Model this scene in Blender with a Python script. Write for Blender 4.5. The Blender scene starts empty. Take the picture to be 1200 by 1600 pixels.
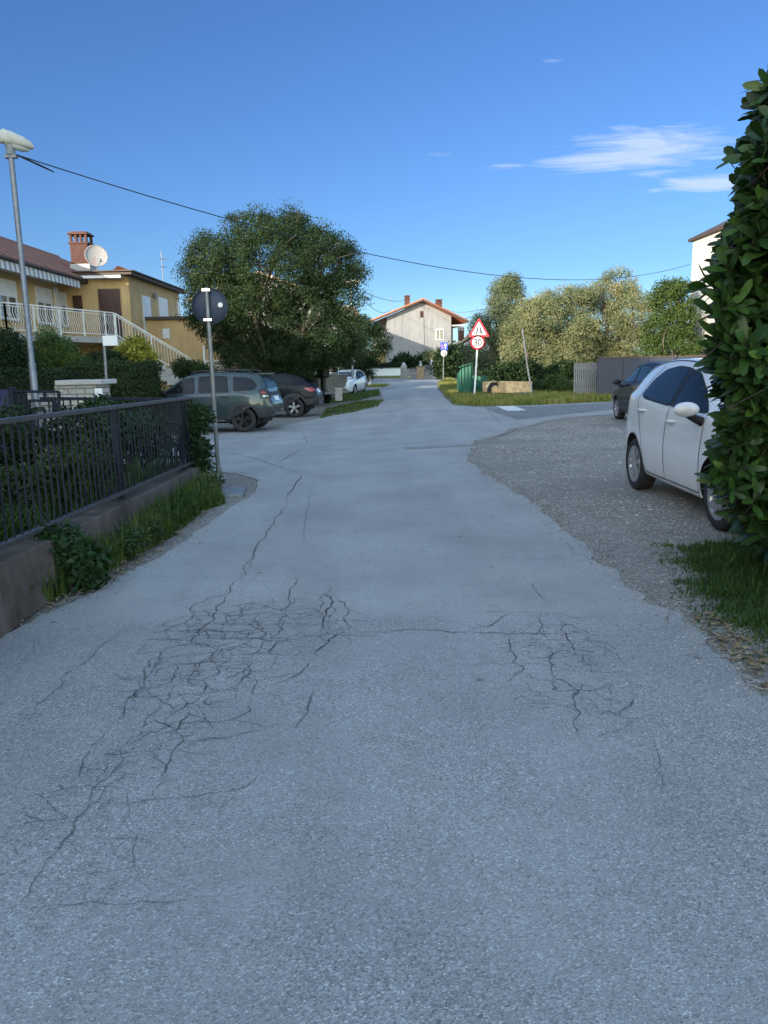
import bpy, bmesh, math, random
import numpy as np
from mathutils import Vector, Matrix, geometry
from mathutils.bvhtree import BVHTree
R = math.radians
random.seed(7); rng = np.random.default_rng(7)
S = bpy.context.scene
COL = S.collection

# ------------------------------------------------------------------ camera
CAM_H = 1.5; FPX = 1200.0; PITCH = math.atan((800-568)/1200.0); ROLL = 0.02
Fw = Vector((0, math.cos(PITCH), -math.sin(PITCH)))
r0 = Vector((1, 0, 0)); u0 = r0.cross(Fw)
Rt = (r0*math.cos(ROLL) - u0*math.sin(ROLL)).normalized()
Up = Rt.cross(Fw).normalized()
cam = bpy.data.cameras.new('camera'); camo = bpy.data.objects.new('camera', cam); COL.objects.link(camo)
cam.sensor_fit = 'VERTICAL'; cam.sensor_height = 36; cam.lens = 36*FPX/1600.0
cam.clip_start = 0.05; cam.clip_end = 3000
M = Matrix((Rt, Up, -Fw)).transposed().to_4x4(); M.translation = (0, 0, CAM_H)
camo.matrix_world = M; S.camera = camo

# ------------------------------------------------------------------ light
SUN_EL = 14.0; SUN_AZ = 220.0       # degrees, clockwise from +Y: the sun stands low behind the left shoulder
w = bpy.data.worlds.new('World'); S.world = w; w.use_nodes = True
SKY_STRENGTH = 0.15
EXPOSURE = 2.2
sun = bpy.data.lights.new('sun', 'SUN'); sun.energy = 2.2; sun.angle = R(0.5); sun.color = (1.0, 0.87, 0.70)
suno = bpy.data.objects.new('sun', sun); COL.objects.link(suno)
sd = Vector((math.sin(R(SUN_AZ))*math.cos(R(SUN_EL)), math.cos(R(SUN_AZ))*math.cos(R(SUN_EL)), math.sin(R(SUN_EL))))
suno.rotation_euler = (-sd).to_track_quat('-Z', 'Y').to_euler(); suno.location = sd*60
S.view_settings.view_transform = 'Standard'; S.view_settings.look = 'None'
S.view_settings.exposure = EXPOSURE; S.view_settings.gamma = 1
S.cycles.max_bounces = 6; S.cycles.transparent_max_bounces = 8
S.cycles.use_denoising = True; S.cycles.denoising_input_passes = 'RGB_ALBEDO_NORMAL'; S.cycles.denoising_prefilter = 'ACCURATE'; S.cycles.adaptive_threshold = 0.006

def nd(nt, typ, **k):
    n = nt.nodes.new(typ)
    for a, v in k.items():
        if a.startswith('i_'):
            n.inputs[a[2:].replace('_', ' ')].default_value = v
        else: setattr(n, a, v)
    return n
def math_n(nt, op, a, b=None, c=None, clamp=False):
    n = nt.nodes.new('ShaderNodeMath'); n.operation = op; n.use_clamp = clamp
    for i, v in enumerate((a, b, c)):
        if v is None: continue
        if isinstance(v, (int, float)): n.inputs[i].default_value = v
        else: nt.links.new(v, n.inputs[i])
    return n.outputs[0]
def mixc(nt, fac, a, b, blend='MIX'):
    n = nt.nodes.new('ShaderNodeMix'); n.data_type = 'RGBA'; n.blend_type = blend
    for s, v in ((n.inputs[0], fac), (n.inputs[6], a), (n.inputs[7], b)):
        if isinstance(v, (int, float)): s.default_value = v
        elif isinstance(v, (tuple, list)): s.default_value = (*v[:3], 1)
        else: nt.links.new(v, s)
    return n.outputs[2]
def ramp(nt, fac, stops):
    n = nt.nodes.new('ShaderNodeValToRGB'); e = n.color_ramp.elements
    while len(e) < len(stops): e.new(0.5)
    for q, (p, c) in zip(e, stops):
        q.position = p; q.color = (*c, 1) if isinstance(c, tuple) else (c, c, c, 1)
    nt.links.new(fac, n.inputs[0]); return n.outputs[0]

def nd_smooth(nt, v, a, b):
    n = nt.nodes.new('ShaderNodeMapRange'); n.interpolation_type = 'SMOOTHSTEP'
    n.inputs[1].default_value = min(a, b); n.inputs[2].default_value = max(a, b)
    n.inputs[3].default_value = 0.0 if a < b else 1.0; n.inputs[4].default_value = 1.0 if a < b else 0.0
    nt.links.new(v, n.inputs[0]); return n.outputs[0]
# sky: Nishita with thin cirrus streaks set by direction
nt = w.node_tree; nt.nodes.clear()
sky = nd(nt, 'ShaderNodeTexSky', sky_type='NISHITA', sun_disc=False, sun_elevation=R(SUN_EL), sun_rotation=R(SUN_AZ), altitude=0, air_density=1.0, dust_density=0.35, ozone_density=2.2)
tc = nd(nt, 'ShaderNodeTexCoord'); sx = nd(nt, 'ShaderNodeSeparateXYZ'); nt.links.new(tc.outputs['Generated'], sx.inputs[0])
yy = math_n(nt, 'MAXIMUM', sx.outputs[1], 0.05)
uu = math_n(nt, 'DIVIDE', sx.outputs[0], yy); vv = math_n(nt, 'DIVIDE', sx.outputs[2], yy)
cv = nd(nt, 'ShaderNodeCombineXYZ')
nt.links.new(math_n(nt, 'MULTIPLY', uu, 8.0), cv.inputs[0]); nt.links.new(math_n(nt, 'MULTIPLY', vv, 60.0), cv.inputs[1])
nz = nd(nt, 'ShaderNodeTexNoise', i_Scale=1.0, i_Detail=8.0, i_Roughness=0.6, i_Distortion=1.1); nt.links.new(cv.outputs[0], nz.inputs['Vector'])
def px_dir(px, py):
    d = Fw + Rt*((px-600)/FPX) - Up*((py-800)/FPX); return d
tot = None
for px, py, rx, ry, k in ((1010, 236, 200, 44, 1.0), (1110, 284, 95, 19, 1.0), (772, 263, 62, 9, .62), (966, 201, 42, 9, .6), (856, 98, 34, 9, .5), (690, 242, 40, 7, .4), (1025, 298, 20, 5, .6), (1098, 54, 24, 5, .25)):
    d = px_dir(px, py); u1, v1 = d.x/d.y, d.z/d.y
    a = math_n(nt, 'DIVIDE', math_n(nt, 'SUBTRACT', uu, u1), rx/FPX); b = math_n(nt, 'DIVIDE', math_n(nt, 'SUBTRACT', math_n(nt, 'SUBTRACT', vv, v1), math_n(nt, 'MULTIPLY', math_n(nt, 'SUBTRACT', uu, u1), 0.05)), ry/FPX)
    q = math_n(nt, 'ADD', math_n(nt, 'MULTIPLY', a, a), math_n(nt, 'MULTIPLY', b, b))
    m = math_n(nt, 'MULTIPLY', math_n(nt, 'SUBTRACT', 1.0, q, clamp=True), k)
    tot = m if tot is None else math_n(nt, 'MAXIMUM', tot, m)
dens = math_n(nt, 'MULTIPLY', math_n(nt, 'SUBTRACT', math_n(nt, 'ADD', nz.outputs[0], math_n(nt, 'MULTIPLY', tot, 0.42)), 0.66), 3.2, clamp=True)
dens = math_n(nt, 'MULTIPLY', math_n(nt, 'MULTIPLY', dens, math_n(nt, 'MULTIPLY', tot, 2.2, clamp=True)), 0.62)
# the clear evening sky away from the sun is a deeper blue low down than overhead
low = math_n(nt, 'MULTIPLY', nd_smooth(nt, sx.outputs[2], .80, .40), nd_smooth(nt, sx.outputs[1], -.45, .25))
hz = nd_smooth(nt, sx.outputs[2], .12, 0.0)
deep = mixc(nt, 1.0, sky.outputs[0], mixc(nt, hz, (.110, .165, .260), (.162, .236, .362)), 'MULTIPLY')
skyc = mixc(nt, low, mixc(nt, 1.0, sky.outputs[0], (1.42, 1.18, .94), 'MULTIPLY'), deep)
cl = mixc(nt, dens, skyc, (1.15, 1.3, 1.62))
bg = nd(nt, 'ShaderNodeBackground', i_Strength=SKY_STRENGTH); nt.links.new(cl, bg.inputs[0])
wo = nd(nt, 'ShaderNodeOutputWorld'); nt.links.new(bg.outputs[0], wo.inputs[0])

# ------------------------------------------------------------------ terrain height, pixel helpers
def sst(a, b, x):
    t = min(1, max(0, (x-a)/(b-a))); return t*t*(3-2*t)
def gz(x, y):
    l = 0.32*sst(11, 18, y)*(1-sst(48, 64, y)); r = 0.14*sst(12, 20, y)*(1-sst(24, 32, y))
    t = sst(-2.6, 2.2, x)
    return -(l*(1-t) + r*t)
def at(px, py, Y):
    d = px_dir(px, py); return Vector((0, 0, CAM_H)) + d*(Y/d.y)
def gp(px, py):
    d = px_dir(px, py); z = 0.0
    for _ in range(30):
        t = (z-CAM_H)/d.z; p = Vector((0, 0, CAM_H)) + d*t; z = 0.5*z + 0.5*gz(p.x, p.y)
    return Vector((p.x, p.y, gz(p.x, p.y)))
def on(px, Y, dz=0.0, py=600):
    p = at(px, py, Y); return Vector((p.x, p.y, gz(p.x, p.y)+dz))

# ------------------------------------------------------------------ mesh helpers
class MB:
    def __init__(s): s.v = []; s.f = []; s.m = []; s.sm = []
    def add(s, V, F, m=0, smooth=False):
        o = len(s.v); s.v += [tuple(p) for p in V]
        for f in F: s.f.append(tuple(i+o for i in f)); s.m.append(m); s.sm.append(smooth)
    def box(s, c, d, rz=0, m=0, rx=0, ry=0):
        V = []
        Q = Matrix.Rotation(rz, 3, 'Z') @ Matrix.Rotation(ry, 3, 'Y') @ Matrix.Rotation(rx, 3, 'X')
        for sx_ in (-.5, .5):
            for sy in (-.5, .5):
                for sz in (-.5, .5): V.append(Vector(c) + Q @ Vector((sx_*d[0], sy*d[1], sz*d[2])))
        s.add(V, [(0, 1, 3, 2), (4, 6, 7, 5), (0, 4, 5, 1), (2, 3, 7, 6), (0, 2, 6, 4), (1, 5, 7, 3)], m)
    def bb(s, x0, x1, y0, y1, z0, z1, m=0): s.box(((x0+x1)/2, (y0+y1)/2, (z0+z1)/2), (x1-x0, y1-y0, z1-z0), 0, m)
    def tube(s, P, r, n=8, m=0, cap=True, smooth=True):
        P = [Vector(p) for p in P]; rs = r if isinstance(r, (list, tuple)) else [r]*len(P)
        V = []; F = []; N = None
        for i, p in enumerate(P):
            t = (P[min(i+1, len(P)-1)] - P[max(i-1, 0)]).normalized()
            if N is None: N = t.orthogonal().normalized()
            else:
                N = N - t*N.dot(t); N = N.normalized() if N.length > 1e-6 else t.orthogonal().normalized()
            B = t.cross(N)
            for k in range(n):
                a = 2*math.pi*k/n; V.append(p + (N*math.cos(a) + B*math.sin(a))*rs[i])
        for i in range(len(P)-1):
            for k in range(n):
                F.append((i*n+k, i*n+(k+1) % n, (i+1)*n+(k+1) % n, (i+1)*n+k))
        s.add(V, F, m, smooth)
        if cap:
            s.add(V[:n], [tuple(range(n))[::-1]], m); s.add(V[-n:], [tuple(range(n))], m)
    def bar(s, a, b, wd, hd, m=0):
        a = Vector(a); b = Vector(b); t = (b-a).normalized()
        sd_ = t.cross(Vector((0, 0, 1)))
        sd_ = sd_.normalized() if sd_.length > 1e-4 else Vector((1, 0, 0))
        u = sd_.cross(t); V = []
        for p in (a, b):
            for i, j in ((-1, -1), (1, -1), (1, 1), (-1, 1)): V.append(p + sd_*(i*wd/2) + u*(j*hd/2))
        s.add(V, [(0, 1, 5, 4), (1, 2, 6, 5), (2, 3, 7, 6), (3, 0, 4, 7), (3, 2, 1, 0), (4, 5, 6, 7)], m)
    def lathe(s, prof, n=24, c=(0, 0, 0), axis='Z', m=0, smooth=True, a0=0, a1=2*math.pi):
        full = abs(a1-a0-2*math.pi) < 1e-6; k = n if full else n+1; V = []; F = []
        for (r, h) in prof:
            for i in range(k):
                a = a0+(a1-a0)*i/n; x, y = r*math.cos(a), r*math.sin(a)
                p = (x, y, h) if axis == 'Z' else ((x, h, y) if axis == 'Y' else (h, x, y))
                V.append(Vector(c)+Vector(p))
        for j in range(len(prof)-1):
            for i in range(n):
                i2 = (i+1) % k
                F.append((j*k+i, j*k+i2, (j+1)*k+i2, (j+1)*k+i))
        s.add(V, F, m, smooth)
    def prism(s, poly, z0, z1, m=0, plane='XY', smooth=False):
        # plane gives the two axes of poly; z0..z1 run along the third
        def P(a, b, h): return (a, b, h) if plane == 'XY' else ((a, h, b) if plane == 'XZ' else (h, a, b))
        n = len(poly)
        V = [P(a, b, z0) for a, b in poly] + [P(a, b, z1) for a, b in poly]
        s.add(V, [(i, (i+1) % n, n+(i+1) % n, n+i) for i in range(n)], m, smooth)
        s.add(V[:n], [tuple(range(n))[::-1]], m); s.add(V[n:], [tuple(range(n))], m)
    def mesh(s, name, mats):
        me = bpy.data.meshes.new(name); me.from_pydata(s.v, [], s.f)
        for q in (mats if isinstance(mats, (list, tuple)) else [mats]): me.materials.append(q)
        me.polygons.foreach_set('material_index', s.m); me.polygons.foreach_set('use_smooth', s.sm)
        bm = bmesh.new(); bm.from_mesh(me); bmesh.ops.recalc_face_normals(bm, faces=bm.faces); bm.to_mesh(me); bm.free()
        me.update(); return me
    def build(s, name, mats, parent=None, local=False, bevel=0, weld=False):
        return link(name, s.mesh(name, mats), parent, local, bevel)

def link(name, me, parent=None, local=False, bevel=0):
    o = bpy.data.objects.new(name, me); COL.objects.link(o)
    if parent is not None:
        o.parent = parent
        if parent.type == 'EMPTY' and not local:
            o.matrix_parent_inverse = (Matrix.Translation(parent.location) @ Matrix.Rotation(parent.rotation_euler.z, 4, 'Z')).inverted()
    if bevel:
        b = o.modifiers.new('bevel', 'BEVEL'); b.width = bevel; b.segments = 2; b.limit_method = 'ANGLE'; b.angle_limit = R(40)
    return o
def tag(o, label=None, cat=None, group=None, kind=None):
    for k, v in (('label', label), ('category', cat), ('group', group), ('kind', kind)):
        if v: o[k] = v
    return o
def thing(name, label, cat, loc=(0, 0, 0), rz=0, group=None):
    o = bpy.data.objects.new(name, None); COL.objects.link(o); o.location = loc; o.rotation_euler.z = rz
    o.empty_display_size = 0.2
    return tag(o, label, cat, group)
def copy_tree(o, parent=None):
    c = o.copy(); COL.objects.link(c)
    if parent: c.parent = parent
    for ch in list(o.children): copy_tree(ch, c)
    return c
def np_mesh(name, V, F, mats, attr=None, smooth=False):
    me = bpy.data.meshes.new(name); V = np.asarray(V, np.float32); F = np.asarray(F, np.int32); k = F.shape[1]
    me.vertices.add(len(V)); me.vertices.foreach_set('co', V.ravel())
    me.loops.add(F.size); me.loops.foreach_set('vertex_index', F.ravel())
    me.polygons.add(len(F)); me.polygons.foreach_set('loop_start', np.arange(0, F.size, k, dtype=np.int32))
    try: me.polygons.foreach_set('loop_total', np.full(len(F), k, np.int32))
    except Exception: pass
    me.polygons.foreach_set('use_smooth', np.full(len(F), smooth))
    for q in (mats if isinstance(mats, (list, tuple)) else [mats]): me.materials.append(q)
    if attr is not None:
        a = me.attributes.new('tone', 'FLOAT', 'POINT'); a.data.foreach_set('value', np.asarray(attr, np.float32))
    me.update(calc_edges=True); me.validate(); return me
def chaikin(P, n=2, closed=True):
    P = [Vector(p) for p in P]
    for _ in range(n):
        Q = []
        L = len(P)
        rngs = range(L) if closed else range(L-1)
        if not closed: Q.append(P[0])
        for i in rngs:
            a, b = P[i], P[(i+1) % L]; Q += [a*.75+b*.25, a*.25+b*.75]
        if not closed: Q.append(P[-1])
        P = Q
    return P
def sheet2d(poly, step):
    """fill a 2D polygon and cut it on a lattice of the given step; returns 2D verts and faces"""
    bm = bmesh.new(); vs = [bm.verts.new((p[0], p[1], 0)) for p in poly]
    bm.faces.new(vs); bmesh.ops.triangulate(bm, faces=bm.faces)
    xs = [p[0] for p in poly]; ys = [p[1] for p in poly]
    for lo, hi, no in ((min(xs), max(xs), (1, 0, 0)), (min(ys), max(ys), (0, 1, 0))):
        k = math.ceil(lo/step+1e-6)
        while k*step < hi-1e-6:
            bmesh.ops.bisect_plane(bm, geom=bm.verts[:]+bm.edges[:]+bm.faces[:], plane_co=Vector(no)*k*step, plane_no=no, dist=1e-6); k += 1
    bm.verts.index_update()
    V = [(v.co.x, v.co.y) for v in bm.verts]; F = [tuple(v.index for v in f.verts) for f in bm.faces]
    bm.free(); return V, F
def ground_sheet(name, poly, off, m, step=1.0):
    V, F = sheet2d(poly, step)
    b = MB(); b.add([(x, y, gz(x, y)+off) for x, y in V], F, 0, True)
    o = b.build(name, m); me = o.data
    bm = bmesh.new(); bm.from_mesh(me)
    for f in bm.faces:
        if f.normal.z < 0: f.normal_flip()
    bm.to_mesh(me); bm.free()
    return tag(o, kind='structure')
def ragged(P, amp, n=4, seed=1, closed=True):
    """fractal outline: midpoint displacement of a 2D polyline"""
    rr = random.Random(seed); P = [Vector((p[0], p[1])) for p in P]
    for k in range(n):
        Q = []; L = len(P)
        for i in range(L if closed else L-1):
            a, b = P[i], P[(i+1) % L]; d = (b-a); Q.append(a)
            if d.length < 0.06: continue
            nn = Vector((-d.y, d.x)).normalized()
            Q.append((a+b)/2 + nn*rr.uniform(-1, 1)*min(amp/(1.7**k), d.length*.16))
        if not closed: Q.append(P[-1])
        P = Q
    return P

# ------------------------------------------------------------------ materials
def newmat(name):
    m = bpy.data.materials.new(name); m.use_nodes = True; nt = m.node_tree
    return m, nt, nt.nodes['Principled BSDF']
def bump(nt, h, strength, dist=0.01, prev=None):
    b = nt.nodes.new('ShaderNodeBump'); b.inputs['Strength'].default_value = strength; b.inputs['Distance'].default_value = dist
    nt.links.new(h, b.inputs['Height'])
    if prev: nt.links.new(prev, b.inputs['Normal'])
    return b.outputs[0]
def pos(nt, scale=(1, 1, 1), obj=False):
    if obj:
        g = nt.nodes.new('ShaderNodeTexCoord').outputs['Object']
    else: g = nt.nodes.new('ShaderNodeNewGeometry').outputs['Position']
    mp = nt.nodes.new('ShaderNodeMapping'); mp.inputs['Scale'].default_value = scale
    nt.links.new(g, mp.inputs[0]); return mp.outputs[0]
def noise(nt, vec, scale, detail=4, rough=0.55, out=0):
    n = nt.nodes.new('ShaderNodeTexNoise'); n.inputs['Scale'].default_value = scale; n.inputs['Detail'].default_value = detail; n.inputs['Roughness'].default_value = rough
    nt.links.new(vec, n.inputs['Vector']); return n.outputs[out]
def voro(nt, vec, scale, feature='F1', out='Distance', rnd=1.0):
    n = nt.nodes.new('ShaderNodeTexVoronoi'); n.feature = feature; n.inputs['Scale'].default_value = scale; n.inputs['Randomness'].default_value = rnd
    nt.links.new(vec, n.inputs['Vector']); return n.outputs[out]
def mat(name, c, rough=0.6, var=0.15, scale=3.0, bmp=0.0, bscale=40, metal=0.0, spec=0.5, coat=0.0, stain=None, sstain=1.2, obj=False, streak=0):
    m, nt, P = newmat(name); v = pos(nt, obj=obj)
    n1 = noise(nt, v, scale, 6, 0.6)
    lo = tuple(max(0, k*(1-var)) for k in c); hi = tuple(min(1, k*(1+var)) for k in c)
    col = mixc(nt, ramp(nt, n1, [(0.3, 0.0), (0.7, 1.0)]), lo, hi)
    if stain:
        n2 = noise(nt, v, sstain, 8, 0.65); col = mixc(nt, ramp(nt, n2, [(0.5, 0.0), (0.72, 0.85)]), col, stain)
    if streak:
        n3 = noise(nt, pos(nt, (2.2, 2.2, .22), obj), 1.6, 6, .65); col = mixc(nt, ramp(nt, n3, [(.48, 0.0), (.75, streak)]), col, mixc(nt, 1.0, col, (.55, .53, .5), 'MULTIPLY'))
        n4 = noise(nt, pos(nt, (1, 1, 1), obj), 5, 8, .7); col = mixc(nt, ramp(nt, n4, [(.5, 0.0), (.75, streak*.6)]), col, mixc(nt, 1.0, col, (1.25, 1.24, 1.22), 'MULTIPLY'))
    nt.links.new(col, P.inputs['Base Color'])
    P.inputs['Roughness'].default_value = rough; P.inputs['Metallic'].default_value = metal
    P.inputs['Specular IOR Level'].default_value = spec; P.inputs['Coat Weight'].default_value = coat; P.inputs['Coat Roughness'].default_value = 0.05
    if bmp: nt.links.new(bump(nt, noise(nt, v, bscale, 5, 0.7), bmp, 0.02), P.inputs['Normal'])
    return m
def leafmat(name, cols, rough=0.5, trans=0.25, spec=0.18):
    m, nt, P = newmat(name)
    a = nt.nodes.new('ShaderNodeAttribute'); a.attribute_name = 'tone'
    n = len(cols); col = ramp(nt, a.outputs['Fac'], [(i/(n-1), c) for i, c in enumerate(cols)])
    nt.links.new(col, P.inputs['Base Color']); P.inputs['Roughness'].default_value = rough; P.inputs['Specular IOR Level'].default_value = spec
    t = nt.nodes.new('ShaderNodeBsdfTranslucent'); nt.links.new(mixc(nt, 0.5, col, mixc(nt, 1.0, col, (1.4, 1.5, 0.5), 'MULTIPLY')), t.inputs[0])
    mx = nt.nodes.new('ShaderNodeMixShader'); mx.inputs[0].default_value = trans
    nt.links.new(P.outputs[0], mx.inputs[1]); nt.links.new(t.outputs[0], mx.inputs[2])
    nt.links.new(mx.outputs[0], nt.nodes['Material Output'].inputs[0]); return m

MT = {}
MT['white'] = mat('white_paint', (.78, .78, .76), .45, .05, 4)
MT['black'] = mat('black_plastic', (.012, .012, .013), .5, .2)
MT['rubber'] = mat('tyre_rubber', (.018, .018, .019), .8, .25, 20, .3, 90)
MT['steel'] = mat('galvanised_steel', (.19, .20, .215), .42, .18, 9, .05, 60, metal=.7)
MT['dullsteel'] = mat('weathered_steel', (.2, .21, .22), .55, .25, 7, .1, 60, metal=.4)
MT['iron'] = mat('dark_iron_paint', (.010, .013, .026), .55, .3, 14, .15, 90, spec=.25)
MT['ironrail'] = mat('worn_iron_rail', (.055, .055, .06), .45, .4, 11, .2, 80, metal=.3)
MT['concrete'] = mat('concrete', (.27, .245, .225), .85, .22, 2.2, .35, 30, stain=(.12, .10, .085), sstain=1.6)
MT['pale_concrete'] = mat('pale_concrete', (.42, .40, .38), .85, .15, 3, .3, 30, stain=(.25, .23, .2))
MT['soil'] = mat('soil', (.10, .08, .06), .95, .4, 3, .6, 25)
MT['bark'] = mat('bark', (.085, .07, .055), .9, .4, 9, .6, 30)
MT['lampglass'] = mat('lamp_glass', (.55, .56, .52), .2, .1)
MT['dish'] = mat('dish_grey', (.30, .295, .285), .5, .06, 3, stain=(.34, .14, .06), sstain=2.3, obj=True)
MT['chrome'] = mat('chrome', (.75, .75, .77), .15, .02, metal=1.0)
MT['silver'] = mat('silver_wheel', (.42, .43, .45), .35, .08, metal=.75)
MT['redlens'] = mat('red_lens', (.32, .012, .012), .12, .1, coat=.6)
MT['clearlens'] = mat('clear_lens', (.55, .57, .60), .1, .1, coat=.8)
MT['plate'] = mat('number_plate', (.75, .75, .73), .4, .03)
MT['darkint'] = mat('dark_interior', (.008, .008, .009), .8, .1)

def glassmat(name, c, rough=0.03):
    m, nt, P = newmat(name); P.inputs['Base Color'].default_value = (*c, 1); P.inputs['Roughness'].default_value = rough
    P.inputs['Specular IOR Level'].default_value = 0.85; P.inputs['Coat Weight'].default_value = .5; P.inputs['Coat Roughness'].default_value = 0.02; return m
MT['carglass'] = glassmat('car_glass', (.010, .013, .015))
MT['carglass'].node_tree.nodes['Principled BSDF'].inputs['Specular IOR Level'].default_value = .28; MT['carglass'].node_tree.nodes['Principled BSDF'].inputs['Coat Weight'].default_value = 0
MT['rearglass'] = glassmat('tinted_rear_glass', (.006, .008, .010), .12); MT['rearglass'].node_tree.nodes['Principled BSDF'].inputs['Specular IOR Level'].default_value = .06; MT['rearglass'].node_tree.nodes['Principled BSDF'].inputs['Coat Weight'].default_value = 0
MT['winglass'] = glassmat('window_glass', (.06, .075, .09), .06)

def asphalt(name, far=(.330, .327, .325), near=(.312, .311, .313), coarse=True):
    m, nt, P = newmat(name); v = pos(nt)
    sep = nt.nodes.new('ShaderNodeSeparateXYZ'); nt.links.new(v, sep.inputs[0])
    wob = noise(nt, v, 0.9, 3)
    ymask = math_n(nt, 'ADD', sep.outputs[1], math_n(nt, 'MULTIPLY', math_n(nt, 'SUBTRACT', noise(nt, v, 3.0, 4), .5), .16))
    nearm = math_n(nt, 'DIVIDE', math_n(nt, 'SUBTRACT', 4.42, ymask), .10, clamp=True)   # the newer surface ends at a transverse joint
    base = mixc(nt, nearm, far, near)
    base = mixc(nt, math_n(nt, 'MULTIPLY', ramp(nt, wob, [(.35, 0.0), (.65, 1.0)]), .7), base, mixc(nt, 1.0, base, (.74, .74, .745), 'MULTIPLY'))
    base = mixc(nt, ramp(nt, noise(nt, pos(nt, (1.6, .10, 1)), 1.0, 5, .6), [(.40, 0.0), (.62, .55)]), base, mixc(nt, 1.0, base, (.83, .83, .83), 'MULTIPLY'))
    base = mixc(nt, ramp(nt, noise(nt, v, 5.5, 6, .75), [(.52, 0.0), (.72, .5)]), base, mixc(nt, 1.0, base, (.72, .72, .71), 'MULTIPLY'))
    base = mixc(nt, ramp(nt, noise(nt, pos(nt, (1, .35, 1)), 1.7, 6, .7), [(.48, 0.0), (.75, .5)]), base, mixc(nt, 1.0, base, (1.22, 1.19, 1.14), 'MULTIPLY'))
    # stone chips
    vc = nt.nodes.new('ShaderNodeTexVoronoi'); vc.inputs['Scale'].default_value = 165; nt.links.new(v, vc.inputs['Vector'])
    sepc = nt.nodes.new('ShaderNodeSeparateColor'); nt.links.new(vc.outputs['Color'], sepc.inputs[0])
    chip = ramp(nt, sepc.outputs[0], [(0.0, .42), (.22, .78), (.72, 1.0), (.9, 1.2), (1.0, 1.75)])
    vc2 = nt.nodes.new('ShaderNodeTexVoronoi'); vc2.inputs['Scale'].default_value = 340; nt.links.new(v, vc2.inputs['Vector'])
    sepd = nt.nodes.new('ShaderNodeSeparateColor'); nt.links.new(vc2.outputs['Color'], sepd.inputs[0])
    chip2 = ramp(nt, sepd.outputs[1], [(0.0, .7), (.5, 1.0), (1.0, 1.32)])
    cc = mixc(nt, 1.0, chip, chip2, 'MULTIPLY')
    amt = math_n(nt, 'ADD', math_n(nt, 'MULTIPLY', nearm, .42), .42)
    amt = math_n(nt, 'MULTIPLY', amt, math_n(nt, 'ADD', .55, ramp(nt, noise(nt, v, 1.1, 4), [(.35, 0.0), (.65, .6)])))
    col = mixc(nt, amt, base, mixc(nt, 1.0, base, cc, 'MULTIPLY'))
    # alligator cracking
    dv = nt.nodes.new('ShaderNodeVectorMath'); dv.operation = 'ADD'
    dn = nt.nodes.new('ShaderNodeTexNoise'); dn.inputs['Scale'].default_value = 6; dn.inputs['Detail'].default_value = 5; nt.links.new(v, dn.inputs['Vector'])
    sc = nt.nodes.new('ShaderNodeVectorMath'); sc.operation = 'SCALE'; sc.inputs[3].default_value = .075; nt.links.new(dn.outputs['Color'], sc.inputs[0])
    nt.links.new(pos(nt, (.62, 1, 1)), dv.inputs[0]); nt.links.new(sc.outputs[0], dv.inputs[1])
    e1 = voro(nt, dv.outputs[0], 7.5, 'DISTANCE_TO_EDGE'); e2 = voro(nt, dv.outputs[0], 14, 'DISTANCE_TO_EDGE')
    wn = math_n(nt, 'ADD', math_n(nt, 'MULTIPLY', noise(nt, v, 4.5, 4), .028), .003)
    c1 = math_n(nt, 'LESS_THAN', e1, math_n(nt, 'SUBTRACT', wn, .005)); c2 = math_n(nt, 'LESS_THAN', e2, math_n(nt, 'SUBTRACT', wn, .004))
    masks = []
    for (px, py, rx, ry, rot, k) in CRACK_ZONES:
        c = gp(px, py); a = math_n(nt, 'SUBTRACT', sep.outputs[0], c.x); b = math_n(nt, 'SUBTRACT', sep.outputs[1], c.y)
        ca, sa = math.cos(rot), math.sin(rot)
        a2 = math_n(nt, 'ADD', math_n(nt, 'MULTIPLY', a, ca/rx), math_n(nt, 'MULTIPLY', b, sa/rx)); b2 = math_n(nt, 'ADD', math_n(nt, 'MULTIPLY', a, -sa/ry), math_n(nt, 'MULTIPLY', b, ca/ry))
        q = math_n(nt, 'ADD', math_n(nt, 'MULTIPLY', a2, a2), math_n(nt, 'MULTIPLY', b2, b2))
        masks.append(math_n(nt, 'MULTIPLY', math_n(nt, 'SUBTRACT', 1.0, q, clamp=True), k))
    mk = masks[0]
    for q in masks[1:]: mk = math_n(nt, 'MAXIMUM', mk, q)
    mk = math_n(nt, 'MULTIPLY', mk, 1.7, clamp=True)
    nn = noise(nt, v, 7, 3)
    gate = math_n(nt, 'GREATER_THAN', math_n(nt, 'ADD', mk, math_n(nt, 'MULTIPLY', nn, .8)), .78)
    gate2 = math_n(nt, 'GREATER_THAN', math_n(nt, 'ADD', mk, math_n(nt, 'MULTIPLY', nn, .8)), 1.33)
    crk = math_n(nt, 'MAXIMUM', math_n(nt, 'MULTIPLY', c1, gate), math_n(nt, 'MULTIPLY', c2, gate2))
    crk = math_n(nt, 'MULTIPLY', crk, .58)
    col = mixc(nt, math_n(nt, 'MULTIPLY', mk, .22), col, mixc(nt, 1.0, col, (.80, .80, .77), 'MULTIPLY'))
    col = mixc(nt, crk, col, (.035, .034, .032))
    # spots: oil, gum
    sp = voro(nt, v, 1.7); col = mixc(nt, ramp(nt, sp, [(.02, .6), (.05, 0.0)]), col, (.07, .07, .07))
    nt.links.new(col, P.inputs['Base Color']); P.inputs['Roughness'].default_value = .82; P.inputs['Specular IOR Level'].default_value = .35
    h = math_n(nt, 'ADD', math_n(nt, 'MULTIPLY', vc.outputs['Distance'], .6), math_n(nt, 'MULTIPLY', noise(nt, v, 150, 3), .5))
    b = bump(nt, h, .55, .006)
    b = bump(nt, math_n(nt, 'SUBTRACT', 1.0, crk), .7, .01, b)
    b = bump(nt, noise(nt, v, 2.2, 5), .25, .05, b)
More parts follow.
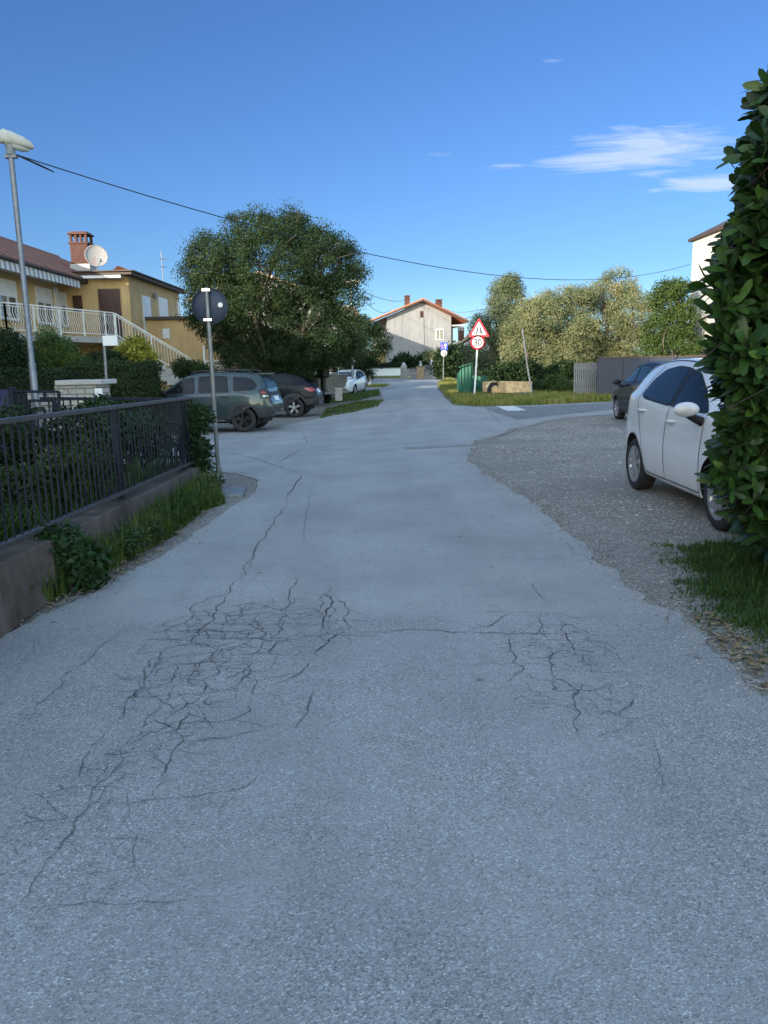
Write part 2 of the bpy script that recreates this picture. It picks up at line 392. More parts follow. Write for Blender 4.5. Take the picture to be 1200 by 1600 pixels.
    nt.links.new(b, P.inputs['Normal']); return m
CRACK_ZONES = [(395, 985, .75, .75, 0, .35), (330, 1030, .45, 1.0, -.45, .35), (230, 1170, .16, .9, -.42, .5), (885, 1010, .5, .55, 0, .3), (870, 1090, .28, .5, 0, .3)]
# ------------------------------------------------------------------ ground, roads
def groundmat():
    m, nt, P = newmat('ground_dirt'); v = pos(nt)
    a = noise(nt, v, .35, 6, .6); b = noise(nt, v, 9, 6, .75)
    col = mixc(nt, ramp(nt, a, [(.42, 0.0), (.58, 1.0)]), (.15, .125, .10), (.055, .075, .028))
    col = mixc(nt, ramp(nt, b, [(.35, 0.0), (.7, .6)]), col, (.21, .19, .165))
    nt.links.new(col, P.inputs['Base Color']); P.inputs['Roughness'].default_value = .95
    nt.links.new(bump(nt, b, .6, .03), P.inputs['Normal']); return m
def gravelmat(name='gravel', dark=(.140, .127, .110), light=(.40, .375, .34), s=58):
    m, nt, P = newmat(name); v = pos(nt)
    vc = nt.nodes.new('ShaderNodeTexVoronoi'); vc.inputs['Scale'].default_value = s; nt.links.new(v, vc.inputs['Vector'])
    sc = nt.nodes.new('ShaderNodeSeparateColor'); nt.links.new(vc.outputs['Color'], sc.inputs[0])
    big = noise(nt, pos(nt, (.45, 1.1, 1)), .75, 6, .7)
    t = math_n(nt, 'ADD', math_n(nt, 'MULTIPLY', math_n(nt, 'POWER', sc.outputs[0], 1.6), .75), math_n(nt, 'MULTIPLY', ramp(nt, big, [(.35, 0.0), (.68, 1.0)]), .36), clamp=True)
    col = mixc(nt, t, dark, light)
    e = voro(nt, v, s, 'DISTANCE_TO_EDGE')
    col = mixc(nt, ramp(nt, e, [(.02, .4), (.12, 0.0)]), col, (.07, .062, .055))
    col = mixc(nt, ramp(nt, noise(nt, v, 1.1, 5, .6), [(.56, 0.0), (.7, .45)]), col, (.12, .10, .075))
    nt.links.new(col, P.inputs['Base Color']); P.inputs['Roughness'].default_value = .88
    h = math_n(nt, 'SUBTRACT', 1.0, vc.outputs['Distance']); b = bump(nt, h, .8, .02); b = bump(nt, big, .4, .12, b)
    nt.links.new(b, P.inputs['Normal']); return m
MT['ground'] = groundmat(); MT['gravel'] = gravelmat(); MT['dirtstrip'] = gravelmat('dirt_strip', (.15, .135, .115), (.36, .335, .30), 60)
MT['asphalt'] = asphalt('asphalt'); MT['crack'] = mat('crack_filled_with_dirt', (.040, .039, .036), .95, .4, 6)
MT['asphalt2'] = mat('old_side_asphalt', (.155, .16, .17), .85, .2, 2.5, .3, 160, stain=(.12, .12, .125))
MT['roadpaint'] = mat('worn_road_paint', (.60, .60, .58), .8, .25, 8, .2, 90, stain=(.25, .25, .26), sstain=4)

# ground sheet out to the horizon: fine lattice close by, coarse far away
def ground():
    xs = [-900, -400, -150, -80, -50, -40] + [float(i) for i in range(-30, 31)] + [40, 50, 80, 150, 400, 900]
    ys = [-400, -150, -60, -30, -20] + [float(i) for i in range(-12, 70)] + [75, 80, 90, 110, 150, 300, 700, 1500]
    V = [(x, y, gz(x, y)) for y in ys for x in xs]; n = len(xs)
    F = [(j*n+i, j*n+i+1, (j+1)*n+i+1, (j+1)*n+i) for j in range(len(ys)-1) for i in range(n-1)]
    b = MB(); b.add(V, F, 0, True); tag(b.build('ground', MT['ground']), kind='structure')
ground()
def P2(px): return [gp(*p).xy for p in px]
# dirt/gravel shoulder below the asphalt
shoulder_l = P2([(0, 1010), (70, 955), (160, 910), (240, 862), (290, 825), (330, 780), (322, 742), (352, 728), (400, 735), (408, 762), (385, 795), (330, 830), (290, 862), (230, 905), (150, 950), (60, 990), (0, 1030)])
ground_sheet('shoulder', ragged(shoulder_l, .05, 3, 3), .006, MT['gravel'])
front_dirt = [gp(x, y).xy for x, y in [(200, 700), (300, 690), (440, 672), (520, 655), (596, 640), (610, 612), (560, 606), (480, 622), (400, 640), (300, 650), (200, 660)]]
ground_sheet('dirt_strip', ragged(front_dirt, .12, 3, 5), .005, MT['dirtstrip'])
lot = P2([(980, 1010), (900, 880), (800, 790), (700, 740), (715, 690), (760, 680), (860, 655), (948, 646), (1010, 640)])
lot += [Vector((14, 24.0)), Vector((14, 2.0)), Vector((1.0, 2.0))]
ground_sheet('gravel_lot', ragged(lot, .05, 2, 8), .007, MT['gravel'])
L1 = ragged(P2([(0, 1003), (55, 968), (150, 928), (228, 884), (290, 848), (345, 806), (392, 775), (404, 752), (372, 742), (338, 738)]), .045, 4, 11, False)
L2 = [Vector((-3.2, 11.0)), Vector((-6.0, 11.2)), Vector((-9.5, 11.4)), Vector((-9.5, 17.4))]
L3 = ragged([gp(x, y).xy for x, y in [(300, 683), (372, 675), (440, 667), (515, 650), (560, 643), (588, 630), (597, 618), (594, 611)]], .12, 3, 12, False)
L4 = P2([(560, 607), (480, 606)]) + [Vector((-34, 62.)), Vector((-34, 70.0)), gp(590, 592.0).xy, gp(700, 592).xy, Vector((9.5, 66.5)), Vector((9.5, 58.5)), gp(686, 601).xy]
R1 = ragged(P2([(683, 604), (688, 612), (697, 624), (706, 633)]), .05, 3, 13, False)
R2 = P2([(740, 636.5), (830, 634), (950, 628.5)]) + [Vector((16, 31.5)), Vector((16, 24.6)), gp(1000, 642).xy, gp(950, 648).xy]
R3 = ragged(P2([(905, 652), (860, 657), (800, 671), (770, 684), (740, 690), (736, 705), (732, 722), (752, 742), (790, 760), (828, 782), (856, 808), (885, 833), (925, 868), (968, 898), (990, 925), (1010, 945), (1060, 957), (1085, 985), (1110, 1018), (1150, 1052), (1200, 1098)]), .09, 5, 14, False)
B = [Vector((3.2, 2.2)), Vector((3.2, -6)), Vector((-4, -6)), Vector((-4, 4.0))]
road = ground_sheet('road', L1+L2+L3+L4+R1+R2+R3+B, .014, MT['asphalt'])
side = [gp(x, y).xy for x, y in [(757, 637.5), (830, 635.5), (950, 630)]] + [Vector((15, 31.2)), Vector((15, 28.2)), gp(1000, 637).xy, gp(950, 641.5).xy, gp(880, 648).xy, gp(808, 657).xy, gp(797, 652).xy]
ground_sheet('side_road', ragged(side, .03, 2, 15), .020, MT['asphalt2'])
ground_sheet('road_marking', ragged(P2([(775, 635.8), (803, 635.2), (823, 642.5), (793, 643.2)]), .03, 3, 16), .026, MT['roadpaint'], 5)
# rain water grate and its patch, stone slab on the left
MT['greyiron'] = mat('worn_grey_cast_iron', (.24, .24, .24), .7, .2, 5)
g0 = gp(686, 700)
b = MB(); b.bb(g0.x-.62, g0.x+.62, g0.y-.34, g0.y-.28, .0, .028, 0); b.bb(g0.x-.62, g0.x+.62, g0.y+.28, g0.y+.34, 0, .028, 0)
for k in range(25): b.bb(g0.x-.60+k*.049, g0.x-.566+k*.049, g0.y-.28, g0.y+.28, 0, .026, 0)
b.bb(g0.x-.60, g0.x+.60, g0.y-.28, g0.y+.28, 0, .0155, 1)
o = b.build('drain_grate', [MT['greyiron'], MT['darkint']]); tag(o, 'long slotted steel rain grate set across the asphalt in mid road', 'drain grate')
for v in o.data.vertices: v.co.z += gz(v.co.x, v.co.y)
s0 = gp(352, 772)
b = MB(); b.box((s0.x, s0.y, .012), (.46, .62, .06), .1)
o = b.build('drain_cover', MT['dullsteel'], bevel=.008); tag(o, 'flat dark rectangular cover lying in the gravel by the wall end', 'drain cover')
s1 = gp(340, 738)

# cracks: dirt-filled ribbons a few millimetres wide lying on the asphalt
def cz5(L): return [(x/2, 850+y/2) for x, y in L]
def cz6(L): return [(600+x/2, 850+y/2) for x, y in L]
def cz3(L): return [(200+x/3, 600+y/3) for x, y in L]
CR = [(cz5(l), wd) for l, wd in [
 ([(808,0),(795,40),(765,90),(750,120),(720,155),(705,185),(665,225),(650,262),(620,300),(595,330)], 8),
 ([(735,155),(650,185),(600,215),(602,245),(540,275),(525,330),(470,370),(450,410),(430,470),(390,520),(385,550),(330,600),(285,650),(260,700),(245,745)], 7),
 ([(1020,125),(1032,160),(1025,200),(1012,250),(1008,295)], 13), ([(1030,170),(1002,205),(1000,240)], 6), ([(1060,180),(1085,210),(1080,285)], 7),
 ([(1060,290),(1000,335),(965,380),(940,410),(880,445),(830,460)], 11), ([(920,110),(910,160),(895,215)], 7), ([(780,105),(860,100),(980,110)], 5),
 ([(620,320),(760,310),(880,315),(1000,290)], 7), ([(690,340),(760,350),(870,325),(960,350),(1000,340)], 6), ([(860,320),(845,360),(780,375),(700,380),(600,375),(540,410)], 7),
 ([(560,405),(700,405),(785,405),(850,400)], 6), ([(785,405),(765,425),(740,465)], 8), ([(640,430),(640,470),(590,490),(575,520)], 8), ([(520,430),(640,465),(780,463),(860,450)], 6),
 ([(660,480),(640,510),(800,490),(790,540),(700,560),(580,575)], 6), ([(985,465),(970,520),(940,570),(915,600),(900,660),(870,730),(790,755),(680,790),(560,805),(460,815),(330,840)], 7),
 ([(720,560),(820,580),(890,575)], 6), ([(640,580),(570,570),(550,600),(575,630),(535,680),(515,715),(500,765),(475,810)], 6), ([(575,630),(700,620),(830,590)], 6),
 ([(600,490),(530,560),(440,580),(410,620),(380,670),(345,740),(290,780),(240,870),(200,940),(150,1000),(100,1080),(50,1150),(20,1220),(0,1280)], 9),
 ([(380,270),(300,340),(260,385),(200,420),(170,470),(120,510),(90,560),(0,610)], 5), ([(60,1150),(180,1145),(320,1140),(450,1135),(560,1135),(650,1120)], 4), ([(300,945),(400,935),(480,925)], 4),
 ([(705,185),(640,270),(560,330),(545,400),(470,500)], 7), ([(690,215),(700,285),(640,340)], 7), ([(760,200),(830,260),(870,310)], 5), ([(620,285),(700,280),(820,270),(930,262)], 5),
 ([(380,640),(480,600),(560,560)], 5), ([(250,860),(330,770),(400,720)], 5), ([(760,790),(700,830),(650,870)], 3)]]
CR += [(cz6(l), wd) for l, wd in [
 ([(-120,0),(-118,1)], 0), ([(-110,286),(0,285),(120,278),(220,285),(350,285),(480,290),(580,290),(700,285)], 9), ([(220,225),(330,220),(470,222),(560,225),(600,240),(720,240)], 5),
 ([(270,280),(330,265),(370,235),(400,222)], 7), ([(485,225),(495,260),(490,290)], 6), ([(550,230),(570,260),(570,300),(590,330),(605,360)], 8), ([(390,290),(395,330),(405,350),(400,380),(430,390),(410,425)], 8),
 ([(500,310),(525,360),(535,430),(610,470),(615,540),(620,630)], 7), ([(405,350),(450,345),(465,370),(540,365),(610,360)], 5), ([(240,385),(320,380),(420,382)], 4), ([(560,470),(640,470),(720,440)], 6),
 ([(620,540),(700,535),(730,550),(770,520),(775,480)], 7), ([(465,125),(485,165),(520,190)], 6), ([(560,0),(600,40)], 7), ([(910,215),(895,260)], 6), ([(800,275),(960,268)], 5), ([(620,300),(700,340),(760,400)], 4),
 ([(840,620),(850,720),(880,800)], 4), ([(300,460),(400,455),(480,460)], 3), ([(390,515),(520,510),(610,540)], 4), ([(650,620),(700,600),(780,560)], 4)]]
def cz7(L): return [(250+x/3.43, 900+y/3.43) for x, y in L]
CR = CR[len(CR)-21:] + [(cz5(l), wd) for l, wd in [([(808,0),(795,40),(765,90),(750,120)], 8), ([(285,650),(260,700),(245,745)], 6), ([(330,600),(285,650)], 6), ([(870,730),(790,755),(680,790),(560,805),(460,815),(330,840)], 5), ([(640,580),(570,570),(550,600),(575,630),(535,680),(515,715),(500,765),(475,810)], 6),
 ([(440,580),(410,620),(380,670),(345,740),(290,780),(240,870),(200,940),(150,1000),(100,1080),(50,1150),(20,1220),(0,1280)], 4.5), ([(380,270),(300,340),(260,385),(200,420),(170,470),(120,510),(90,560),(0,610)], 5), ([(60,1150),(180,1145),(320,1140),(450,1135),(560,1135),(650,1120)], 4), ([(300,945),(400,935),(480,925)], 4), ([(380,640),(480,600),(560,560)], 5), ([(250,860),(330,770),(400,720)], 5), ([(760,790),(700,830),(650,870)], 3),
 ([(575,630),(700,620),(830,590)], 6), ([(525,330),(470,370),(450,410),(430,470),(390,520),(385,550),(330,600)], 6), ([(410,620),(450,600),(500,590)], 4), ([(380,670),(420,650),(470,640)], 4), ([(345,740),(390,700),(440,690)], 4), ([(200,940),(240,930),(290,935)], 4), ([(290,780),(340,790),(390,770)], 4)]]
CR += [(cz7(l), wd) for l, wd in [([(445,0),(430,30),(390,60),(375,100),(250,135),(165,200),(175,240),(60,290),(45,340),(30,400)], 8), ([(375,100),(345,150),(290,215),(255,270),(215,330),(165,385)], 11), ([(170,205),(290,215),(460,225),(560,225)], 5), ([(150,275),(160,310),(250,300),(330,310),(345,350),(340,370)], 8), ([(345,175),(430,170),(500,155),(545,165),(560,200)], 5),
 ([(500,150),(490,180),(440,200),(440,220),(350,230),(365,265),(400,245),(430,260)], 8), ([(510,240),(550,290),(575,325),(540,345),(480,350)], 10), ([(375,340),(400,320),(530,315),(575,320)], 8), ([(130,350),(250,345),(400,355),(520,350),(620,365),(810,340),(865,330)], 7), ([(180,395),(230,380),(330,385),(420,360)], 6), ([(725,15),(700,80),(685,180),(675,210)], 9), ([(610,210),(680,185),(760,180),(850,155)], 4),
 ([(560,245),(680,230),(720,250),(830,215),(860,205)], 5), ([(675,215),(660,260),(640,310)], 5), ([(900,65),(915,75),(905,100),(880,110),(920,125),(895,190),(875,240),(878,290),(865,325)], 14), ([(880,110),(850,140),(860,190),(845,215)], 7), ([(930,120),(990,160),(1010,215),(995,260),(1000,310)], 8), ([(1000,315),(985,315),(940,335),(890,380),(850,410),(840,450)], 13), ([(840,400),(790,400),(730,440),(640,440),(590,435),(480,430),(330,410)], 5),
 ([(635,365),(605,400),(590,440)], 9), ([(330,385),(300,420),(230,470),(180,530),(140,580)], 8), ([(90,490),(200,480),(330,475),(400,475),(530,460)], 6), ([(330,480),(315,540),(220,580),(80,580)], 7), ([(80,530),(250,525),(480,525),(650,518)], 6), ([(435,480),(470,495),(490,525),(410,605),(425,630)], 9), ([(800,470),(790,500),(750,540),(680,575),(570,610)], 8), ([(250,625),(410,620)], 5), ([(275,655),(235,700),(265,710),(280,690),(400,690)], 8),
 ([(500,665),(490,740),(440,765),(390,790),(250,800),(60,810)], 6), ([(820,625),(805,690),(795,750),(740,810),(720,840)], 8), ([(390,790),(470,805),(550,830),(700,810)], 5), ([(225,570),(250,600),(240,640),(130,650),(20,680)], 7), ([(160,740),(110,800),(90,850)], 8), ([(100,590),(60,640),(20,700)], 6), ([(130,680),(135,720),(80,750),(20,810)], 7), ([(140,580),(100,590)], 6), ([(20,700),(-40,760),(-90,830)], 6), ([(-30,690),(20,680)], 5),
 ([(480,45),(640,45),(700,50)], 3), ([(370,95),(560,90)], 3), ([(430,130),(640,125)], 3), ([(700,105),(850,105)], 3), ([(720,160),(860,150)], 3), ([(215,330),(320,335),(340,350)], 5), ([(255,270),(330,262),(420,275)], 5), ([(430,170),(425,205)], 5), ([(250,300),(225,375)], 5), ([(480,310),(470,350)], 6), ([(390,430),(385,470)], 5), ([(90,490),(75,540),(60,600)], 6), ([(30,400),(0,440),(-30,500),(-80,560)], 6)]]
CR += [(cz3(l), wd) for l, wd in [([(430,310),(560,345),(680,385),(815,430)], 17), ([(815,430),(780,490),(740,550)], 22), ([(740,550),(720,610),(660,690),(610,750),(590,830),(540,890)], 10), ([(680,385),(760,340),(840,285),(800,205)], 20)]]
CR += [([(745,616), (770, 650), (783, 663)], 26), ([(739, 688), (775, 684), (800, 676), (812, 669)], 30), ([(560, 728), (600, 722), (640, 728)], 5), ([(470, 860), (480, 800), (490, 760)], 5)]
def cracks():
    b = MB(); rr = random.Random(5)
    for L, wd in CR:
        if wd == 0: continue
        P = ragged([gp(*p).xy for p in L], .035, 5, rr.randint(0, 9999), False)
        V = []; F = []; n = len(P)
        ph = rr.uniform(0, 9)
        for i, p in enumerate(P):
            t = (P[min(i+1, n-1)]-P[max(i-1, 0)]).normalized(); q = Vector((-t.y, t.x))
            e = min(1, 4*i/n+.12, 4*(n-1-i)/n+.12); wl = wd*.00029*e*(.55+.9*abs(math.sin(i*.7+ph))*rr.uniform(.3, 1))
            for sgn in (1, -1):
                c = p+q*wl*sgn*rr.uniform(.7, 1.3); V.append((c.x, c.y, gz(c.x, c.y)+.0185))
        for i in range(n-1): F.append((2*i, 2*i+1, 2*i+3, 2*i+2))
        b.add(V, F)
    # plates of crazed asphalt: a jittered lattice of joints, dense in the middle of each patch and broken up towards its rim
    def plates(px, py, rx, ry, rot, sx_, sy_, dens, wd, seed):
        q = random.Random(seed); c = gp(px, py); n = int(rx/sx_)+2; m = int(ry/sy_)+2; P = {}
        for i in range(-n, n+1):
            for j in range(-m, m+1): P[i, j] = Vector(((i+.5*(j % 2)+q.uniform(-.36, .36))*sx_, (j+q.uniform(-.33, .33))*sy_))
        for (i, j), p in P.items():
            for di, dj in ((1, 0), (0, 1)):
                if (i+di, j+dj) not in P: continue
                e = P[i+di, j+dj]; mid = (p+e)/2; f = (mid.x/rx)**2+(mid.y/ry)**2
                if q.random() > dens*(1.15-f)*(1.0 if di else .8): continue
                R2 = Matrix.Rotation(rot, 2); L = ragged([c.xy+R2 @ p, c.xy+R2 @ e], .035, 4, q.randint(0, 99999), False); k = len(L); V = []; wl = wd*q.uniform(.45, 1.35)*(1-.35*min(1, f))
                for t_, u in enumerate(L):
                    tt = (L[min(t_+1, k-1)]-L[max(t_-1, 0)]).normalized(); nn = Vector((-tt.y, tt.x))
                    for sg in (1, -1): g = u+nn*wl*sg*q.uniform(.5, 1.4); V.append((g.x, g.y, gz(g.x, g.y)+.0183))
                b.add(V, [(2*t_, 2*t_+1, 2*t_+3, 2*t_+2) for t_ in range(k-1)])
    plates(400, 978, .66, .62, 0, .135, .125, .85, .0016, 1)
    plates(325, 1035, .40, .62, .42, .12, .13, .75, .0015, 2)
    plates(255, 1130, .22, .60, .46, .10, .13, .70, .0013, 3)
    plates(150, 1300, .12, .45, .5, .09, .12, .5, .0011, 6)
    plates(885, 1010, .42, .42, 0, .13, .13, .55, .0013, 4)
    plates(900, 1090, .34, .40, 0, .085, .085, .45, .0012, 5)
    o = b.build('crack', MT['crack'], road); o['kind'] = 'stuff'
cracks()

def in_poly(poly, x, y):
    P = np.array([[p[0], p[1]] for p in poly]); ins = np.zeros(len(x), bool); n = len(P)
    for i in range(n):
        x1, y1 = P[i]; x2, y2 = P[(i+1) % n]
        c = ((y1 > y) != (y2 > y)) & (x < (x2-x1)*(y-y1)/(y2-y1+1e-12)+x1); ins ^= c
    return ins
def scatter(poly, n):
    P = np.array([[p[0], p[1]] for p in poly]); lo = P.min(0); hi = P.max(0); X = []; Y = []; k = 0
    while k < n:
        x = rng.uniform(lo[0], hi[0], 4*n); y = rng.uniform(lo[1], hi[1], 4*n); i = in_poly(poly, x, y)
        X.append(x[i]); Y.append(y[i]); k += i.sum()
        if len(X) > 40: break
    x = np.concatenate(X)[:n]; y = np.concatenate(Y)[:n]; return x, y
def pebbles(name, x, y, s, m, off=.008):
    n = len(x); z = np.array([gz(a, c) for a, c in zip(x, y)])+off
    base = np.array([[1, 0, 0], [0, 1, 0], [-1, 0, 0], [0, -1, 0], [0, 0, 1], [0, 0, -1]], float); fc = np.array([[0, 1, 4], [1, 2, 4], [2, 3, 4], [3, 0, 4], [1, 0, 5], [2, 1, 5], [3, 2, 5], [0, 3, 5]])
    V = base[None]*rng.uniform(.55, 1.35, (n, 6, 1))*s[:, None, None]; V[:, :, 2] *= .6
    a = rng.uniform(0, 6.28, n); c, sn = np.cos(a)[:, None], np.sin(a)[:, None]
    X = V[:, :, 0]*c-V[:, :, 1]*sn; Yv = V[:, :, 0]*sn+V[:, :, 1]*c; Z = V[:, :, 2]
    V = np.stack([X+x[:, None], Yv+y[:, None], Z+z[:, None]], -1).reshape(-1, 3); F = (fc[None]+(np.arange(n)*6)[:, None, None]).reshape(-1, 3)
    o = link(name, np_mesh(name, V, F, m, np.repeat(rng.uniform(0, 1, n), 6))); return tag(o, kind='stuff')
def tonemat(name, cols, rough=.85):
    m, nt, P = newmat(name); a = nt.nodes.new('ShaderNodeAttribute'); a.attribute_name = 'tone'; n = len(cols)
    nt.links.new(ramp(nt, a.outputs['Fac'], [(i/(n-1), c) for i, c in enumerate(cols)]), P.inputs['Base Color']); P.inputs['Roughness'].default_value = rough; return m
MT['pebble'] = tonemat('pebble', [(.13, .12, .105), (.22, .205, .185), (.32, .305, .28), (.46, .44, .41)])
MT['grit'] = tonemat('edge_grit', [(.12, .112, .10), (.19, .18, .165), (.27, .26, .24), (.33, .32, .30)])
MT['litter'] = tonemat('dry_litter', [(.09, .06, .03), (.16, .11, .06), (.26, .21, .13)])
lot_near = P2([(985, 925), (930, 872), (870, 815), (800, 765), (745, 740), (736, 700), (850, 662), (950, 650), (1000, 700), (1120, 830), (1090, 880)]) + [Vector((4.6, 6.5)), Vector((4, 4.6))]
x, y = scatter(lot_near, 26000); k = (np.sin(x*1.9+y*1.3)+np.sin(y*2.1-x*.8+1)+rng.normal(0, .7, len(x))) > -.5; x, y = x[k], y[k]
pebbles('gravel', x, y, rng.uniform(.004, .014, len(x))*(1+.7*(rng.random(len(x)) < .06)), MT['pebble'])
# chips and dust along the edges of the asphalt
edge = L1+R3+R3; ex = []; ey = []
for i, p in enumerate(edge):
    for _ in range(7):
        d = rng.normal(0, .10 if i < len(L1)+len(R3) else .13, 2); ex.append(p.x+d[0]); ey.append(p.y+d[1])
x = np.array(ex); y = np.array(ey); pebbles('grit', x, y, rng.uniform(.003, .011, len(x)), MT['grit'], .014)

def leaves(c, d, nrm, L, W, fold=.25, full=False, droop=.0):
    """leaf faces at c pointing along d with normal nrm; returns verts, tris per leaf count"""
    s = np.cross(d, nrm); L = L[:, None]; W = W[:, None]
    if not full:
        V = np.stack([c, c+d*L*.5+s*W*.5-nrm*W*fold, c+d*L, c+d*L*.5-s*W*.5-nrm*W*fold], 1)
        f = np.array([[0, 1, 2], [0, 2, 3]])
    else:
        vs = [c]
        for t, wd in ((.22, .62), (.56, 1.0), (.86, .74)):
            b = c+d*L*t-nrm*L*droop*t*t
            vs += [b+s*W*.5*wd-nrm*W*-fold*.5*wd, b, b-s*W*.5*wd-nrm*W*-fold*.5*wd]
        vs.append(c+d*L-nrm*L*droop); V = np.stack(vs, 1)
        f = np.array([[0, 1, 2], [0, 2, 3], [1, 4, 5], [1, 5, 2], [2, 5, 6], [2, 6, 3], [4, 7, 8], [4, 8, 5], [5, 8, 9], [5, 9, 6], [7, 10, 8], [8, 10, 9]])
    k = V.shape[1]; n = len(c)
    return V.reshape(-1, 3), (f[None]+(np.arange(n)*k)[:, None, None]).reshape(-1, 3), k
def unit(v): return v/np.maximum(np.linalg.norm(v, axis=-1, keepdims=True), 1e-9)
def perp(n, d): d = d-n*(d*n).sum(-1, keepdims=True); return unit(d)

def grass(name, x, y, h, m, zf=None, wd=.006, lean=.35):
    n = len(x); z = np.array([(zf or gz)(a, c) for a, c in zip(x, y)])
    a = rng.uniform(0, 6.28, n); dx, dy = np.cos(a), np.sin(a); le = np.abs(rng.normal(0, lean, n))+.08
    b = np.stack([x, y, z], -1); s = np.stack([-dy, dx, 0*x], -1)*(wd*rng.uniform(.6, 1.5, n))[:, None]
    o = np.stack([dx, dy, 0*x], -1); up = np.array([0, 0, 1.])
    p1 = b+up*(h*.55)[:, None]+o*(h*le*.25)[:, None]; p2 = b+up*(h*(1-.25*le))[:, None]+o*(h*le*.95)[:, None]
    V = np.stack([b-s, b+s, p1+s*.7, p1-s*.7, p2], 1).reshape(-1, 3); f = np.array([[0, 1, 2], [0, 2, 3], [3, 2, 4]])
    F = (f[None]+(np.arange(n)*5)[:, None, None]).reshape(-1, 3)
    t = np.clip(rng.normal(.45, .22, n)+.25*np.sin(x*3.1+1)*np.sin(y*2.3), 0, 1)
    return tag(link(name, np_mesh(name, V, F, m, np.repeat(t, 5))), kind='stuff')
MT['grass'] = leafmat('grass_blades', [(.035, .065, .016), (.055, .10, .022), (.085, .13, .03), (.19, .17, .07)], .6, .3)
MT['grass_lush'] = leafmat('lush_grass_blades', [(.03, .065, .016), (.05, .10, .022), (.085, .135, .035)], .6, .3)
MT['grass_sunlit'] = leafmat('sunny_grass_blades', [(.10, .14, .025), (.18, .20, .045), (.28, .26, .08), (.40, .34, .15)], .7, .3)  # sunlit copy of the grass: yellow sunlight put into the blade colour
gl = P2([(0, 985), (55, 955), (140, 912), (215, 868), (270, 838), (318, 800), (352, 788), (340, 775), (322, 765), (300, 745), (0, 860)])
gl = [p if p.x > -2.3 else Vector((-2.22, p.y)) for p in gl]
x, y = scatter(gl, 16000); hh = rng.uniform(.05, .2, len(x))*(1+.5*(rng.random(len(x)) < .2)); hh = hh*np.clip((-1.45-x)/.5, .35, 1.25)
k = (np.sin(x*9+y*4)+np.sin(y*7-x*3)+rng.normal(0, .8, len(x))) > -1.1
grass('grass', x[k], y[k], hh[k], MT['grass'])
gr = P2([(1020, 850), (1010, 870), (1050, 905), (1045, 940), (1085, 975), (1130, 1020), (1215, 1075)]) + [Vector((3.6, 3.4)), Vector((3.6, 6.0)), Vector((2.4, 6.0))]
x, y = scatter(gr, 52000); dd_ = (x-(1.70+.27*np.maximum(0, y-4.6)))/.5+.12*np.sin(y*9+x*4)+.1*np.sin(y*23); hh = rng.uniform(.02, .095, len(x))*np.clip(dd_, .4, 1.3)*(1+.9*(rng.random(len(x)) < .03))
k = (np.sin(x*7+y*3)+np.sin(y*6-x*4)+rng.normal(0, .8, len(x)) > -1.5) & (rng.random(len(x)) < np.clip(dd_, .02, 1)**1.4)
grass('grass', x[k], y[k], hh[k], MT['grass_lush'], wd=.0042, lean=.65)
for poly, n, h0, h1, mm in (
    ([(707, 632), (760, 635), (850, 633), (955, 627), (955, 618), (900, 615), (760, 618), (718, 616), (700, 612)], 15000, .08, .30, 'grass_sunlit'),
    ([(684, 601), (690, 612), (700, 622), (720, 618), (725, 600), (700, 592)], 9000, .1, .3, 'grass_sunlit'),
    ([(500, 655), (520, 650), (590, 636), (600, 626), (560, 628), (510, 640)], 3200, .03, .13, 'grass'),
    ([(505, 632), (560, 626), (594, 618), (592, 610), (560, 614), (520, 622)], 3800, .05, .18, 'grass'),
    ([(555, 606), (600, 605), (610, 602), (575, 601)], 2000, .06, .2, 'grass_sunlit'),
    ([(580, 590.5), (640, 590.5), (640, 587.5), (575, 587.5)], 2500, .1, .25, 'grass_sunlit')):
    x, y = scatter([gp(*p).xy for p in poly], n); grass('grass', x, y, rng.uniform(h0, h1, len(x)), MT[mm], wd=.014, lean=.3)
# dry litter at the foot of the wall and by the hedge
x, y = scatter(P2([(0, 1000), (60, 968), (150, 928), (230, 880), (330, 800), (300, 800), (150, 895), (0, 970)]), 420); x2, y2 = scatter(P2([(1080, 965), (1150, 1045), (1200, 1085), (1200, 1030), (1110, 960)]), 160)
x = np.concatenate([x, x2]); y = np.concatenate([y, y2]); n = len(x); a = rng.uniform(0, 6.28, n)
d = np.stack([np.cos(a), np.sin(a), rng.uniform(0, .3, n)], -1); nn = perp(unit(d), np.tile([0, 0, 1.], (n, 1)))
V, F, k = leaves(np.stack([x, y, np.full(n, .022)], -1), unit(d), nn, rng.uniform(.02, .07, n), rng.uniform(.008, .03, n))
tag(link('dry_leaves', np_mesh('dry_leaves', V, F, MT['litter'], np.repeat(rng.random(n), k))), kind='stuff')
# ------------------------------------------------------------------ buildings
MT['ochre'] = mat('ochre_render', (.56, .39, .185), .9, .10, 1.3, .12, 60, stain=(.48, .33, .155), sstain=.7, streak=.45)
MT['grey_render'] = mat('grey_render', (.235, .24, .245), .9, .12, 1.1, .15, 40, stain=(.18, .182, .185), sstain=.55, streak=.7)
MT['cream'] = mat('cream_render', (.45, .445, .43), .9, .06, .9, .08, 60, streak=.3)
MT['pale_wall'] = mat('pale_wall_paint', (.60, .60, .58), .85, .08, 1.5, .1, 40)
MT['darktrim'] = mat('dark_brown_trim', (.055, .035, .028), .6, .2, 5)
MT['darkwood'] = mat('dark_brown_wood', (.06, .022, .016), .5, .3, 8)
MT['pvc'] = mat('white_pvc', (.70, .71, .72), .35, .04, 5)
MT['greytrim'] = mat('grey_trim', (.22, .22, .225), .6, .1, 5)
MT['brick'] = None
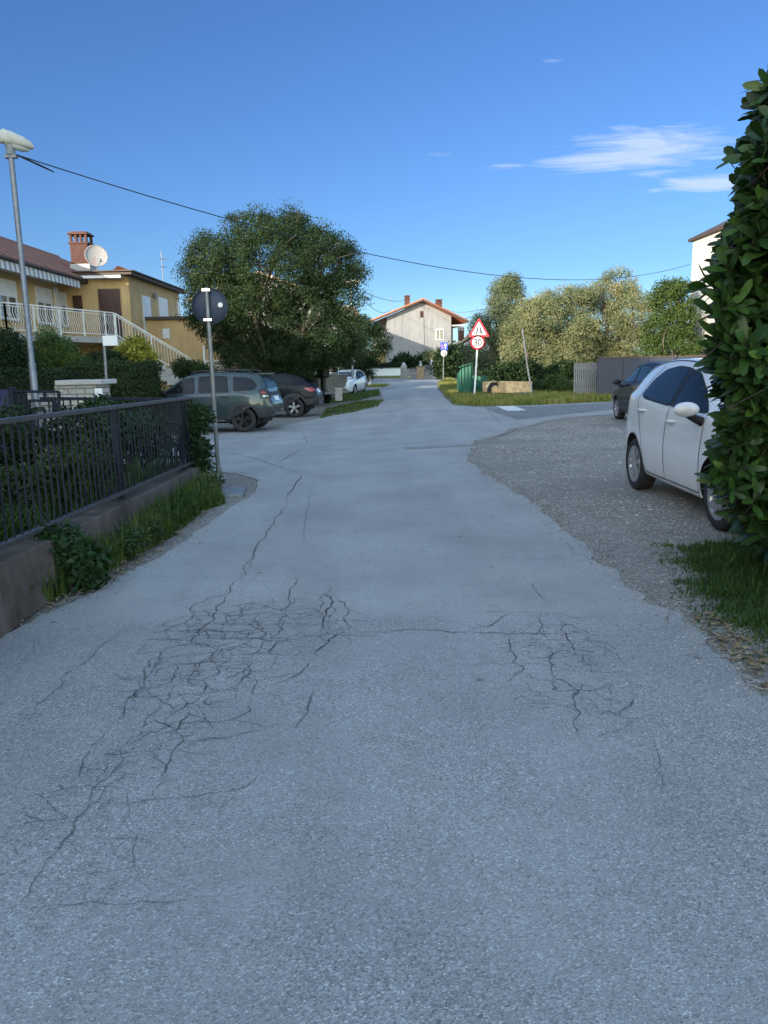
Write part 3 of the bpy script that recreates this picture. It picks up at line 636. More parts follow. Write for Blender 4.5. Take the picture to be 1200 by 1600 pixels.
def rooftile(name, c, sx_=4.2, sy_=2.9, axis='x'):
    m, nt, P = newmat(name); v = pos(nt)
    sp = nt.nodes.new('ShaderNodeSeparateXYZ'); nt.links.new(v, sp.inputs[0])
    along, across = (sp.outputs[1], sp.outputs[0]) if axis == 'x' else (sp.outputs[0], sp.outputs[1])
    a = math_n(nt, 'SINE', math_n(nt, 'MULTIPLY', along, 2*math.pi*sx_))
    b = math_n(nt, 'FRACT', math_n(nt, 'MULTIPLY', across, sy_))
    n1 = noise(nt, v, 3.5, 5, .7); n2 = noise(nt, v, 14, 2)
    t = math_n(nt, 'ADD', math_n(nt, 'MULTIPLY', n1, .6), math_n(nt, 'MULTIPLY', n2, .4))
    col = mixc(nt, ramp(nt, t, [(.35, 0.0), (.65, 1.0)]), tuple(k*.72 for k in c), tuple(min(1, k*1.25) for k in c))
    nt.links.new(col, P.inputs['Base Color']); P.inputs['Roughness'].default_value = .85
    h = math_n(nt, 'ADD', math_n(nt, 'MULTIPLY', a, .5), math_n(nt, 'MULTIPLY', b, .8)); nt.links.new(bump(nt, h, .8, .05), P.inputs['Normal']); return m
MT['tile_brown'] = rooftile('brown_roof_tiles', (.20, .085, .06))
MT['tile_orange'] = rooftile('orange_roof_tiles', (.46, .13, .045), axis='x')
MT['tile_pale'] = rooftile('pale_roof_tiles', (.40, .30, .20), axis='y')
def brickmat(name, c1, c2, mortar, s=9, row=.09):
    m, nt, P = newmat(name); v = pos(nt)
    sp = nt.nodes.new('ShaderNodeSeparateXYZ'); nt.links.new(v, sp.inputs[0])
    cx = nt.nodes.new('ShaderNodeCombineXYZ'); nt.links.new(math_n(nt, 'ADD', sp.outputs[0], sp.outputs[1]), cx.inputs[0]); nt.links.new(sp.outputs[2], cx.inputs[1])
    b = nt.nodes.new('ShaderNodeTexBrick'); nt.links.new(cx.outputs[0], b.inputs[0]); b.inputs['Scale'].default_value = 1
    b.inputs['Brick Width'].default_value = row*3; b.inputs['Row Height'].default_value = row; b.inputs['Mortar Size'].default_value = row*.12
    b.inputs['Color1'].default_value = (*c1, 1); b.inputs['Color2'].default_value = (*c2, 1); b.inputs['Mortar'].default_value = (*mortar, 1)
    n = noise(nt, v, s, 5, .7)
    nt.links.new(mixc(nt, 1.0, b.outputs[0], ramp(nt, n, [(.3, .7), (.7, 1.2)]), 'MULTIPLY'), P.inputs['Base Color'])
    P.inputs['Roughness'].default_value = .9; nt.links.new(bump(nt, math_n(nt, 'SUBTRACT', n, b.outputs['Fac']), .6, .02), P.inputs['Normal']); return m
MT['brick'] = brickmat('chimney_brick', (.10, .030, .022), (.075, .025, .019), (.08, .062, .052))
MT['limestone'] = brickmat('limestone_blocks', (.48, .45, .39), (.36, .33, .29), (.20, .18, .155), 14, .105)
MT['yellow_stone'] = brickmat('yellow_stone_blocks', (.50, .36, .18), (.40, .27, .14), (.3, .24, .16), 14, .12)
def awnmat():
    m, nt, P = newmat('striped_awning_cloth'); v = pos(nt); sp = nt.nodes.new('ShaderNodeSeparateXYZ'); nt.links.new(v, sp.inputs[0])
    f = math_n(nt, 'FRACT', math_n(nt, 'MULTIPLY', sp.outputs[1], 2.7)); c = ramp(nt, f, [(0.0, (.62, .62, .60)), (.52, (.62, .62, .60)), (.56, (.25, .27, .30)), (.96, (.25, .27, .30))])
    nt.links.new(c, P.inputs['Base Color']); P.inputs['Roughness'].default_value = .8; return m
MT['awning'] = awnmat()

def window(parent, c, wd, ht, facing, shutter=0.0, name='window', deep=.06, frame='pvc', mull=1):
    """window on a wall: facing '+x' or '-y'; c = centre on the wall face"""
    def pl(b, u0, u1, z0, z1, d0, d1, m=0):
        if facing == '+x': b.bb(c[0]+d0, c[0]+d1, c[1]+u0, c[1]+u1, c[2]+z0, c[2]+z1, m)
        elif facing == '-x': b.bb(c[0]-d1, c[0]-d0, c[1]+u0, c[1]+u1, c[2]+z0, c[2]+z1, m)
        else: b.bb(c[0]+u0, c[0]+u1, c[1]-d1, c[1]-d0, c[2]+z0, c[2]+z1, m)
    t = .07; b = MB()
    pl(b, -wd/2, -wd/2+t, -ht/2, ht/2, -.02, deep); pl(b, wd/2-t, wd/2, -ht/2, ht/2, -.02, deep)
    pl(b, -wd/2+t, wd/2-t, ht/2-t, ht/2, -.02, deep-.003); pl(b, -wd/2+t, wd/2-t, -ht/2, -ht/2+t, -.02, deep-.003)
    for k in range(mull): x = -wd/2+wd*(k+1)/(mull+1); pl(b, x-.03, x+.03, -ht/2+t, ht/2-t, -.02, deep-.006)
    w_ = b.build(name, MT[frame], parent)
    b = MB(); pl(b, -wd/2+t, wd/2-t, -ht/2+t, ht/2-t, -.02, .015); b.build('pane', MT['winglass'], w_)
    if shutter > 0:
        b = MB(); n = int(shutter/.055)
        for k in range(n): pl(b, -wd/2+t+.002, wd/2-t-.002, ht/2-t-(k+1)*.055+.006, ht/2-t-k*.055, .016, .042)
        b.build('roller_shutter', MT['pvc'], w_)
    b = MB(); pl(b, -wd/2-.08, wd/2+.08, -ht/2-.05, -ht/2-.004, -.02, .13); b.build('sill', MT['pale_concrete'], w_)
    return w_
def antenna(name_parent, p, h, m, arms=((.8, .9), (.6, .5))):
    b = MB(); p = Vector(p); b.tube([p, p+Vector((0, 0, h))], .025, 6)
    for fr, L in arms:
        z = p.z+h*fr; b.tube([(p.x-L*.35, p.y, z), (p.x+L, p.y, z)], .012, 5)
        for k in range(6): x = p.x-L*.3+k*L*.25; b.tube([(x, p.y-.25, z), (x, p.y+.25, z)], .007, 4)
    return b.build('antenna', m, name_parent)
def chimney(parent, x, y, z0, z1, w_, d_, m='brick', vents=True):
    b = MB(); hh = z1-z0
    b.bb(x-w_/2, x+w_/2, y-d_/2, y+d_/2, z0, z1-.42*min(1, hh/1.6)-.14)
    o = b.build('chimney', MT[m], parent, bevel=.01)
    zt = z1-.42*min(1, hh/1.6)-.14; b = MB()
    b.bb(x-w_/2-.05, x+w_/2+.05, y-d_/2-.05, y+d_/2+.05, zt+.002, zt+.09)
    for i in (-1, -.33, .33, 1):
        for j in (-1, 1): b.bb(x+i*(w_/2-.06)-.055, x+i*(w_/2-.06)+.055, y+j*(d_/2-.06)-.055, y+j*(d_/2-.06)+.055, zt+.09, z1-.14)
    b.bb(x-w_/2-.06, x+w_/2+.06, y-d_/2-.06, y+d_/2+.06, z1-.138, z1-.06); b.bb(x-w_/2+.02, x+w_/2-.02, y-d_/2+.02, y+d_/2-.02, z1-.06, z1)
    b.build('chimney_cap', MT[m], o, bevel=.008); return o

def railing(parent, path, h, name='railing', belly=.09, step=.125, posts=None):
    """curved-baluster railing along a polyline of floor points; rails are one mesh, every baluster a child of its own"""
    path = [Vector(p) for p in path]; b = MB(); up = Vector((0, 0, 1))
    for a, c in zip(path, path[1:]):
        b.bar(a+up*h, c+up*h, .06, .045); b.bar(a+up*.1, c+up*.1, .035, .03); b.bar(a+up*(h-.09), c+up*(h-.09), .03, .025)
    r_ = b.build(name, MT['white'], parent)
    pm = None; bm_ = {}
    for si, (a, c) in enumerate(zip(path, path[1:])):
        d = c-a; L = d.xy.length; n = max(1, int(L/step)); out = Vector((d.y, -d.x, 0)).normalized()
        if out.x < 0 and abs(out.x) > abs(out.y): out = -out
        if out.y > 0 and abs(out.y) >= abs(out.x): out = -out
        for k in range(n+1):
            p = a+d*(k/n)
            if k in (0, n) or k % 11 == 0:
                q = MB(); q.box((p.x, p.y, p.z+(h-.03)/2-.05), (.05, .05, h-.03+.1)); q.build('post', MT['white'], r_); continue
            key = (round(out.x, 3), round(out.y, 3))
            if key not in bm_:
                q = MB(); q.tube([out*0+up*.1, out*belly*.2+up*(.1+.15*(h-.2)), out*belly+up*(.1+.38*(h-.2)), out*-.025+up*(.1+.75*(h-.2)), up*(h-.1)], .011, 5); bm_[key] = q.mesh('baluster', MT['white'])
            o = bpy.data.objects.new('baluster', bm_[key]); COL.objects.link(o); o.parent = r_; o.location = p
    return r_

# ---- ochre house with balcony
H = thing('house', 'ochre two storey house with curved white balcony railing, awning and satellite dish', 'house', (-12, 30, gz(-12, 30)))
zg = -.6
b = MB(); b.bb(-20.6, -13.82, 15.5, 46, zg, 5.36); b.bb(-13.82, -11.0, 35, 43.6, zg, 5.48); b.bb(-10.46, -7.58, 37, 44.5, zg, 3.70); b.bb(-11.0, -10.46, 37, 43.6, zg, 3.70)
b.build('wall', MT['ochre'], H)
# main hipped roof
b = MB(); ex, er, ze, zr = -12.77, -17.1, 5.33, 7.36
b.add([(ex, 14.6, ze), (ex, 46.6, ze), (er, 46.6-3.8, zr), (er, 18.6, zr), (-21.4, 14.6, ze), (-21.4, 46.6, ze)], [(0, 1, 2, 3), (4, 3, 2, 5), (1, 5, 2), (0, 3, 4)])
b.add([(ex, 14.6, ze-.16), (ex, 46.6, ze-.16), (-21.4, 46.6, ze-.16), (-21.4, 14.6, ze-.16), (ex, 14.6, ze-.003), (ex, 46.6, ze-.003), (-21.4, 46.6, ze-.003), (-21.4, 14.6, ze-.003)], [(3, 2, 1, 0), (0, 1, 5, 4), (1, 2, 6, 5), (2, 3, 7, 6), (3, 0, 4, 7)], 1)
b.tube([(ex+.06, 14.6, ze-.05), (ex+.06, 34.2, ze-.05)], .07, 8, 1)
# tile rolls so that the roof edge is not a straight cut
for k in range(150):
    y = 14.7+k*.21; f = min(1, (46.4-y)/3.8) if y > 42.6 else min(1, (y-14.6)/4)
    if f > .05: b.tube([(ex-.02, y, ze+.03), (ex+(er-ex)*f, y, ze+.03+(zr-ze)*f)], .055, 5, 0, cap=True)
b.tube([(er, 18.6, zr+.03), (er, 42.8, zr+.03)], .11, 7)
rf = b.build('roof', [MT['tile_brown'], MT['darktrim']], H)
chimney(rf, at(129, 400, 38).x, 38, 5.7, at(129, 363.5, 38).z, .82, .8)
p = at(128, 421, 37.58); b = MB(); cx_ = at(129, 400, 38).x; b.bb(cx_-.46, cx_+.46, 37.54, 38.46, 5.6, at(129, 412, 37.5).z); b.build('chimney_base', MT['pale_concrete'], rf)
# flat roof slabs of the annexe
b = MB(); b.bb(-13.82, -10.65, 34.4, 44, 5.483, 5.60); b.bb(-13.82, -10.55, 34.3, 44.1, 5.603, 5.66); b.build('flat_roof', MT['darktrim'], H, bevel=.01)
b = MB(); b.bb(-13.75, -11.15, 34.45, 34.99, 5.36, 5.48); b.build('soffit', MT['pvc'], H)
b = MB(); b.bb(-11.0, -7.48, 36.85, 44.6, 3.704, 3.85); b.build('coping', MT['darktrim'], H, bevel=.01)
# little ridge tiles on the far end of the annexe roof
b = MB(); b.add([(-11.3, 39.6, 5.84), (-12.9, 39.6, 6.5), (-13.82, 39.6, 5.84), (-11.3, 44.3, 5.84), (-12.9, 44.3, 6.5), (-13.82, 44.3, 5.84)], [(0, 3, 4, 1), (1, 4, 5, 2), (0, 1, 2), (3, 5, 4)]); b.build('small_roof', MT['tile_orange'], H)
# awning
b = MB(); b.add([(-12.75, 15, 5.20), (-12.75, 34.0, 5.20), (-12.72, 34.0, 4.90), (-12.72, 15, 4.90), (-12.772, 15, 5.20), (-12.772, 34.0, 5.20), (-12.76, 34.0, 4.90), (-12.76, 15, 4.90)], [(0, 1, 2, 3), (7, 6, 5, 4), (0, 4, 5, 1), (3, 2, 6, 7), (0, 3, 7, 4), (1, 5, 6, 2)])
aw = b.build('awning', MT['awning'], H)
b = MB(); b.bb(-13.82, -12.773, 15, 34.0, 5.105, 5.16); b.build('awning_box', MT['pvc'], aw)
# windows of the balcony front, facing the street
for y, wd, z, ht, sh in ((32.7, 1.5, 4.1, 1.45, .58), (35.3-.35, 1.25, 4.08, 1.42, .52), (29.5, 1.5, 4.1, 1.45, .6), (26.5, 1.5, 4.1, 1.45, .6)):
    window(H, (-13.82, y, z), wd, ht, '+x', sh)
b = MB(); b.bb(-13.84, -13.74, 33.75, 34.1, 2.8, 4.95); b.build('balcony_door', MT['pvc'], H)
# door and dark shutter on the wall facing the street end
b = MB(); dx0 = at(161, 500, 35).x; dx1 = at(188, 500, 35).x
b.bb(dx0-.09, dx0-.002, 34.93, 34.90, 2.8, 4.86); b.bb(dx1+.002, dx1+.09, 34.93, 34.90, 2.8, 4.86); b.bb(dx0-.09, dx1+.09, 34.932, 34.90, 4.862, 4.95)
dr = b.build('door', MT['darkwood'], H)
b = MB(); b.bb(dx0, dx1, 34.97, 34.90, 2.8, 4.86); b.bb(dx0+.14, dx1-.14, 34.955, 34.969, 2.95, 4.0); b.bb(dx0+.14, dx1-.14, 34.955, 34.969, 4.08, 4.75); b.build('door_leaf', MT['darkwood'], dr)
b = MB(); b.bb(dx0+.04, dx0+.07, 34.90, 34.968, 3.75, 3.9); b.build('handle', MT['chrome'], dr)
sx0, sx1 = at(115, 470, 35).x, at(129, 470, 35).x
b = MB(); zt, zb_ = at(120, 462, 35).z, at(120, 487, 35).z
b.bb(sx0, sx1, 34.94, 34.90, zb_, zt)
for k in range(10): b.box(((sx0+sx1)/2, 34.93, zb_+.04+k*(zt-zb_-.06)/9.5), (sx1-sx0-.06, .03, .05), 0, 0, R(25))
b.build('shutter', MT['darkwood'], H)
# long side: white roller door, shuttered window, lamp
b = MB()
for k in range(40): b.bb(-11.01, -10.94-.012*(k % 2), 36.75, 37.95, 2.62+k*.055, 2.672+k*.055)
b.build('shutter_door', MT['pvc'], H)
b = MB()
for k in range(24): b.bb(-11.01, -10.94-.012*(k % 2), 39.4, 41.0, 3.65+k*.055, 3.702+k*.055)
b.build('window_shutter', MT['pvc'], H)
b = MB(); b.bb(-11.01, -10.93, 43.0, 43.5, 3.4, 5.0); b.build('window_shutter', MT['pvc'], H)
b = MB(); b.box((-10.90, 38.6, 4.95), (.18, .2, .24)); b.build('wall_lamp', MT['greytrim'], H, bevel=.03)
b = MB(); b.bb(-10.2, -9.88, 36.95, 36.998, 2.85, 3.3); b.build('meter_box', MT['pvc'], H, bevel=.01)
# balcony slab and railing
P0, P1 = Vector((-12.85, 27.2, 2.8)), Vector((-11.15, 33.2, 2.8)); PL = Vector((-21, 27.0, 2.8))
b = MB(); b.prism([(-13.82, 27.0), (-12.75, 27.05), (-11.05, 33.3), (-11.05, 35), (-13.82, 35)], 2.55, 2.79); b.prism([(-20.6, 26.9), (-13.82, 26.95), (-13.82, 15.6), (-20.6, 15.6)][::-1], 2.5, 2.6)
bl = b.build('balcony', MT['pale_concrete'], H)
b = MB(); b.bb(-13.2, -13.0, 27.4, 27.6, zg, 2.55); b.build('balcony_column', MT['darkwood'], bl)
b = MB(); b.bb(-11.7, -11.5, 32.9, 33.1, zg, 2.55); b.build('balcony_column', MT['darkwood'], bl)
railing(H, [Vector((-13.82, 27.15, 2.8)), P0, P1], 1.0)
# stairs down to the yard
SB = Vector((-8.3, 34.4, .86)); d = SB-P1; n = 11; b = MB(); rz = math.atan2(d.y, d.x)
for k in range(n):
    p = P1+d*((k+.5)/n)+Vector((-d.y, d.x, 0)).normalized()*.55; z1 = 2.8-(k+.6)*(2.8-.86)/n
    b.box((p.x, p.y, z1-.35), (d.xy.length/n*1.02, 1.15, .7), rz)
b.box((SB.x+.4, SB.y+1.0, .1), (1.2, 1.6, 1.3), rz)
b.build('stairs', MT['pale_concrete'], H)
railing(H, [P1+Vector((.05, 0, 0)), SB], .98, belly=.06)
# satellite dish on the roof edge
b = MB(); dc = at(150, 401, 36.4); prof = [(r, .09*(r/.5)**2) for r in (0.001, .12, .25, .38, .48, .5)]+[(.5, .085+.03), (.47, .10)]
b.lathe([(r, -h) for r, h in prof], 28, axis='Y')
ds = b.build('satellite_dish', MT['dish'], H)
ds.matrix_parent_inverse = (Matrix.Translation(H.location)).inverted(); ds.location = dc; ds.rotation_euler = (R(-14), 0, R(28))
b = MB(); b.tube([(0, .02, -.48), (.1, -.5, -.38)], .015, 5); b.box((.1, -.52, -.36), (.1, .12, .1)); b.tube([(0, .1, 0), (.05, .3, -.35), (.05, .3, -1.0)], .025, 6); b.build('dish_arm', MT['dullsteel'], ds)
antenna(H, (-13.55, 27.3, 5.4), 2.35, MT['dullsteel'], ((.72, .5),))
antenna(H, (-11.5, 42.5, 5.8), 1.75, MT['dullsteel'], ((.78, .3), (.55, .22)))
# carport with pergola under the tree and its white gate
H2 = thing('carport', 'dark open carport with brown beam and orange post beside the ochre house', 'carport', (-6.5, 37.5, gz(-6.5, 37)))
b = MB(); b.bb(-7.88, -4.6, 36.9, 37.2, 2.25, 2.55); b.bb(-7.88, -4.6, 37.2, 41.5, 2.45, 2.6); b.build('roof', MT['darktrim'], H2)
b = MB(); b.bb(-7.85, -4.5, 41.5, 41.7, -.5, 2.45); b.build('wall', MT['concrete'], H2)
b = MB(); b.bb(-5.9, -5.55, 36.92, 37.15, -.5, 2.25); b.build('post', MT['ochre'], H2)
t = thing('metal_gate', 'low white metal gate in front of the dark carport', 'gate', (-7, 36, gz(-7, 36)))
b = MB()
x0, x1 = at(318, 560, 36).x, at(384, 560, 36).x
b.bb(x0, x0+.09, 35.95, 36.05, -.4, at(322, 540, 36).z); b.build('post', MT['white'], t)
b = MB(); zt = at(350, 563, 36).z; zb_ = at(350, 583, 36).z
b.bar((x0+.1, 36, zt), (x1, 36, zt), .04, .05); b.bar((x0+.1, 36, zb_), (x1, 36, zb_), .04, .05); b.bar((x0+.1, 36, zt-.22), (x0+1, 36, zt-.22), .04, .05)
for k in range(18): x = x0+.15+k*(x1-x0-.2)/17; b.bar((x, 36, zb_-.3), (x, 36, zt if k < 12 else zt), .02, .02)
b.build('gate_leaf', MT['white'], t)

# ---- far gabled house
YH = 100.0
def atx(px, py=500, Y=YH): return at(px, py, Y).x
def atz(px, py, Y=YH): return at(px, py, Y).z
G = thing('house', 'grey rendered house with orange tiled gable roof at the end of the road', 'house', (5, YH, 0))
xl, xr, xa = atx(604), atx(706), atx(659.5)
za = atz(659.5, 470.5); sl = (za-atz(596, 497))/(xa-atx(596)); sr = (za-atz(731, 503.5))/(atx(731)-xa)
zl, zr_ = za-sl*(xa-xl), za-sr*(xr-xa)
b = MB(); b.prism([(xl, -.5), (xr, -.5), (xr, zr_-.1), (xa, za-.1), (xl, zl-.1)], YH, YH+13, plane='XZ'); b.build('wall', MT['grey_render'], G)
b = MB(); xL, xR = atx(576), atx(732)
for s_, x_, k in ((1, xL, sl), (-1, xR, sr)):
    zE = za-k*abs(xa-x_)
    V = [(x_, YH-.75, zE), (xa, YH-.75, za), (xa, YH+13.6, za), (x_, YH+13.6, zE)]
    V += [(x, y, z+.2) for x, y, z in V]
    b.add(V, [(0, 1, 2, 3), (7, 6, 5, 4), (0, 4, 5, 1), (1, 5, 6, 2), (2, 6, 7, 3), (3, 7, 4, 0)], 0)
    for q in range(34): y = YH-.7+q*.42; b.tube([(x_, y, zE+.21), (xa, y, za+.21)], .1, 5, 0)
rf = b.build('roof', MT['tile_orange'], G)
b = MB()
for x_, k in ((xL, sl), (xR, sr)): b.bar((x_, YH-.77, za-k*abs(xa-x_)+.08), (xa, YH-.77, za+.08), .05, .22)
b.build('bargeboard', MT['darktrim'], rf)
# porch on the right under the long eave
x2 = atx(728)
b = MB(); b.bb(atx(705.5), atx(711), YH+.8, YH+1.6, -.5, atz(708, 508)); b.build('porch_wall', MT['darktrim'], G)
b = MB(); b.bb(xr+.05, x2, YH+.2, YH+13, atz(715, 509), atz(715, 507)); b.build('porch_soffit', MT['pale_wall'], G)
b = MB(); b.bb(xl-1.5, xl-.05, YH+2, YH+12, -.5, 3); b.bb(xl-1.6, xl-.02, YH+1.5, YH+12, 3.003, 3.2); b.build('side_wing', MT['ochre'], G)
w_ = window(G, ((atx(681)+atx(694))/2, YH, (atz(688, 514)+atz(688, 531))/2), atx(694)-atx(681), atz(688, 514)-atz(688, 531), '-y', 0)
b = MB(); b.bb(atx(656.5), atx(661.5), YH-.05, YH+.03, atz(659, 496), atz(659, 486))
for k in range(7): z = atz(659, 496)+.08+k*(.66/7); b.box(((atx(656.5)+atx(661.5))/2, YH-.06, z), (.34, .03, .05), 0, 0, R(25))
b.build('attic_shutter', MT['darkwood'], G)
b = MB(); b.tube([(atx(662), YH-.06, -.3), (atx(661.5), YH-.06, atz(660, 497))], .045, 6); b.build('drainpipe', MT['greytrim'], G)
for a, c, t_, wd in ((645, 472, 461, .6), (697, 489, 467, .75), (687.5, 485, 477.5, .6)):
    chimney(rf, atx(a), YH+4, atz(a, c+6), atz(a, t_)+.3, wd, .7)
antenna(G, (atx(617), YH+3, atz(617, 487)), atz(617, 454)-atz(617, 480), MT['dullsteel'], ((.95, 1.1), (.72, .7)))
G.rotation_euler.z = R(8)
# small pale house behind it on the right
G2 = thing('house', 'small pale house with light tiled roof and brick chimney behind the grey gabled house', 'house', (13, 118, 0))
Y2 = 118
x0, x1 = atx(706, 540, Y2), atx(752, 540, Y2); zE, zR = atz(706, 546, Y2), atz(730, 519, Y2); xm = x1-.4
b = MB(); b.prism([(x0+.4, -.5), (x1+2, -.5), (x1+2, zE), (xm, zR-.3), (x0+.4, zE)], Y2, Y2+9, plane='XZ'); b.build('wall', MT['pale_wall'], G2)
b = MB()
for a_, c_ in (((x0-.3, zE-.05), (xm, zR)), ((xm, zR), (2*xm-x0, zE-.05))):
    V = [(a_[0], Y2-.6, a_[1]), (c_[0], Y2-.6, c_[1]), (c_[0], Y2+9.5, c_[1]), (a_[0], Y2+9.5, a_[1])]; V += [(x, y, z+.25) for x, y, z in V]
    b.add(V, [(0, 1, 2, 3), (7, 6, 5, 4), (0, 4, 5, 1), (1, 5, 6, 2), (2, 6, 7, 3), (3, 7, 4, 0)])
rf = b.build('roof', MT['tile_pale'], G2)
chimney(rf, atx(721.5, 520, Y2), Y2+1, atz(721, 532, Y2), atz(721, 511, Y2), .85, .8)
window(G2, (atx(735, 555, Y2), Y2, 3.0), 1.0, 1.2, '-y', .3)
# pale house peeping out behind the two dark trees
G3 = thing('house', 'grey house with pale tiled roof half hidden behind the big dark tree', 'house', (-5, 62, 0))
Y3 = 62
x0, x1 = atx(490, 480, Y3), atx(558, 480, Y3); zt = atz(550, 497, Y3)
b = MB(); b.bb(x0, x1, Y3, Y3+9, -.6, zt); b.build('wall', MT['grey_render'], G3)
b = MB(); zr2 = zt+1.3
b.add([(x0-.4, Y3-.4, zt), (x1+.4, Y3-.4, zt), (x1+.4, Y3+9.4, zt), (x0-.4, Y3+9.4, zt), (x0+3, Y3+4.5, zr2), (x1-2.2, Y3+4.5, zr2)], [(0, 1, 5, 4), (1, 2, 5), (2, 3, 4, 5), (3, 0, 4), (3, 2, 1, 0)])
b.build('roof', MT['tile_pale'], G3)
for u in (.25,): window(G3, (x0+(x1-x0)*u, Y3, 1.6+.9), 1.1, 1.3, '-y', .5)

# ---- cream building on the right, beyond the side street
C_ = thing('house', 'tall cream house with dark gutter edge rising behind the laurel hedge', 'house', (20, 36, 0))
YB = 40.0; xl = at(1079, 450, YB).x; zE = at(1079, 377, YB).z
b = MB(); b.bb(xl, xl+9, 30.5, YB, -.5, zE); b.build('wall', MT['cream'], C_)
b = MB(); b.add([(xl-.14, 30.1, zE), (xl-.14, YB+.3, zE), (xl+9.4, YB+.3, zE), (xl+9.4, 30.1, zE), (xl-.14, 30.1, zE+.13), (xl-.14, YB+.3, zE+.13), (xl+9.4, YB+.3, zE+.13), (xl+9.4, 30.1, zE+.13), (xl+4.5, 32.5, zE+2.4), (xl+4.5, YB-2.5, zE+2.4)],
    [(3, 2, 1, 0), (0, 1, 5, 4), (1, 2, 6, 5), (2, 3, 7, 6), (3, 0, 4, 7), (4, 5, 9, 8), (5, 6, 9), (6, 7, 8, 9), (7, 4, 8)])
b.build('roof', MT['darktrim'], C_)
for y in (33.2, 36.2): window(C_, (xl, y, 5.6), 1.2, 1.4, '-x', .5)
window(C_, (xl+3.2, 30.5, 5.4), 1.2, 1.4, '-y', .5); window(C_, (xl+3.2, 30.5, 2.0), 1.2, 1.4, '-y', .5)

# ---- unseen houses added as sun blockers: they shade the road and the far gable
def shade_house(label, x0, x1, y0, y1, he, hr, m, tile, rows):
    t = thing('house', label, 'house', ((x0+x1)/2, (y0+y1)/2, 0))
    b = MB(); xm = (x0+x1)/2; b.prism([(x0, -.5), (x1, -.5), (x1, he), (xm, hr-.3), (x0, he)], y0, y1, plane='XZ'); b.build('wall', MT[m], t)
    b = MB(); kk = (hr-he)/(x1-xm)
    for sg in (-1, 1):
        xe = xm+sg*(x1-xm+.6); V = [(xe, y0-.5, he-.6*kk), (xm, y0-.5, hr), (xm, y1+.5, hr), (xe, y1+.5, he-.6*kk)]; V += [(x, y, z+.2) for x, y, z in V]
        b.add(V, [(0, 1, 2, 3), (7, 6, 5, 4), (0, 4, 5, 1), (1, 5, 6, 2), (2, 6, 7, 3), (3, 7, 4, 0)])
    b.build('roof', MT[tile], t)
    for r_ in range(rows):
        n = int((y1-y0)/3.2)
        for q in range(n): window(t, (x1, y0+(q+.5)*(y1-y0)/n, 1.6+r_*2.9), 1.2, 1.4, '+x', .5)
    return t
shade_house('unseen tall house added behind the big tree to shade the far gable', -17, -5, 73, 87, 7.6, 9.8, 'grey_render', 'tile_pale', 3)
shade_house('unseen white two storey house added left of the street to shade the road', -24, -14.2, 1.5, 14.5, 5.6, 8.6, 'pale_wall', 'tile_brown', 2)
shade_house('unseen tall pale house added behind the camera to shade the road', -27, -14.5, -26, 0.2, 10.0, 13.4, 'cream', 'tile_brown', 3)
# ------------------------------------------------------------------ street furniture, walls and fences
# low garden wall with iron fence
MT['wallface'] = mat('rough_dark_wall', (.135, .112, .104), .95, .35, 2.6, 1.0, 38, stain=(.060, .050, .046), sstain=1.9, spec=.2, streak=.8)
wy0, wy1 = 2.2, 9.8
fx = lambda y: -2.20 - .02*(y-4.4)
wz = lambda y: .405 - .027*(y-4.4)
gw = MB()
Vw = []; N_ = 16
for i in range(N_+1):
    y = wy0+(wy1-wy0)*i/N_; j = .008*math.sin(i*2.3)
    Vw += [(fx(y)+.02+j, y, -.15), (fx(y)-.02+j*.5, y, wz(y)), (fx(y)-.24, y, wz(y)+.004), (fx(y)-.26, y, -.15)]
Fw_ = []
for i in range(N_):
    for k in range(3): Fw_.append((4*i+k, 4*i+k+1, 4*i+4+k+1, 4*i+4+k))
gw.add(Vw, Fw_+[(0, 1, 2, 3), (4*N_+3, 4*N_+2, 4*N_+1, 4*N_)])
o = gw.build('garden_wall', MT['wallface'], bevel=.012); tag(o, 'low rough dark concrete wall carrying the iron fence by the grass strip', 'wall')
F_ = thing('iron_fence', 'dark painted iron bar fence standing on the low garden wall', 'fence', (-2.3, 6, .4))
ftop = lambda y: 1.205-.015*(y-4.4)
fbot = lambda y: wz(y)+.065
b = MB(); ys = [wy0, 4.5, 7.1, wy1]
b.bar((fx(wy0)-.1, wy0, ftop(wy0)), (fx(wy1)-.1, wy1, ftop(wy1)), .055, .035); b.build('top_rail', MT['ironrail'], F_, bevel=.006)
b = MB(); b.bar((fx(wy0)-.1, wy0, fbot(wy0)), (fx(wy1)-.1, wy1, fbot(wy1)), .05, .035); b.build('bottom_rail', MT['ironrail'], F_, bevel=.006)
nb = 72
for k in range(nb):
    y = wy0+.05+(wy1-wy0-.1)*k/(nb-1); x = fx(y)-.1+random.uniform(-.003, .003)
    b = MB(); b.box((x, y, (fbot(y)+ftop(y))/2), (.011, .011, ftop(y)-fbot(y)-.036), random.uniform(-.1, .1)); b.build('bar', MT['iron'], F_)
for y in (4.42, 6.9, 9.3):
    b = MB(); b.box((fx(y)-.135, y, (wz(y)+ftop(y))/2-.02), (.045, .045, ftop(y)-wz(y)+.03)); b.build('post', MT['iron'], F_)
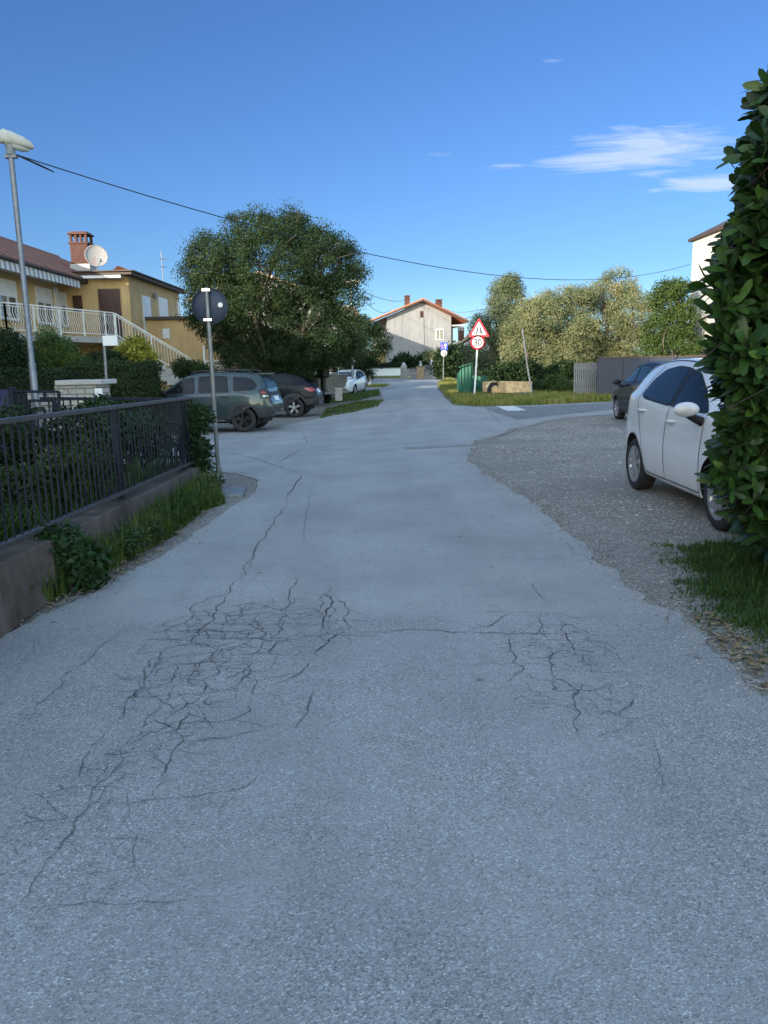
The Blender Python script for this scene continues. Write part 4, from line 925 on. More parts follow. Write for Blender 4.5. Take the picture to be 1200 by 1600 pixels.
# returning section across the end of the garden
b = MB(); x0, x1 = fx(wy1)-.1, fx(wy1)-2.1; z1 = ftop(wy1)
b.bar((x0, wy1, z1-.02), (x1, wy1+.25, z1+.02), .05, .035); b.bar((x0, wy1, .37), (x1, wy1+.25, .37), .05, .035)
for k in range(1, 20): x = x0+(x1-x0)*k/20; b.bar((x, wy1+.25*k/20, .37), (x, wy1+.25*k/20, z1), .015, .015)
R_ = thing('iron_fence', 'short iron fence turning the corner at the far end of the garden', 'fence', (-3.3, wy1, .3)); b.build('fence_panel', MT['iron'], R_)
b = MB(); b.prism([(fx(wy1)-.26, wy1-.24), (fx(wy1)-.26, wy1), (x1, wy1+.25), (x1, wy1+.02)], -.15, .28); o = b.build('garden_wall', MT['wallface']); tag(o, 'short return of the low wall at the far end of the garden', 'wall')

# round sign seen from behind, on its bent pole
T = on(341, 10.9, 0, 738); bz = T.z; tp = at(322, 449, 10.9)
st = thing('sign_post', 'round traffic sign seen from behind on a grey pole by the fence end', 'traffic sign', T)
b = MB(); b.tube([T-Vector((0, 0, .1)), (T.x+(tp.x-T.x)*.5+.005, T.y, (bz+tp.z)/2), (tp.x, T.y, tp.z)], .030, 12); b.build('pole', MT['steel'], st)
dc = at(326.5, 478, 10.9)
b = MB(); b.lathe([(.001, 0), (.238, 0), (.245, .008), (.245, -.022), (.238, -.022)], 40, (dc.x, T.y-.055+.11, dc.z), 'Y')
MT['signback'] = mat('dark_sign_back', (.026, .040, .072), .55, .1, 6)
sg = b.build('sign_disc', MT['signback'], st)
b = MB(); b.lathe([(.001, 0), (.034, 0)], 20, (dc.x+.15, T.y+.055-.0255, dc.z+.012), 'Y'); b.build('sticker', MT['white'], sg)
for dz in (.21, -.185):
    b = MB(); xx = T.x+(tp.x-T.x)*((dc.z+dz-bz)/(tp.z-bz)); b.box((xx, T.y-.03, dc.z+dz), (.11, .012, .028)); b.box((xx-.04, T.y+.012, dc.z+dz), (.012, .075, .028)); b.box((xx+.045, T.y+.012, dc.z+dz), (.012, .075, .028)); b.build('clamp', MT['chrome'], sg)

# street lamps
def lamp(label, base, top, head_dir, scale=1.0):
    t = thing('street_lamp', label, 'street lamp', base, 0, 'street lamps')
    b = MB(); d = Vector(top)-Vector(base)
    b.tube([Vector(base)-Vector((0, 0, .3)), Vector(base)+d*.33, Vector(base)+d*.335, Vector(top)], [.066, .062, .05, .045], 14); b.build('pole', MT['steel'], t)
    b = MB(); b.tube([Vector(top)-Vector((0, 0, .1)), Vector(top)+Vector((0, 0, .06))], .075, 12); b.box(Vector(top)+Vector((0, 0, -.13)), (.2, .1, .05)); b.build('collar', MT['dullsteel'], t)
    h = Vector(head_dir).normalized(); s_ = Vector((h.y, -h.x, 0)).normalized(); u = s_.cross(h)
    def pt(a, bb, c): return Vector(top)+Vector((0, 0, .1))+(h*a+s_*bb+u*c)*scale
    # housing: tapering shell, bowl below
    sec = [(-.26, .12, -.04, .22), (-.22, .17, -.10, .28), (0, .19, -.10, .28), (.3, .18, -.06, .24), (.52, .14, -.02, .17), (.60, .07, .02, .09)]
    V = []; n = 12
    for a, wd, z0, z1 in sec:
        for k in range(n):
            g = 2*math.pi*k/n; cy = math.copysign(abs(math.cos(g))**.7, math.cos(g))*wd; q = math.sin(g); q = math.copysign(abs(q)**.8, q); V.append(pt(a, cy, (z0+z1)/2+q*(z1-z0)/2))
    Fc = [(i*n+k, i*n+(k+1) % n, (i+1)*n+(k+1) % n, (i+1)*n+k) for i in range(len(sec)-1) for k in range(n)]
    b = MB(); b.add(V, Fc, 0, True); b.add(V[:n], [tuple(range(n))]); b.add(V[-n:], [tuple(range(n))[::-1]]); hd = b.build('lamp_head', MT['lamphead'], t)
    V = []; sec2 = [(-.1, .10, -.10), (.1, .135, -.135), (.35, .13, -.12), (.5, .08, -.06)]
    for a, wd, z0 in sec2:
        for k in range(7):
            g = math.pi*k/6; V.append(pt(a, math.cos(g)*wd, -.045+math.sin(g)*(z0+.02)))
    b = MB(); b.add(V, [(i*7+k, i*7+k+1, (i+1)*7+k+1, (i+1)*7+k) for i in range(3) for k in range(6)], 0, True); b.add(V[:7], [tuple(range(7))]); b.add(V[-7:], [tuple(range(7))]); b.build('lamp_bowl', MT['lampglass'], hd)
    b = MB(); b.box(pt(-.245, .02, .02), (.05*scale, .05*scale, .09*scale), math.atan2(h.y, h.x)); b.build('cable_inlet', MT['darkint'], hd)
    return t
MT['lamphead'] = mat('weathered_lamp_housing', (.50, .49, .43), .6, .15, 6, .1, 60, stain=(.28, .27, .24), sstain=5)
LB = on(54, 14, 0, 612); LT = at(16, 232, 14)
lamp('tall grey street lamp with pale box head behind the iron fence and gate', LB, LT, (.85, .45, -.22), .62)
LB2 = on(551, 46, 0, 600); LT2 = at(549, 446, 46)
lamp('far street lamp whose head peeks out of the big dark tree', LB2, LT2, (.9, -.3, .08))
# overhead cable
def cable(label, A, Bp, sag, r_=.010, n=40):
    A = Vector(A); Bp = Vector(Bp); P = []
    for i in range(n+1):
        s_ = i/n; p = A.lerp(Bp, s_); p.z -= sag*4*s_*(1-s_); P.append(p)
    b = MB(); b.tube(P, r_, 6); o = b.build('overhead_cable', MT['cable']); tag(o, label, 'cable', 'overhead cables'); return o
MT['cable'] = mat('black_cable', (.01, .01, .011), .6, .1)
cA = LT+Vector((.09, 0, -.10)); cB = at(1078, 413, 40)
cable('long thick cable sagging from the near lamp across the road to the cream house', cA, cB, 1.32, .011)
b = MB(); b.tube([cA, cA+Vector((.25, .28, -.1)), cA+Vector((.42, .5, -.17))], [.013, .019, .011], 8); o = b.build('cable_clamp', MT['cable']); tag(o, 'black clamp where the cable leaves the near lamp', 'cable clamp')
c0 = LT2+Vector((.1, 0, -.1))
cable('thin cable running from the far lamp to the orange roof ridge', c0, at(641, 467, 102), .5, .02)
cable('thin cable running from the far lamp down to the gable wall', c0, at(611, 482, 99.9), .9, .018)
cable('upper thin cable leaving the gabled house to the right trees', at(697, 483, 104), at(760, 482, 46), .3, .014)
cable('lower thin cable leaving the gabled house to the right trees', at(700, 489, 104), at(765, 489, 46), .5, .014)

# blank name plate on pole behind the fence
T = on(168, 17.5, 0, 640); t = thing('sign_post', 'small blank white plate on a thin grey pole before the trimmed hedge', 'street sign', T)
tp = at(161.5, 524, 17.5)
b = MB(); b.tube([T, tp], .035, 10); b.build('pole', MT['steel'], t)
b = MB(); e = at(184, 532, 17.5); b.box(((tp.x+e.x)/2, tp.y-.05, tp.z-.12), (e.x-tp.x+.02, .03, .22), 0); b.build('sign_plate', MT['white'], t, bevel=.008)

# stone gate pillar, letterbox, entrance gate and stone wall behind the fence
def pxbox(b, x0, x1, y0, y1, Y, dep, m=0):
    """box whose front face lies at depth Y and spans the given image extent"""
    xm = (x0+x1)/2; a = at(x0, (y0+y1)/2, Y); c = at(x1, (y0+y1)/2, Y); b.bb(a.x, c.x, Y, Y+dep, at(xm, y1, Y).z, at(xm, y0, Y).z, m)
t = thing('stone_pillar', 'pale stone block gate pillar with flat cap stone beside the hedge', 'pillar', on(122, 14.5, 0, 640))
b = MB(); pxbox(b, 90, 154, 602, 720, 14.5, .78); b.build('pillar_body', MT['limestone'], t, bevel=.012)
b = MB(); pxbox(b, 85, 158, 594, 601.5, 14.45, .88); b.build('cap_stone', MT['pale_concrete'], t, bevel=.015)
b = MB(); pxbox(b, 148, 159, 607, 622, 14.42, .075); b.build('letterbox', MT['white'], t, bevel=.01)
t = thing('stone_wall', 'low pale stone block wall running left behind the dark gate', 'wall', on(60, 14.8, 0, 640))
b = MB(); pxbox(b, 48, 89.5, 612, 720, 14.9, .35); pxbox(b, -60, 20, 640, 720, 14.9, .35); b.build('wall_body', MT['limestone'], t)
t = thing('metal_gate', 'dark blue metal gate with square meander bars behind the fence', 'gate', on(40, 13, 0, 640))
b = MB(); Yg = 13.2
def pbar(b, a, c, wd=.045): b.bar(at(*a, Yg), at(*c, Yg), wd, wd)
for seg in (((24, 612), (92, 612)), ((24, 612), (24, 720)), ((92, 612), (92, 645)), ((46, 626), (84, 626)), ((84, 626), (84, 645)), ((46, 626), (46, 720)), ((70, 612), (70, 627)), ((52, 640), (70, 640)), ((70, 640), (70, 700)), ((52, 640), (52, 720)), ((38, 612), (38, 720)), ((31, 612), (31, 720)), ((24, 690), (92, 690)), ((84, 645), (92, 645))): pbar(b, *seg)
b.build('gate_bars', MT['iron'], t)
MT['bluepaint'] = mat('dark_blue_paint', (.014, .025, .075), .4, .15, 5)
b = MB(); pxbox(b, -20, 21, 609, 720, Yg, .05); b.build('gate_panel', MT['bluepaint'], t)
b = MB(); a = at(22.5, 640, Yg); b.bb(a.x-.05, a.x+.04, Yg-.06, Yg+.06, -.2, at(22, 604, Yg).z); b.build('gate_post', MT['iron'], t)

# far end of the road: white wall, pillars, gate
Yw = 88
t = thing('boundary_wall', 'low white painted garden wall with clipped hedge behind it at the road end', 'wall', (0, Yw, 0))
b = MB(); pxbox(b, 500, 627, 576.5, 588.5, Yw, .25); b.build('wall_body', MT['white'], t)
b = MB(); pxbox(b, 498, 628, 575.8, 577, Yw-.05, .35); b.build('coping', MT['pale_concrete'], t)
Yp = 74
t = thing('stone_pillar', 'rough grey stone gate pillar at the end of the white wall', 'pillar', on(633, Yp, 0, 590))
b = MB(); pxbox(b, 626, 636, 573, 591.5, Yp, .7); b.build('pillar_body', MT['limestone'], t); b = MB(); p = at(631, 571, Yp); b.lathe([(.001, .28), (.12, .25), (.2, .1), (.2, -.02), (.3, -.06), (.3, -.12)], 14, (p.x, Yp+.35, p.z)); b.build('finial', MT['pale_concrete'], t)
t = thing('stone_pillar', 'yellow stone gate pillar standing in the sun below the gable', 'pillar', on(657, Yp-1, 0, 591))
b = MB(); pxbox(b, 651.5, 663, 574, 592.2, Yp-1, .7); b.build('pillar_body', MT['yellow_stone'], t); b = MB(); pxbox(b, 650.5, 664, 572.5, 573.8, Yp-1.05, .8); b.build('cap_stone', MT['yellow_stone'], t)
b = MB(); p = at(657.5, 569, Yp-1); b.lathe([(.001, .32), (.06, .3), (.1, .16), (.06, .02), (.16, -.02), (.18, -.14)], 12, (p.x, Yp-.65, p.z)); b.build('finial', MT['pale_concrete'], t)
t = thing('metal_gate', 'pale iron bar gate between the two road end pillars', 'gate', on(643, Yp, 0, 591))
b = MB(); x0, x1 = at(637, 585, Yp).x, at(651, 585, Yp).x; z1, z0 = at(645, 576, Yp).z, .1
for k in range(9): x = x0+(x1-x0)*k/8; b.bar((x, Yp, z0), (x, Yp, z1+.12*math.sin(k/8*math.pi)), .03, .03)
b.bar((x0, Yp, z1-.1), (x1, Yp, z1-.1), .04, .05); b.bar((x0, Yp, z0+.2), (x1, Yp, z0+.2), .04, .05); b.build('gate_bars', MT['pale_concrete'], t)
t = thing('iron_fence', 'dark iron fence on a low kerb right of the yellow pillar', 'fence', on(680, Yp, 0, 591))
b = MB(); x0, x1 = at(664, 585, Yp).x, at(700, 585, Yp).x; b.bb(x0, x1, Yp, Yp+.2, -.1, .3)
b.build('kerb', MT['pale_concrete'], t); b = MB()
for k in range(20): x = x0+(x1-x0)*k/19; b.bar((x, Yp+.1, .3), (x, Yp+.1, 1.3), .03, .03)
b.bar((x0, Yp+.1, 1.25), (x1, Yp+.1, 1.25), .04, .05); b.build('fence_panel', MT['dullsteel'], t)
b = MB(); pxbox(b, 673, 677, 562, 591, Yp+.4, .3); o = b.build('gate_post', MT['pale_wall']); tag(o, 'slim white post standing behind the iron fence at the road end', 'post')
b = MB(); pxbox(b, 575.5, 580, 580.5, 605.5, 57, .25); o = b.build('gate_post', MT['white'], bevel=.02); tag(o, 'stout white post beside the far white car', 'post')
b = MB(); pxbox(b, 523.5, 534.5, 606, 626.5, 31, .25); o = b.build('stump_post', MT['concrete'], bevel=.02); tag(o, 'short grey square block standing before the boat transom', 'post')

# warning sign and speed limit on a leaning pole
def signface(parent, shape, c, s_, Y, ring, field, n=36):
    if shape == 'disc':
        b = MB(); b.lathe([(.001, 0), (s_, 0), (s_, .02), (.001, .02)], n, (c.x, Y, c.z), 'Y'); o = b.build('sign_disc', MT[ring], parent)
        b = MB(); b.lathe([(.001, 0), (s_*.77, 0)], n, (c.x, Y-.004, c.z), 'Y'); b.build('sign_field', MT[field], o)
    else:
        def tri(k, off=0):
            P = chaikin([(c.x-s_*k, c.z-s_*.577*k), (c.x+s_*k, c.z-s_*.577*k), (c.x, c.z+s_*1.155*k)], 1)
            # keep sides long: blend corners
            V = [Vector((c.x-s_*k, c.z-s_*.577*k)), Vector((c.x+s_*k, c.z-s_*.577*k)), Vector((c.x, c.z+s_*1.155*k))]; Q = []
            for i in range(3):
                a, m_, d = V[i-1], V[i], V[(i+1) % 3]; f = .07
                p, q = m_.lerp(a, f), m_.lerp(d, f); Q += [p, (p+q)/2*.5+m_*.5, q]
            return [(p.x, p.y) for p in Q]
        b = MB(); b.prism(tri(1), Y, Y+.02, plane='XZ'); o = b.build('sign_triangle', MT[ring], parent)
        b = MB(); b.prism(tri(.70), Y-.004, Y-.001, plane='XZ'); b.build('sign_field', MT[field], o)
    return o
MT['signred'] = mat('sign_red', (.50, .018, .035), .35, .05); MT['signwhite'] = mat('sign_white', (.80, .79, .76), .35, .04); MT['signblack'] = mat('sign_black', (.012, .012, .012), .5, .05); MT['signblue'] = mat('sign_blue', (.03, .07, .42), .35, .05)
def digits(parent, txt, c, h, Y):
    cu = bpy.data.curves.new('sign_digits', 'FONT'); cu.body = txt; cu.size = h*1.42; cu.align_x = 'CENTER'; cu.align_y = 'CENTER'; cu.extrude = .001; cu.offset = h*.035; cu.space_character = .95
    o = bpy.data.objects.new('tmp', cu); COL.objects.link(o); bpy.context.view_layer.update()
    me = bpy.data.meshes.new_from_object(o.evaluated_get(bpy.context.evaluated_depsgraph_get())); bpy.data.objects.remove(o)
    xs = [v.co.x for v in me.vertices]; ys = [v.co.y for v in me.vertices]; cx, cy = (min(xs)+max(xs))/2, (min(ys)+max(ys))/2
    for v in me.vertices: v.co = Vector((c.x+(v.co.x-cx)*.95, Y-v.co.z, c.z+(v.co.y-cy)))
    me.materials.clear(); me.materials.append(MT['signblack']); return link('digits', me, parent)
YS = 33.0
T = on(740.5, YS, 0, 620); tp = at(748.5, 497, YS)
t = thing('sign_post', 'red triangle road narrows sign above a round 30 sign on leaning pole', 'traffic sign', T)
b = MB(); b.tube([T-Vector((0, 0, .2)), Vector((tp.x, YS, tp.z-.1))], .04, 10); b.build('pole', MT['white'], t)
ct = at(748, 516.5, YS); o = signface(t, 'tri', ct, .45, YS-.07, 'signred', 'signwhite')
for sg in (-1, 1):
    b = MB(); yq = YS-.0765
    P = [(sg*.105, -.14), (sg*.105, -.06), (sg*.06, .0), (sg*.06, .10), (sg*.025, .10), (sg*.025, .015), (sg*.062, -.065), (sg*.062, -.14)]
    if sg < 0: P = [(-.15, -.15), (-.15, -.05), (-.085, .02), (-.085, .16), (-.03, .16), (-.03, .0), (-.09, -.07), (-.09, -.15)]
    else: P = [(.04, -.15), (.04, .16), (.095, .16), (.10, .02), (.16, -.06), (.16, -.15), (.10, -.15), (.095, -.05)]
    b.prism([(ct.x+a, ct.z+c-.02) for a, c in P], yq, yq+.002, plane='XZ'); b.build('road_symbol', MT['signblack'], o)
cc = at(746.2, 535, YS); o = signface(t, 'disc', cc, .30, YS-.07, 'signred', 'signwhite'); digits(o, '30', cc, .27, YS-.076)
# second post with blue square
YS2 = 67.0
T = on(692.5, YS2, 0, 592); tp = at(693.5, 534, YS2); t = thing('sign_post', 'small blue arrow sign over a round speed sign before the dark bush', 'traffic sign', T)
b = MB(); b.tube([T, (tp.x, YS2, tp.z)], .04, 8); b.build('pole', MT['dullsteel'], t)
c1, c2 = at(693.8, 541, YS2), at(693.8, 552, YS2)
b = MB(); b.box((c1.x, YS2-.06, c1.z), (.62, .02, .66)); o = b.build('sign_plate', MT['signblue'], t)
b = MB(); b.prism([(c1.x+.11-.04, c1.z-.2), (c1.x+.11+.04, c1.z-.2), (c1.x+.15, c1.z+.04), (c1.x+.25, c1.z+.04), (c1.x+.11, c1.z+.24), (c1.x-.03, c1.z+.04), (c1.x+.07, c1.z+.04)], YS2-.076, YS2-.072, plane='XZ'); b.build('arrow', MT['signwhite'], o)
MT['signrose'] = mat('sign_rose', (.30, .12, .35), .4, .05)
b = MB(); b.prism([(c1.x-.24, c1.z-.2), (c1.x-.08, c1.z-.2), (c1.x-.08, c1.z+.12), (c1.x-.16, c1.z+.2), (c1.x-.24, c1.z+.12)], YS2-.076, YS2-.072, plane='XZ'); b.build('symbol', MT['signrose'], o)
b = MB(); b.lathe([(.001, 0), (.27, 0), (.27, .02), (.001, .02)], 28, (c2.x, YS2-.07, c2.z), 'Y'); o = b.build('sign_disc', MT['signwhite'], t); digits(o, '20', c2, .26, YS2-.076)

# leaning white pole, green tin shed, grey fence, white picket fence
b = MB(); p0, p1 = on(833, 32.2, -.1, 616), at(816, 514, 32.2); b.tube([p0, p0.lerp(p1, .5)+Vector((-.03, 0, 0)), p1], [.04, .036, .032], 10); o = b.build('leaning_pole', MT['pale_concrete']); tag(o, 'bare pale pole leaning left in front of the olive trees', 'pole')
def corrugated(name, c):
    m, nt, P = newmat(name); v = pos(nt); sp = nt.nodes.new('ShaderNodeSeparateXYZ'); nt.links.new(v, sp.inputs[0])
    s_ = math_n(nt, 'SINE', math_n(nt, 'MULTIPLY', math_n(nt, 'ADD', sp.outputs[0], sp.outputs[1]), 2*math.pi*7))
    n = noise(nt, v, 2, 5, .6); nt.links.new(mixc(nt, ramp(nt, n, [(.3, 0.0), (.7, 1.0)]), tuple(k*.75 for k in c), tuple(k*1.2 for k in c)), P.inputs['Base Color'])
    P.inputs['Roughness'].default_value = .5; nt.links.new(bump(nt, s_, .8, .03), P.inputs['Normal']); return m
MT['greentin'] = corrugated('green_corrugated_tin', (.012, .10, .065))
t = thing('tin_shed', 'small dark green corrugated tin shed with slanted top behind the 30 sign', 'shed', on(738, 34, 0, 620))
Yz = 34.0; xa_, xb_, xc_ = at(718, 600, Yz).x, at(737, 600, Yz).x, at(761, 600, Yz+1.4).x
zl_, zr2_, zm = at(718, 575, Yz).z, at(737, 568.5, Yz).z, at(750, 587, Yz+1.4).z
b = MB(); b.prism(chaikin([(xa_, -.1), (xb_, -.1), (xb_, zr2_), (xa_+.12, zl_+.02), (xa_, zl_-.12)], 0), Yz, Yz+.1, plane='XZ'); b.build('front_panel', MT['greentin'], t)
b = MB(); b.bb(xb_-.04, xc_, Yz+1.4, Yz+1.48, -.1, zm); b.build('back_panel', MT['greentin'], t)
b = MB(); b.bb(xa_+.03, xa_+.08, Yz+.1, Yz+1.4, -.1, zl_-.2); b.build('side_panel', MT['greentin'], t)
b = MB(); b.bar((xa_-.03, Yz+.03, zl_+.03), (xb_+.02, Yz+.03, zr2_+.04), .3, .035); b.bb(xb_-.02, xb_+.04, Yz-.02, Yz+.12, -.1, zr2_); b.build('edge_trim', MT['greentin'], t)
t = thing('board_fence', 'dark grey solid board fence behind the parked dark car', 'fence', on(1010, 30.5, 0, 600))
Yf = 30.6; b = MB(); x0, x1 = at(934, 580, Yf).x, at(1100, 580, Yf).x; zt = at(1000, 559, Yf).z
MT['greyfence'] = mat('blue_grey_boards', (.030, .037, .058), .6, .12, 3)
k = 0; x = x0
while x < x1+4: b.bb(x, x+.98, Yf, Yf+.05, -.15, zt); x += 1.0
b.build('fence_panel', MT['greyfence'], t)
b = MB(); b.bb(x0-.02, x1+4, Yf-.03, Yf+.08, zt+.003, zt+.06); b.build('top_rail', MT['darktrim'], t)
t = thing('picket_fence', 'pale vertical picket fence section below the olive branches', 'fence', on(918, 31.2, 0, 600))
Yf = 31.4; b = MB(); x0, x1 = at(898, 580, Yf).x, at(934, 580, Yf).x; zt = at(916, 567, Yf).z
for k in range(13): x = x0+(x1-x0)*k/12; b.bb(x-.025, x+.025, Yf, Yf+.03, -.1, zt+.02*math.sin(k*2.1))
b.bb(x0, x1, Yf+.03, Yf+.06, zt-.25, zt-.17); b.bb(x0, x1, Yf+.03, Yf+.06, .25, .33); b.build('fence_panel', MT['greytrim'], t)
t = thing('boundary_wall', 'pale low wall showing between the picket fence and the olive trunks', 'wall', on(860, 44, 0, 600))
b = MB(); pxbox(b, 770, 905, 566, 592, 47, .2); b.build('wall_body', MT['pale_wall'], t)

# rusty box trailer
MT['rustwood'] = mat('weathered_trailer_boards', (.66, .48, .26), .85, .3, 4, .25, 30, stain=(.36, .18, .09), sstain=2.5)
t = thing('box_trailer', 'old open box trailer with weathered orange boards in the tall grass', 'trailer', on(800, 32.6, 0, 618))
Yt = 32.4; a = at(791, 612, Yt); c = at(832, 610, Yt); zb_ = at(812, 613.5, Yt).z; zt = at(812, 598.5, Yt).z; L_ = c.x-a.x
d = Vector((c.x-a.x, .25, 0)); u = d.normalized(); v_ = Vector((-.42, 1, 0)).normalized()*1.9
A_ = Vector((a.x, Yt, 0)); B_ = A_+d; C2 = B_+v_; D_ = A_+v_
b = MB()
for p, q in ((A_, B_), (B_, C2), (C2, D_), (D_, A_)): b.bar(p+Vector((0, 0, (zb_+zt)/2)), q+Vector((0, 0, (zb_+zt)/2)), .05, zt-zb_)
b.add([A_+Vector((0, 0, zb_+.04)), B_+Vector((0, 0, zb_+.04)), C2+Vector((0, 0, zb_+.04)), D_+Vector((0, 0, zb_+.04))], [(0, 1, 2, 3)])
bo = b.build('box', MT['rustwood'], t)
b = MB()
for p, q in ((A_, B_), (B_, C2), (C2, D_), (D_, A_)): b.bar(p+Vector((0, 0, zt+.02)), q+Vector((0, 0, zt+.02)), .075, .04)
b.build('rim', MT['rustwood'], bo)
ax = A_+v_*.35+u*-.14; b = MB()
wv = lambda r_, h: (r_, h)
for nm, prof, mm in (('tyre', [(.20, -.09), (.30, -.085), (.33, -.05), (.33, .05), (.30, .085), (.20, .09)], 'rubber'), ('rim', [(.001, -.05), (.08, -.06), (.12, -.03), (.2, -.075), (.205, .075), (.001, .04)], 'rustwood')):
    b = MB(); b.lathe(prof, 24, (0, 0, 0), 'Y'); me = b.mesh(nm, MT[mm])
    me.transform(Matrix.Translation((ax.x-.02, ax.y, .30)) @ Matrix.Rotation(math.atan2(v_.y, v_.x), 4, 'Z') @ Matrix.Rotation(R(90), 4, 'Z') @ Matrix.Rotation(0, 4, 'Z'))
    if nm == 'tyre': tw = link('wheel', me, t)
    else: link('rim', me, tw)
tw2 = tw.copy(); COL.objects.link(tw2)
for ch in tw.children: c_ = ch.copy(); COL.objects.link(c_); c_.parent = tw2
tw2.location = (B_-A_)+u*.28
b = MB(); m0 = A_+v_*.3+Vector((0, 0, .5)); zf = .62
b.lathe([(.40, -.12), (.40, .12)], 14, (0, 0, 0), 'Y', a0=R(15), a1=R(165)); me = b.mesh('mudguard', MT['rustwood']); me.transform(Matrix.Translation((ax.x-.02, ax.y, .30)) @ Matrix.Rotation(math.atan2(v_.y, v_.x)+R(90), 4, 'Z')); link('mudguard', me, t)
b = MB(); b.bar(A_+u*.2+Vector((0, -.02, zb_-.06)), B_-u*.2+Vector((0, -.02, zb_-.06)), .06, .08); b.tube([A_+d*.5+v_*.5+Vector((0, 0, zb_-.05)), A_+d*.5-v_*.2+Vector((0, 0, .2)), A_+d*.62-v_*.25+Vector((0, 0, .05))], .03, 6); b.build('chassis', MT['dullsteel'], t)

# small boat on a road trailer, stern towards the road
t = thing('boat', 'small bare aluminium boat with black outboard motor parked on a road trailer', 'boat', on(520, 35.5, 0, 620))
Yb_ = 34.8; q0 = at(492, 600, Yb_); q1 = at(546, 600, Yb_); g_ = gz(q0.x, Yb_)
MT['alu'] = mat('bare_aluminium', (.17, .175, .165), .45, .25, 2, .05, 30, metal=.4); 
wB = 1.75; hz0, hz1 = at(520, 610, Yb_).z, at(520, 587, Yb_).z
ang = R(62); ux = Vector((math.cos(ang-R(90)), math.sin(ang-R(90)), 0)); uf = Vector((-math.cos(R(38)), math.sin(R(38)), 0)); us = Vector((uf.y, -uf.x, 0))
O_ = Vector(((q0.x+q1.x)/2, Yb_+.4, 0))
V = []; sec = [(0, 1.05, 1.0, 0.0), (1.2, 1.1, 1.0, 0.0), (2.6, 1.0, 1.04, .02), (3.6, .5, 1.12, .15), (4.1, .06, 1.2, .45)]
for f, hw, top, bot in sec:
    hh = hz1-hz0
    for sy, zf in ((-1, 1), (-.96, .55), (-.78, .12), (0, 0), (.78, .12), (.96, .55), (1, 1)):
        V.append(O_+uf*f+us*(sy*hw)+Vector((0, 0, hz0+hh*(bot+(top-bot)*zf))))
b = MB(); b.add(V, [(i*7+k, i*7+k+1, (i+1)*7+k+1, (i+1)*7+k) for i in range(4) for k in range(6)], 0, False); b.add(V[:7], [tuple(range(7))])
b.add([V[i*7+k] for i in range(5) for k in (0, 6)], [(2*i, 2*i+1, 2*i+3, 2*i+2) for i in range(4)]); hl = b.build('hull', MT['alu'], t)
b = MB()
for k in (0, 6): b.tube([V[i*7+k]+Vector((0, 0, .02)) for i in range(5)], .035, 6)
b.tube([V[0]+Vector((0, 0, .02)), V[6]+Vector((0, 0, .02))], .03, 6); b.build('gunwale', MT['dullsteel'], hl)
om = O_-uf*.28+us*-.95; b = MB(); b.box(om+Vector((0, 0, hz1+.22)), (.5, .42, .6), math.atan2(uf.y, uf.x)); b.build('outboard_motor', MT['black'], t, bevel=.08)
b = MB(); b.box(om+Vector((0, 0, hz1-.3)), (.2, .16, .75), math.atan2(uf.y, uf.x)); b.lathe([(.001, .1), (.06, .06), (.08, 0), (.04, -.12)], 10, om+Vector((0, 0, hz1-.72))); b.build('outboard_leg', MT['black'], t, bevel=.03)
b = MB()
for k, (f, hh) in enumerate(((.3, 1.35), (.8, 1.0), (1.5, 1.6))): b = MB(); b.tube([O_+uf*f+us*(-.7 if k % 2 else .75)+Vector((0, 0, hz1)), O_+uf*f+us*(-.68 if k % 2 else .74)+Vector((0, 0, hz1+hh))], .03, 6); b.build('rail_pole', MT['white'], t)
b = MB(); b.box(O_+uf*1.7+Vector((0, 0, hz1+.22)), (.7, .8, .5), math.atan2(uf.y, uf.x)); b.build('console', MT['alu'], t, bevel=.05)
tr = thing('boat_trailer', 'galvanised road trailer carrying the aluminium boat', 'trailer', on(520, 36, 0, 618))
b = MB(); zt_ = hz0-.1
for sg in (-1, 1): b.bar(O_+uf*-.1+us*(sg*.45)+Vector((0, 0, zt_)), O_+uf*3.2+us*(sg*.45)+Vector((0, 0, zt_)), .08, .1)
b.bar(O_+uf*-.15+us*-.85+Vector((0, 0, zt_)), O_+uf*-.15+us*.85+Vector((0, 0, zt_)), .08, .12); b.bar(O_+uf*3+Vector((0, 0, zt_)), O_+uf*4.8+Vector((0, 0, zt_-.1)), .09, .1); b.build('frame', MT['dullsteel'], tr)
for sg in (-1, 1):
    b = MB(); b.lathe([(.001, -.05), (.16, -.06), (.2, -.08), (.28, -.07), (.29, 0), (.28, .07), (.2, .08), (.16, .06), (.001, .05)], 20, (0, 0, 0), 'Y'); me = b.mesh('wheel', MT['rubber']); me.transform(Matrix.Translation(O_+uf*1.3+us*(sg*1.0)+Vector((0, 0, gz(O_.x, O_.y)+.29))) @ Matrix.Rotation(math.atan2(uf.y, uf.x), 4, 'Z')); link('wheel', me, tr)
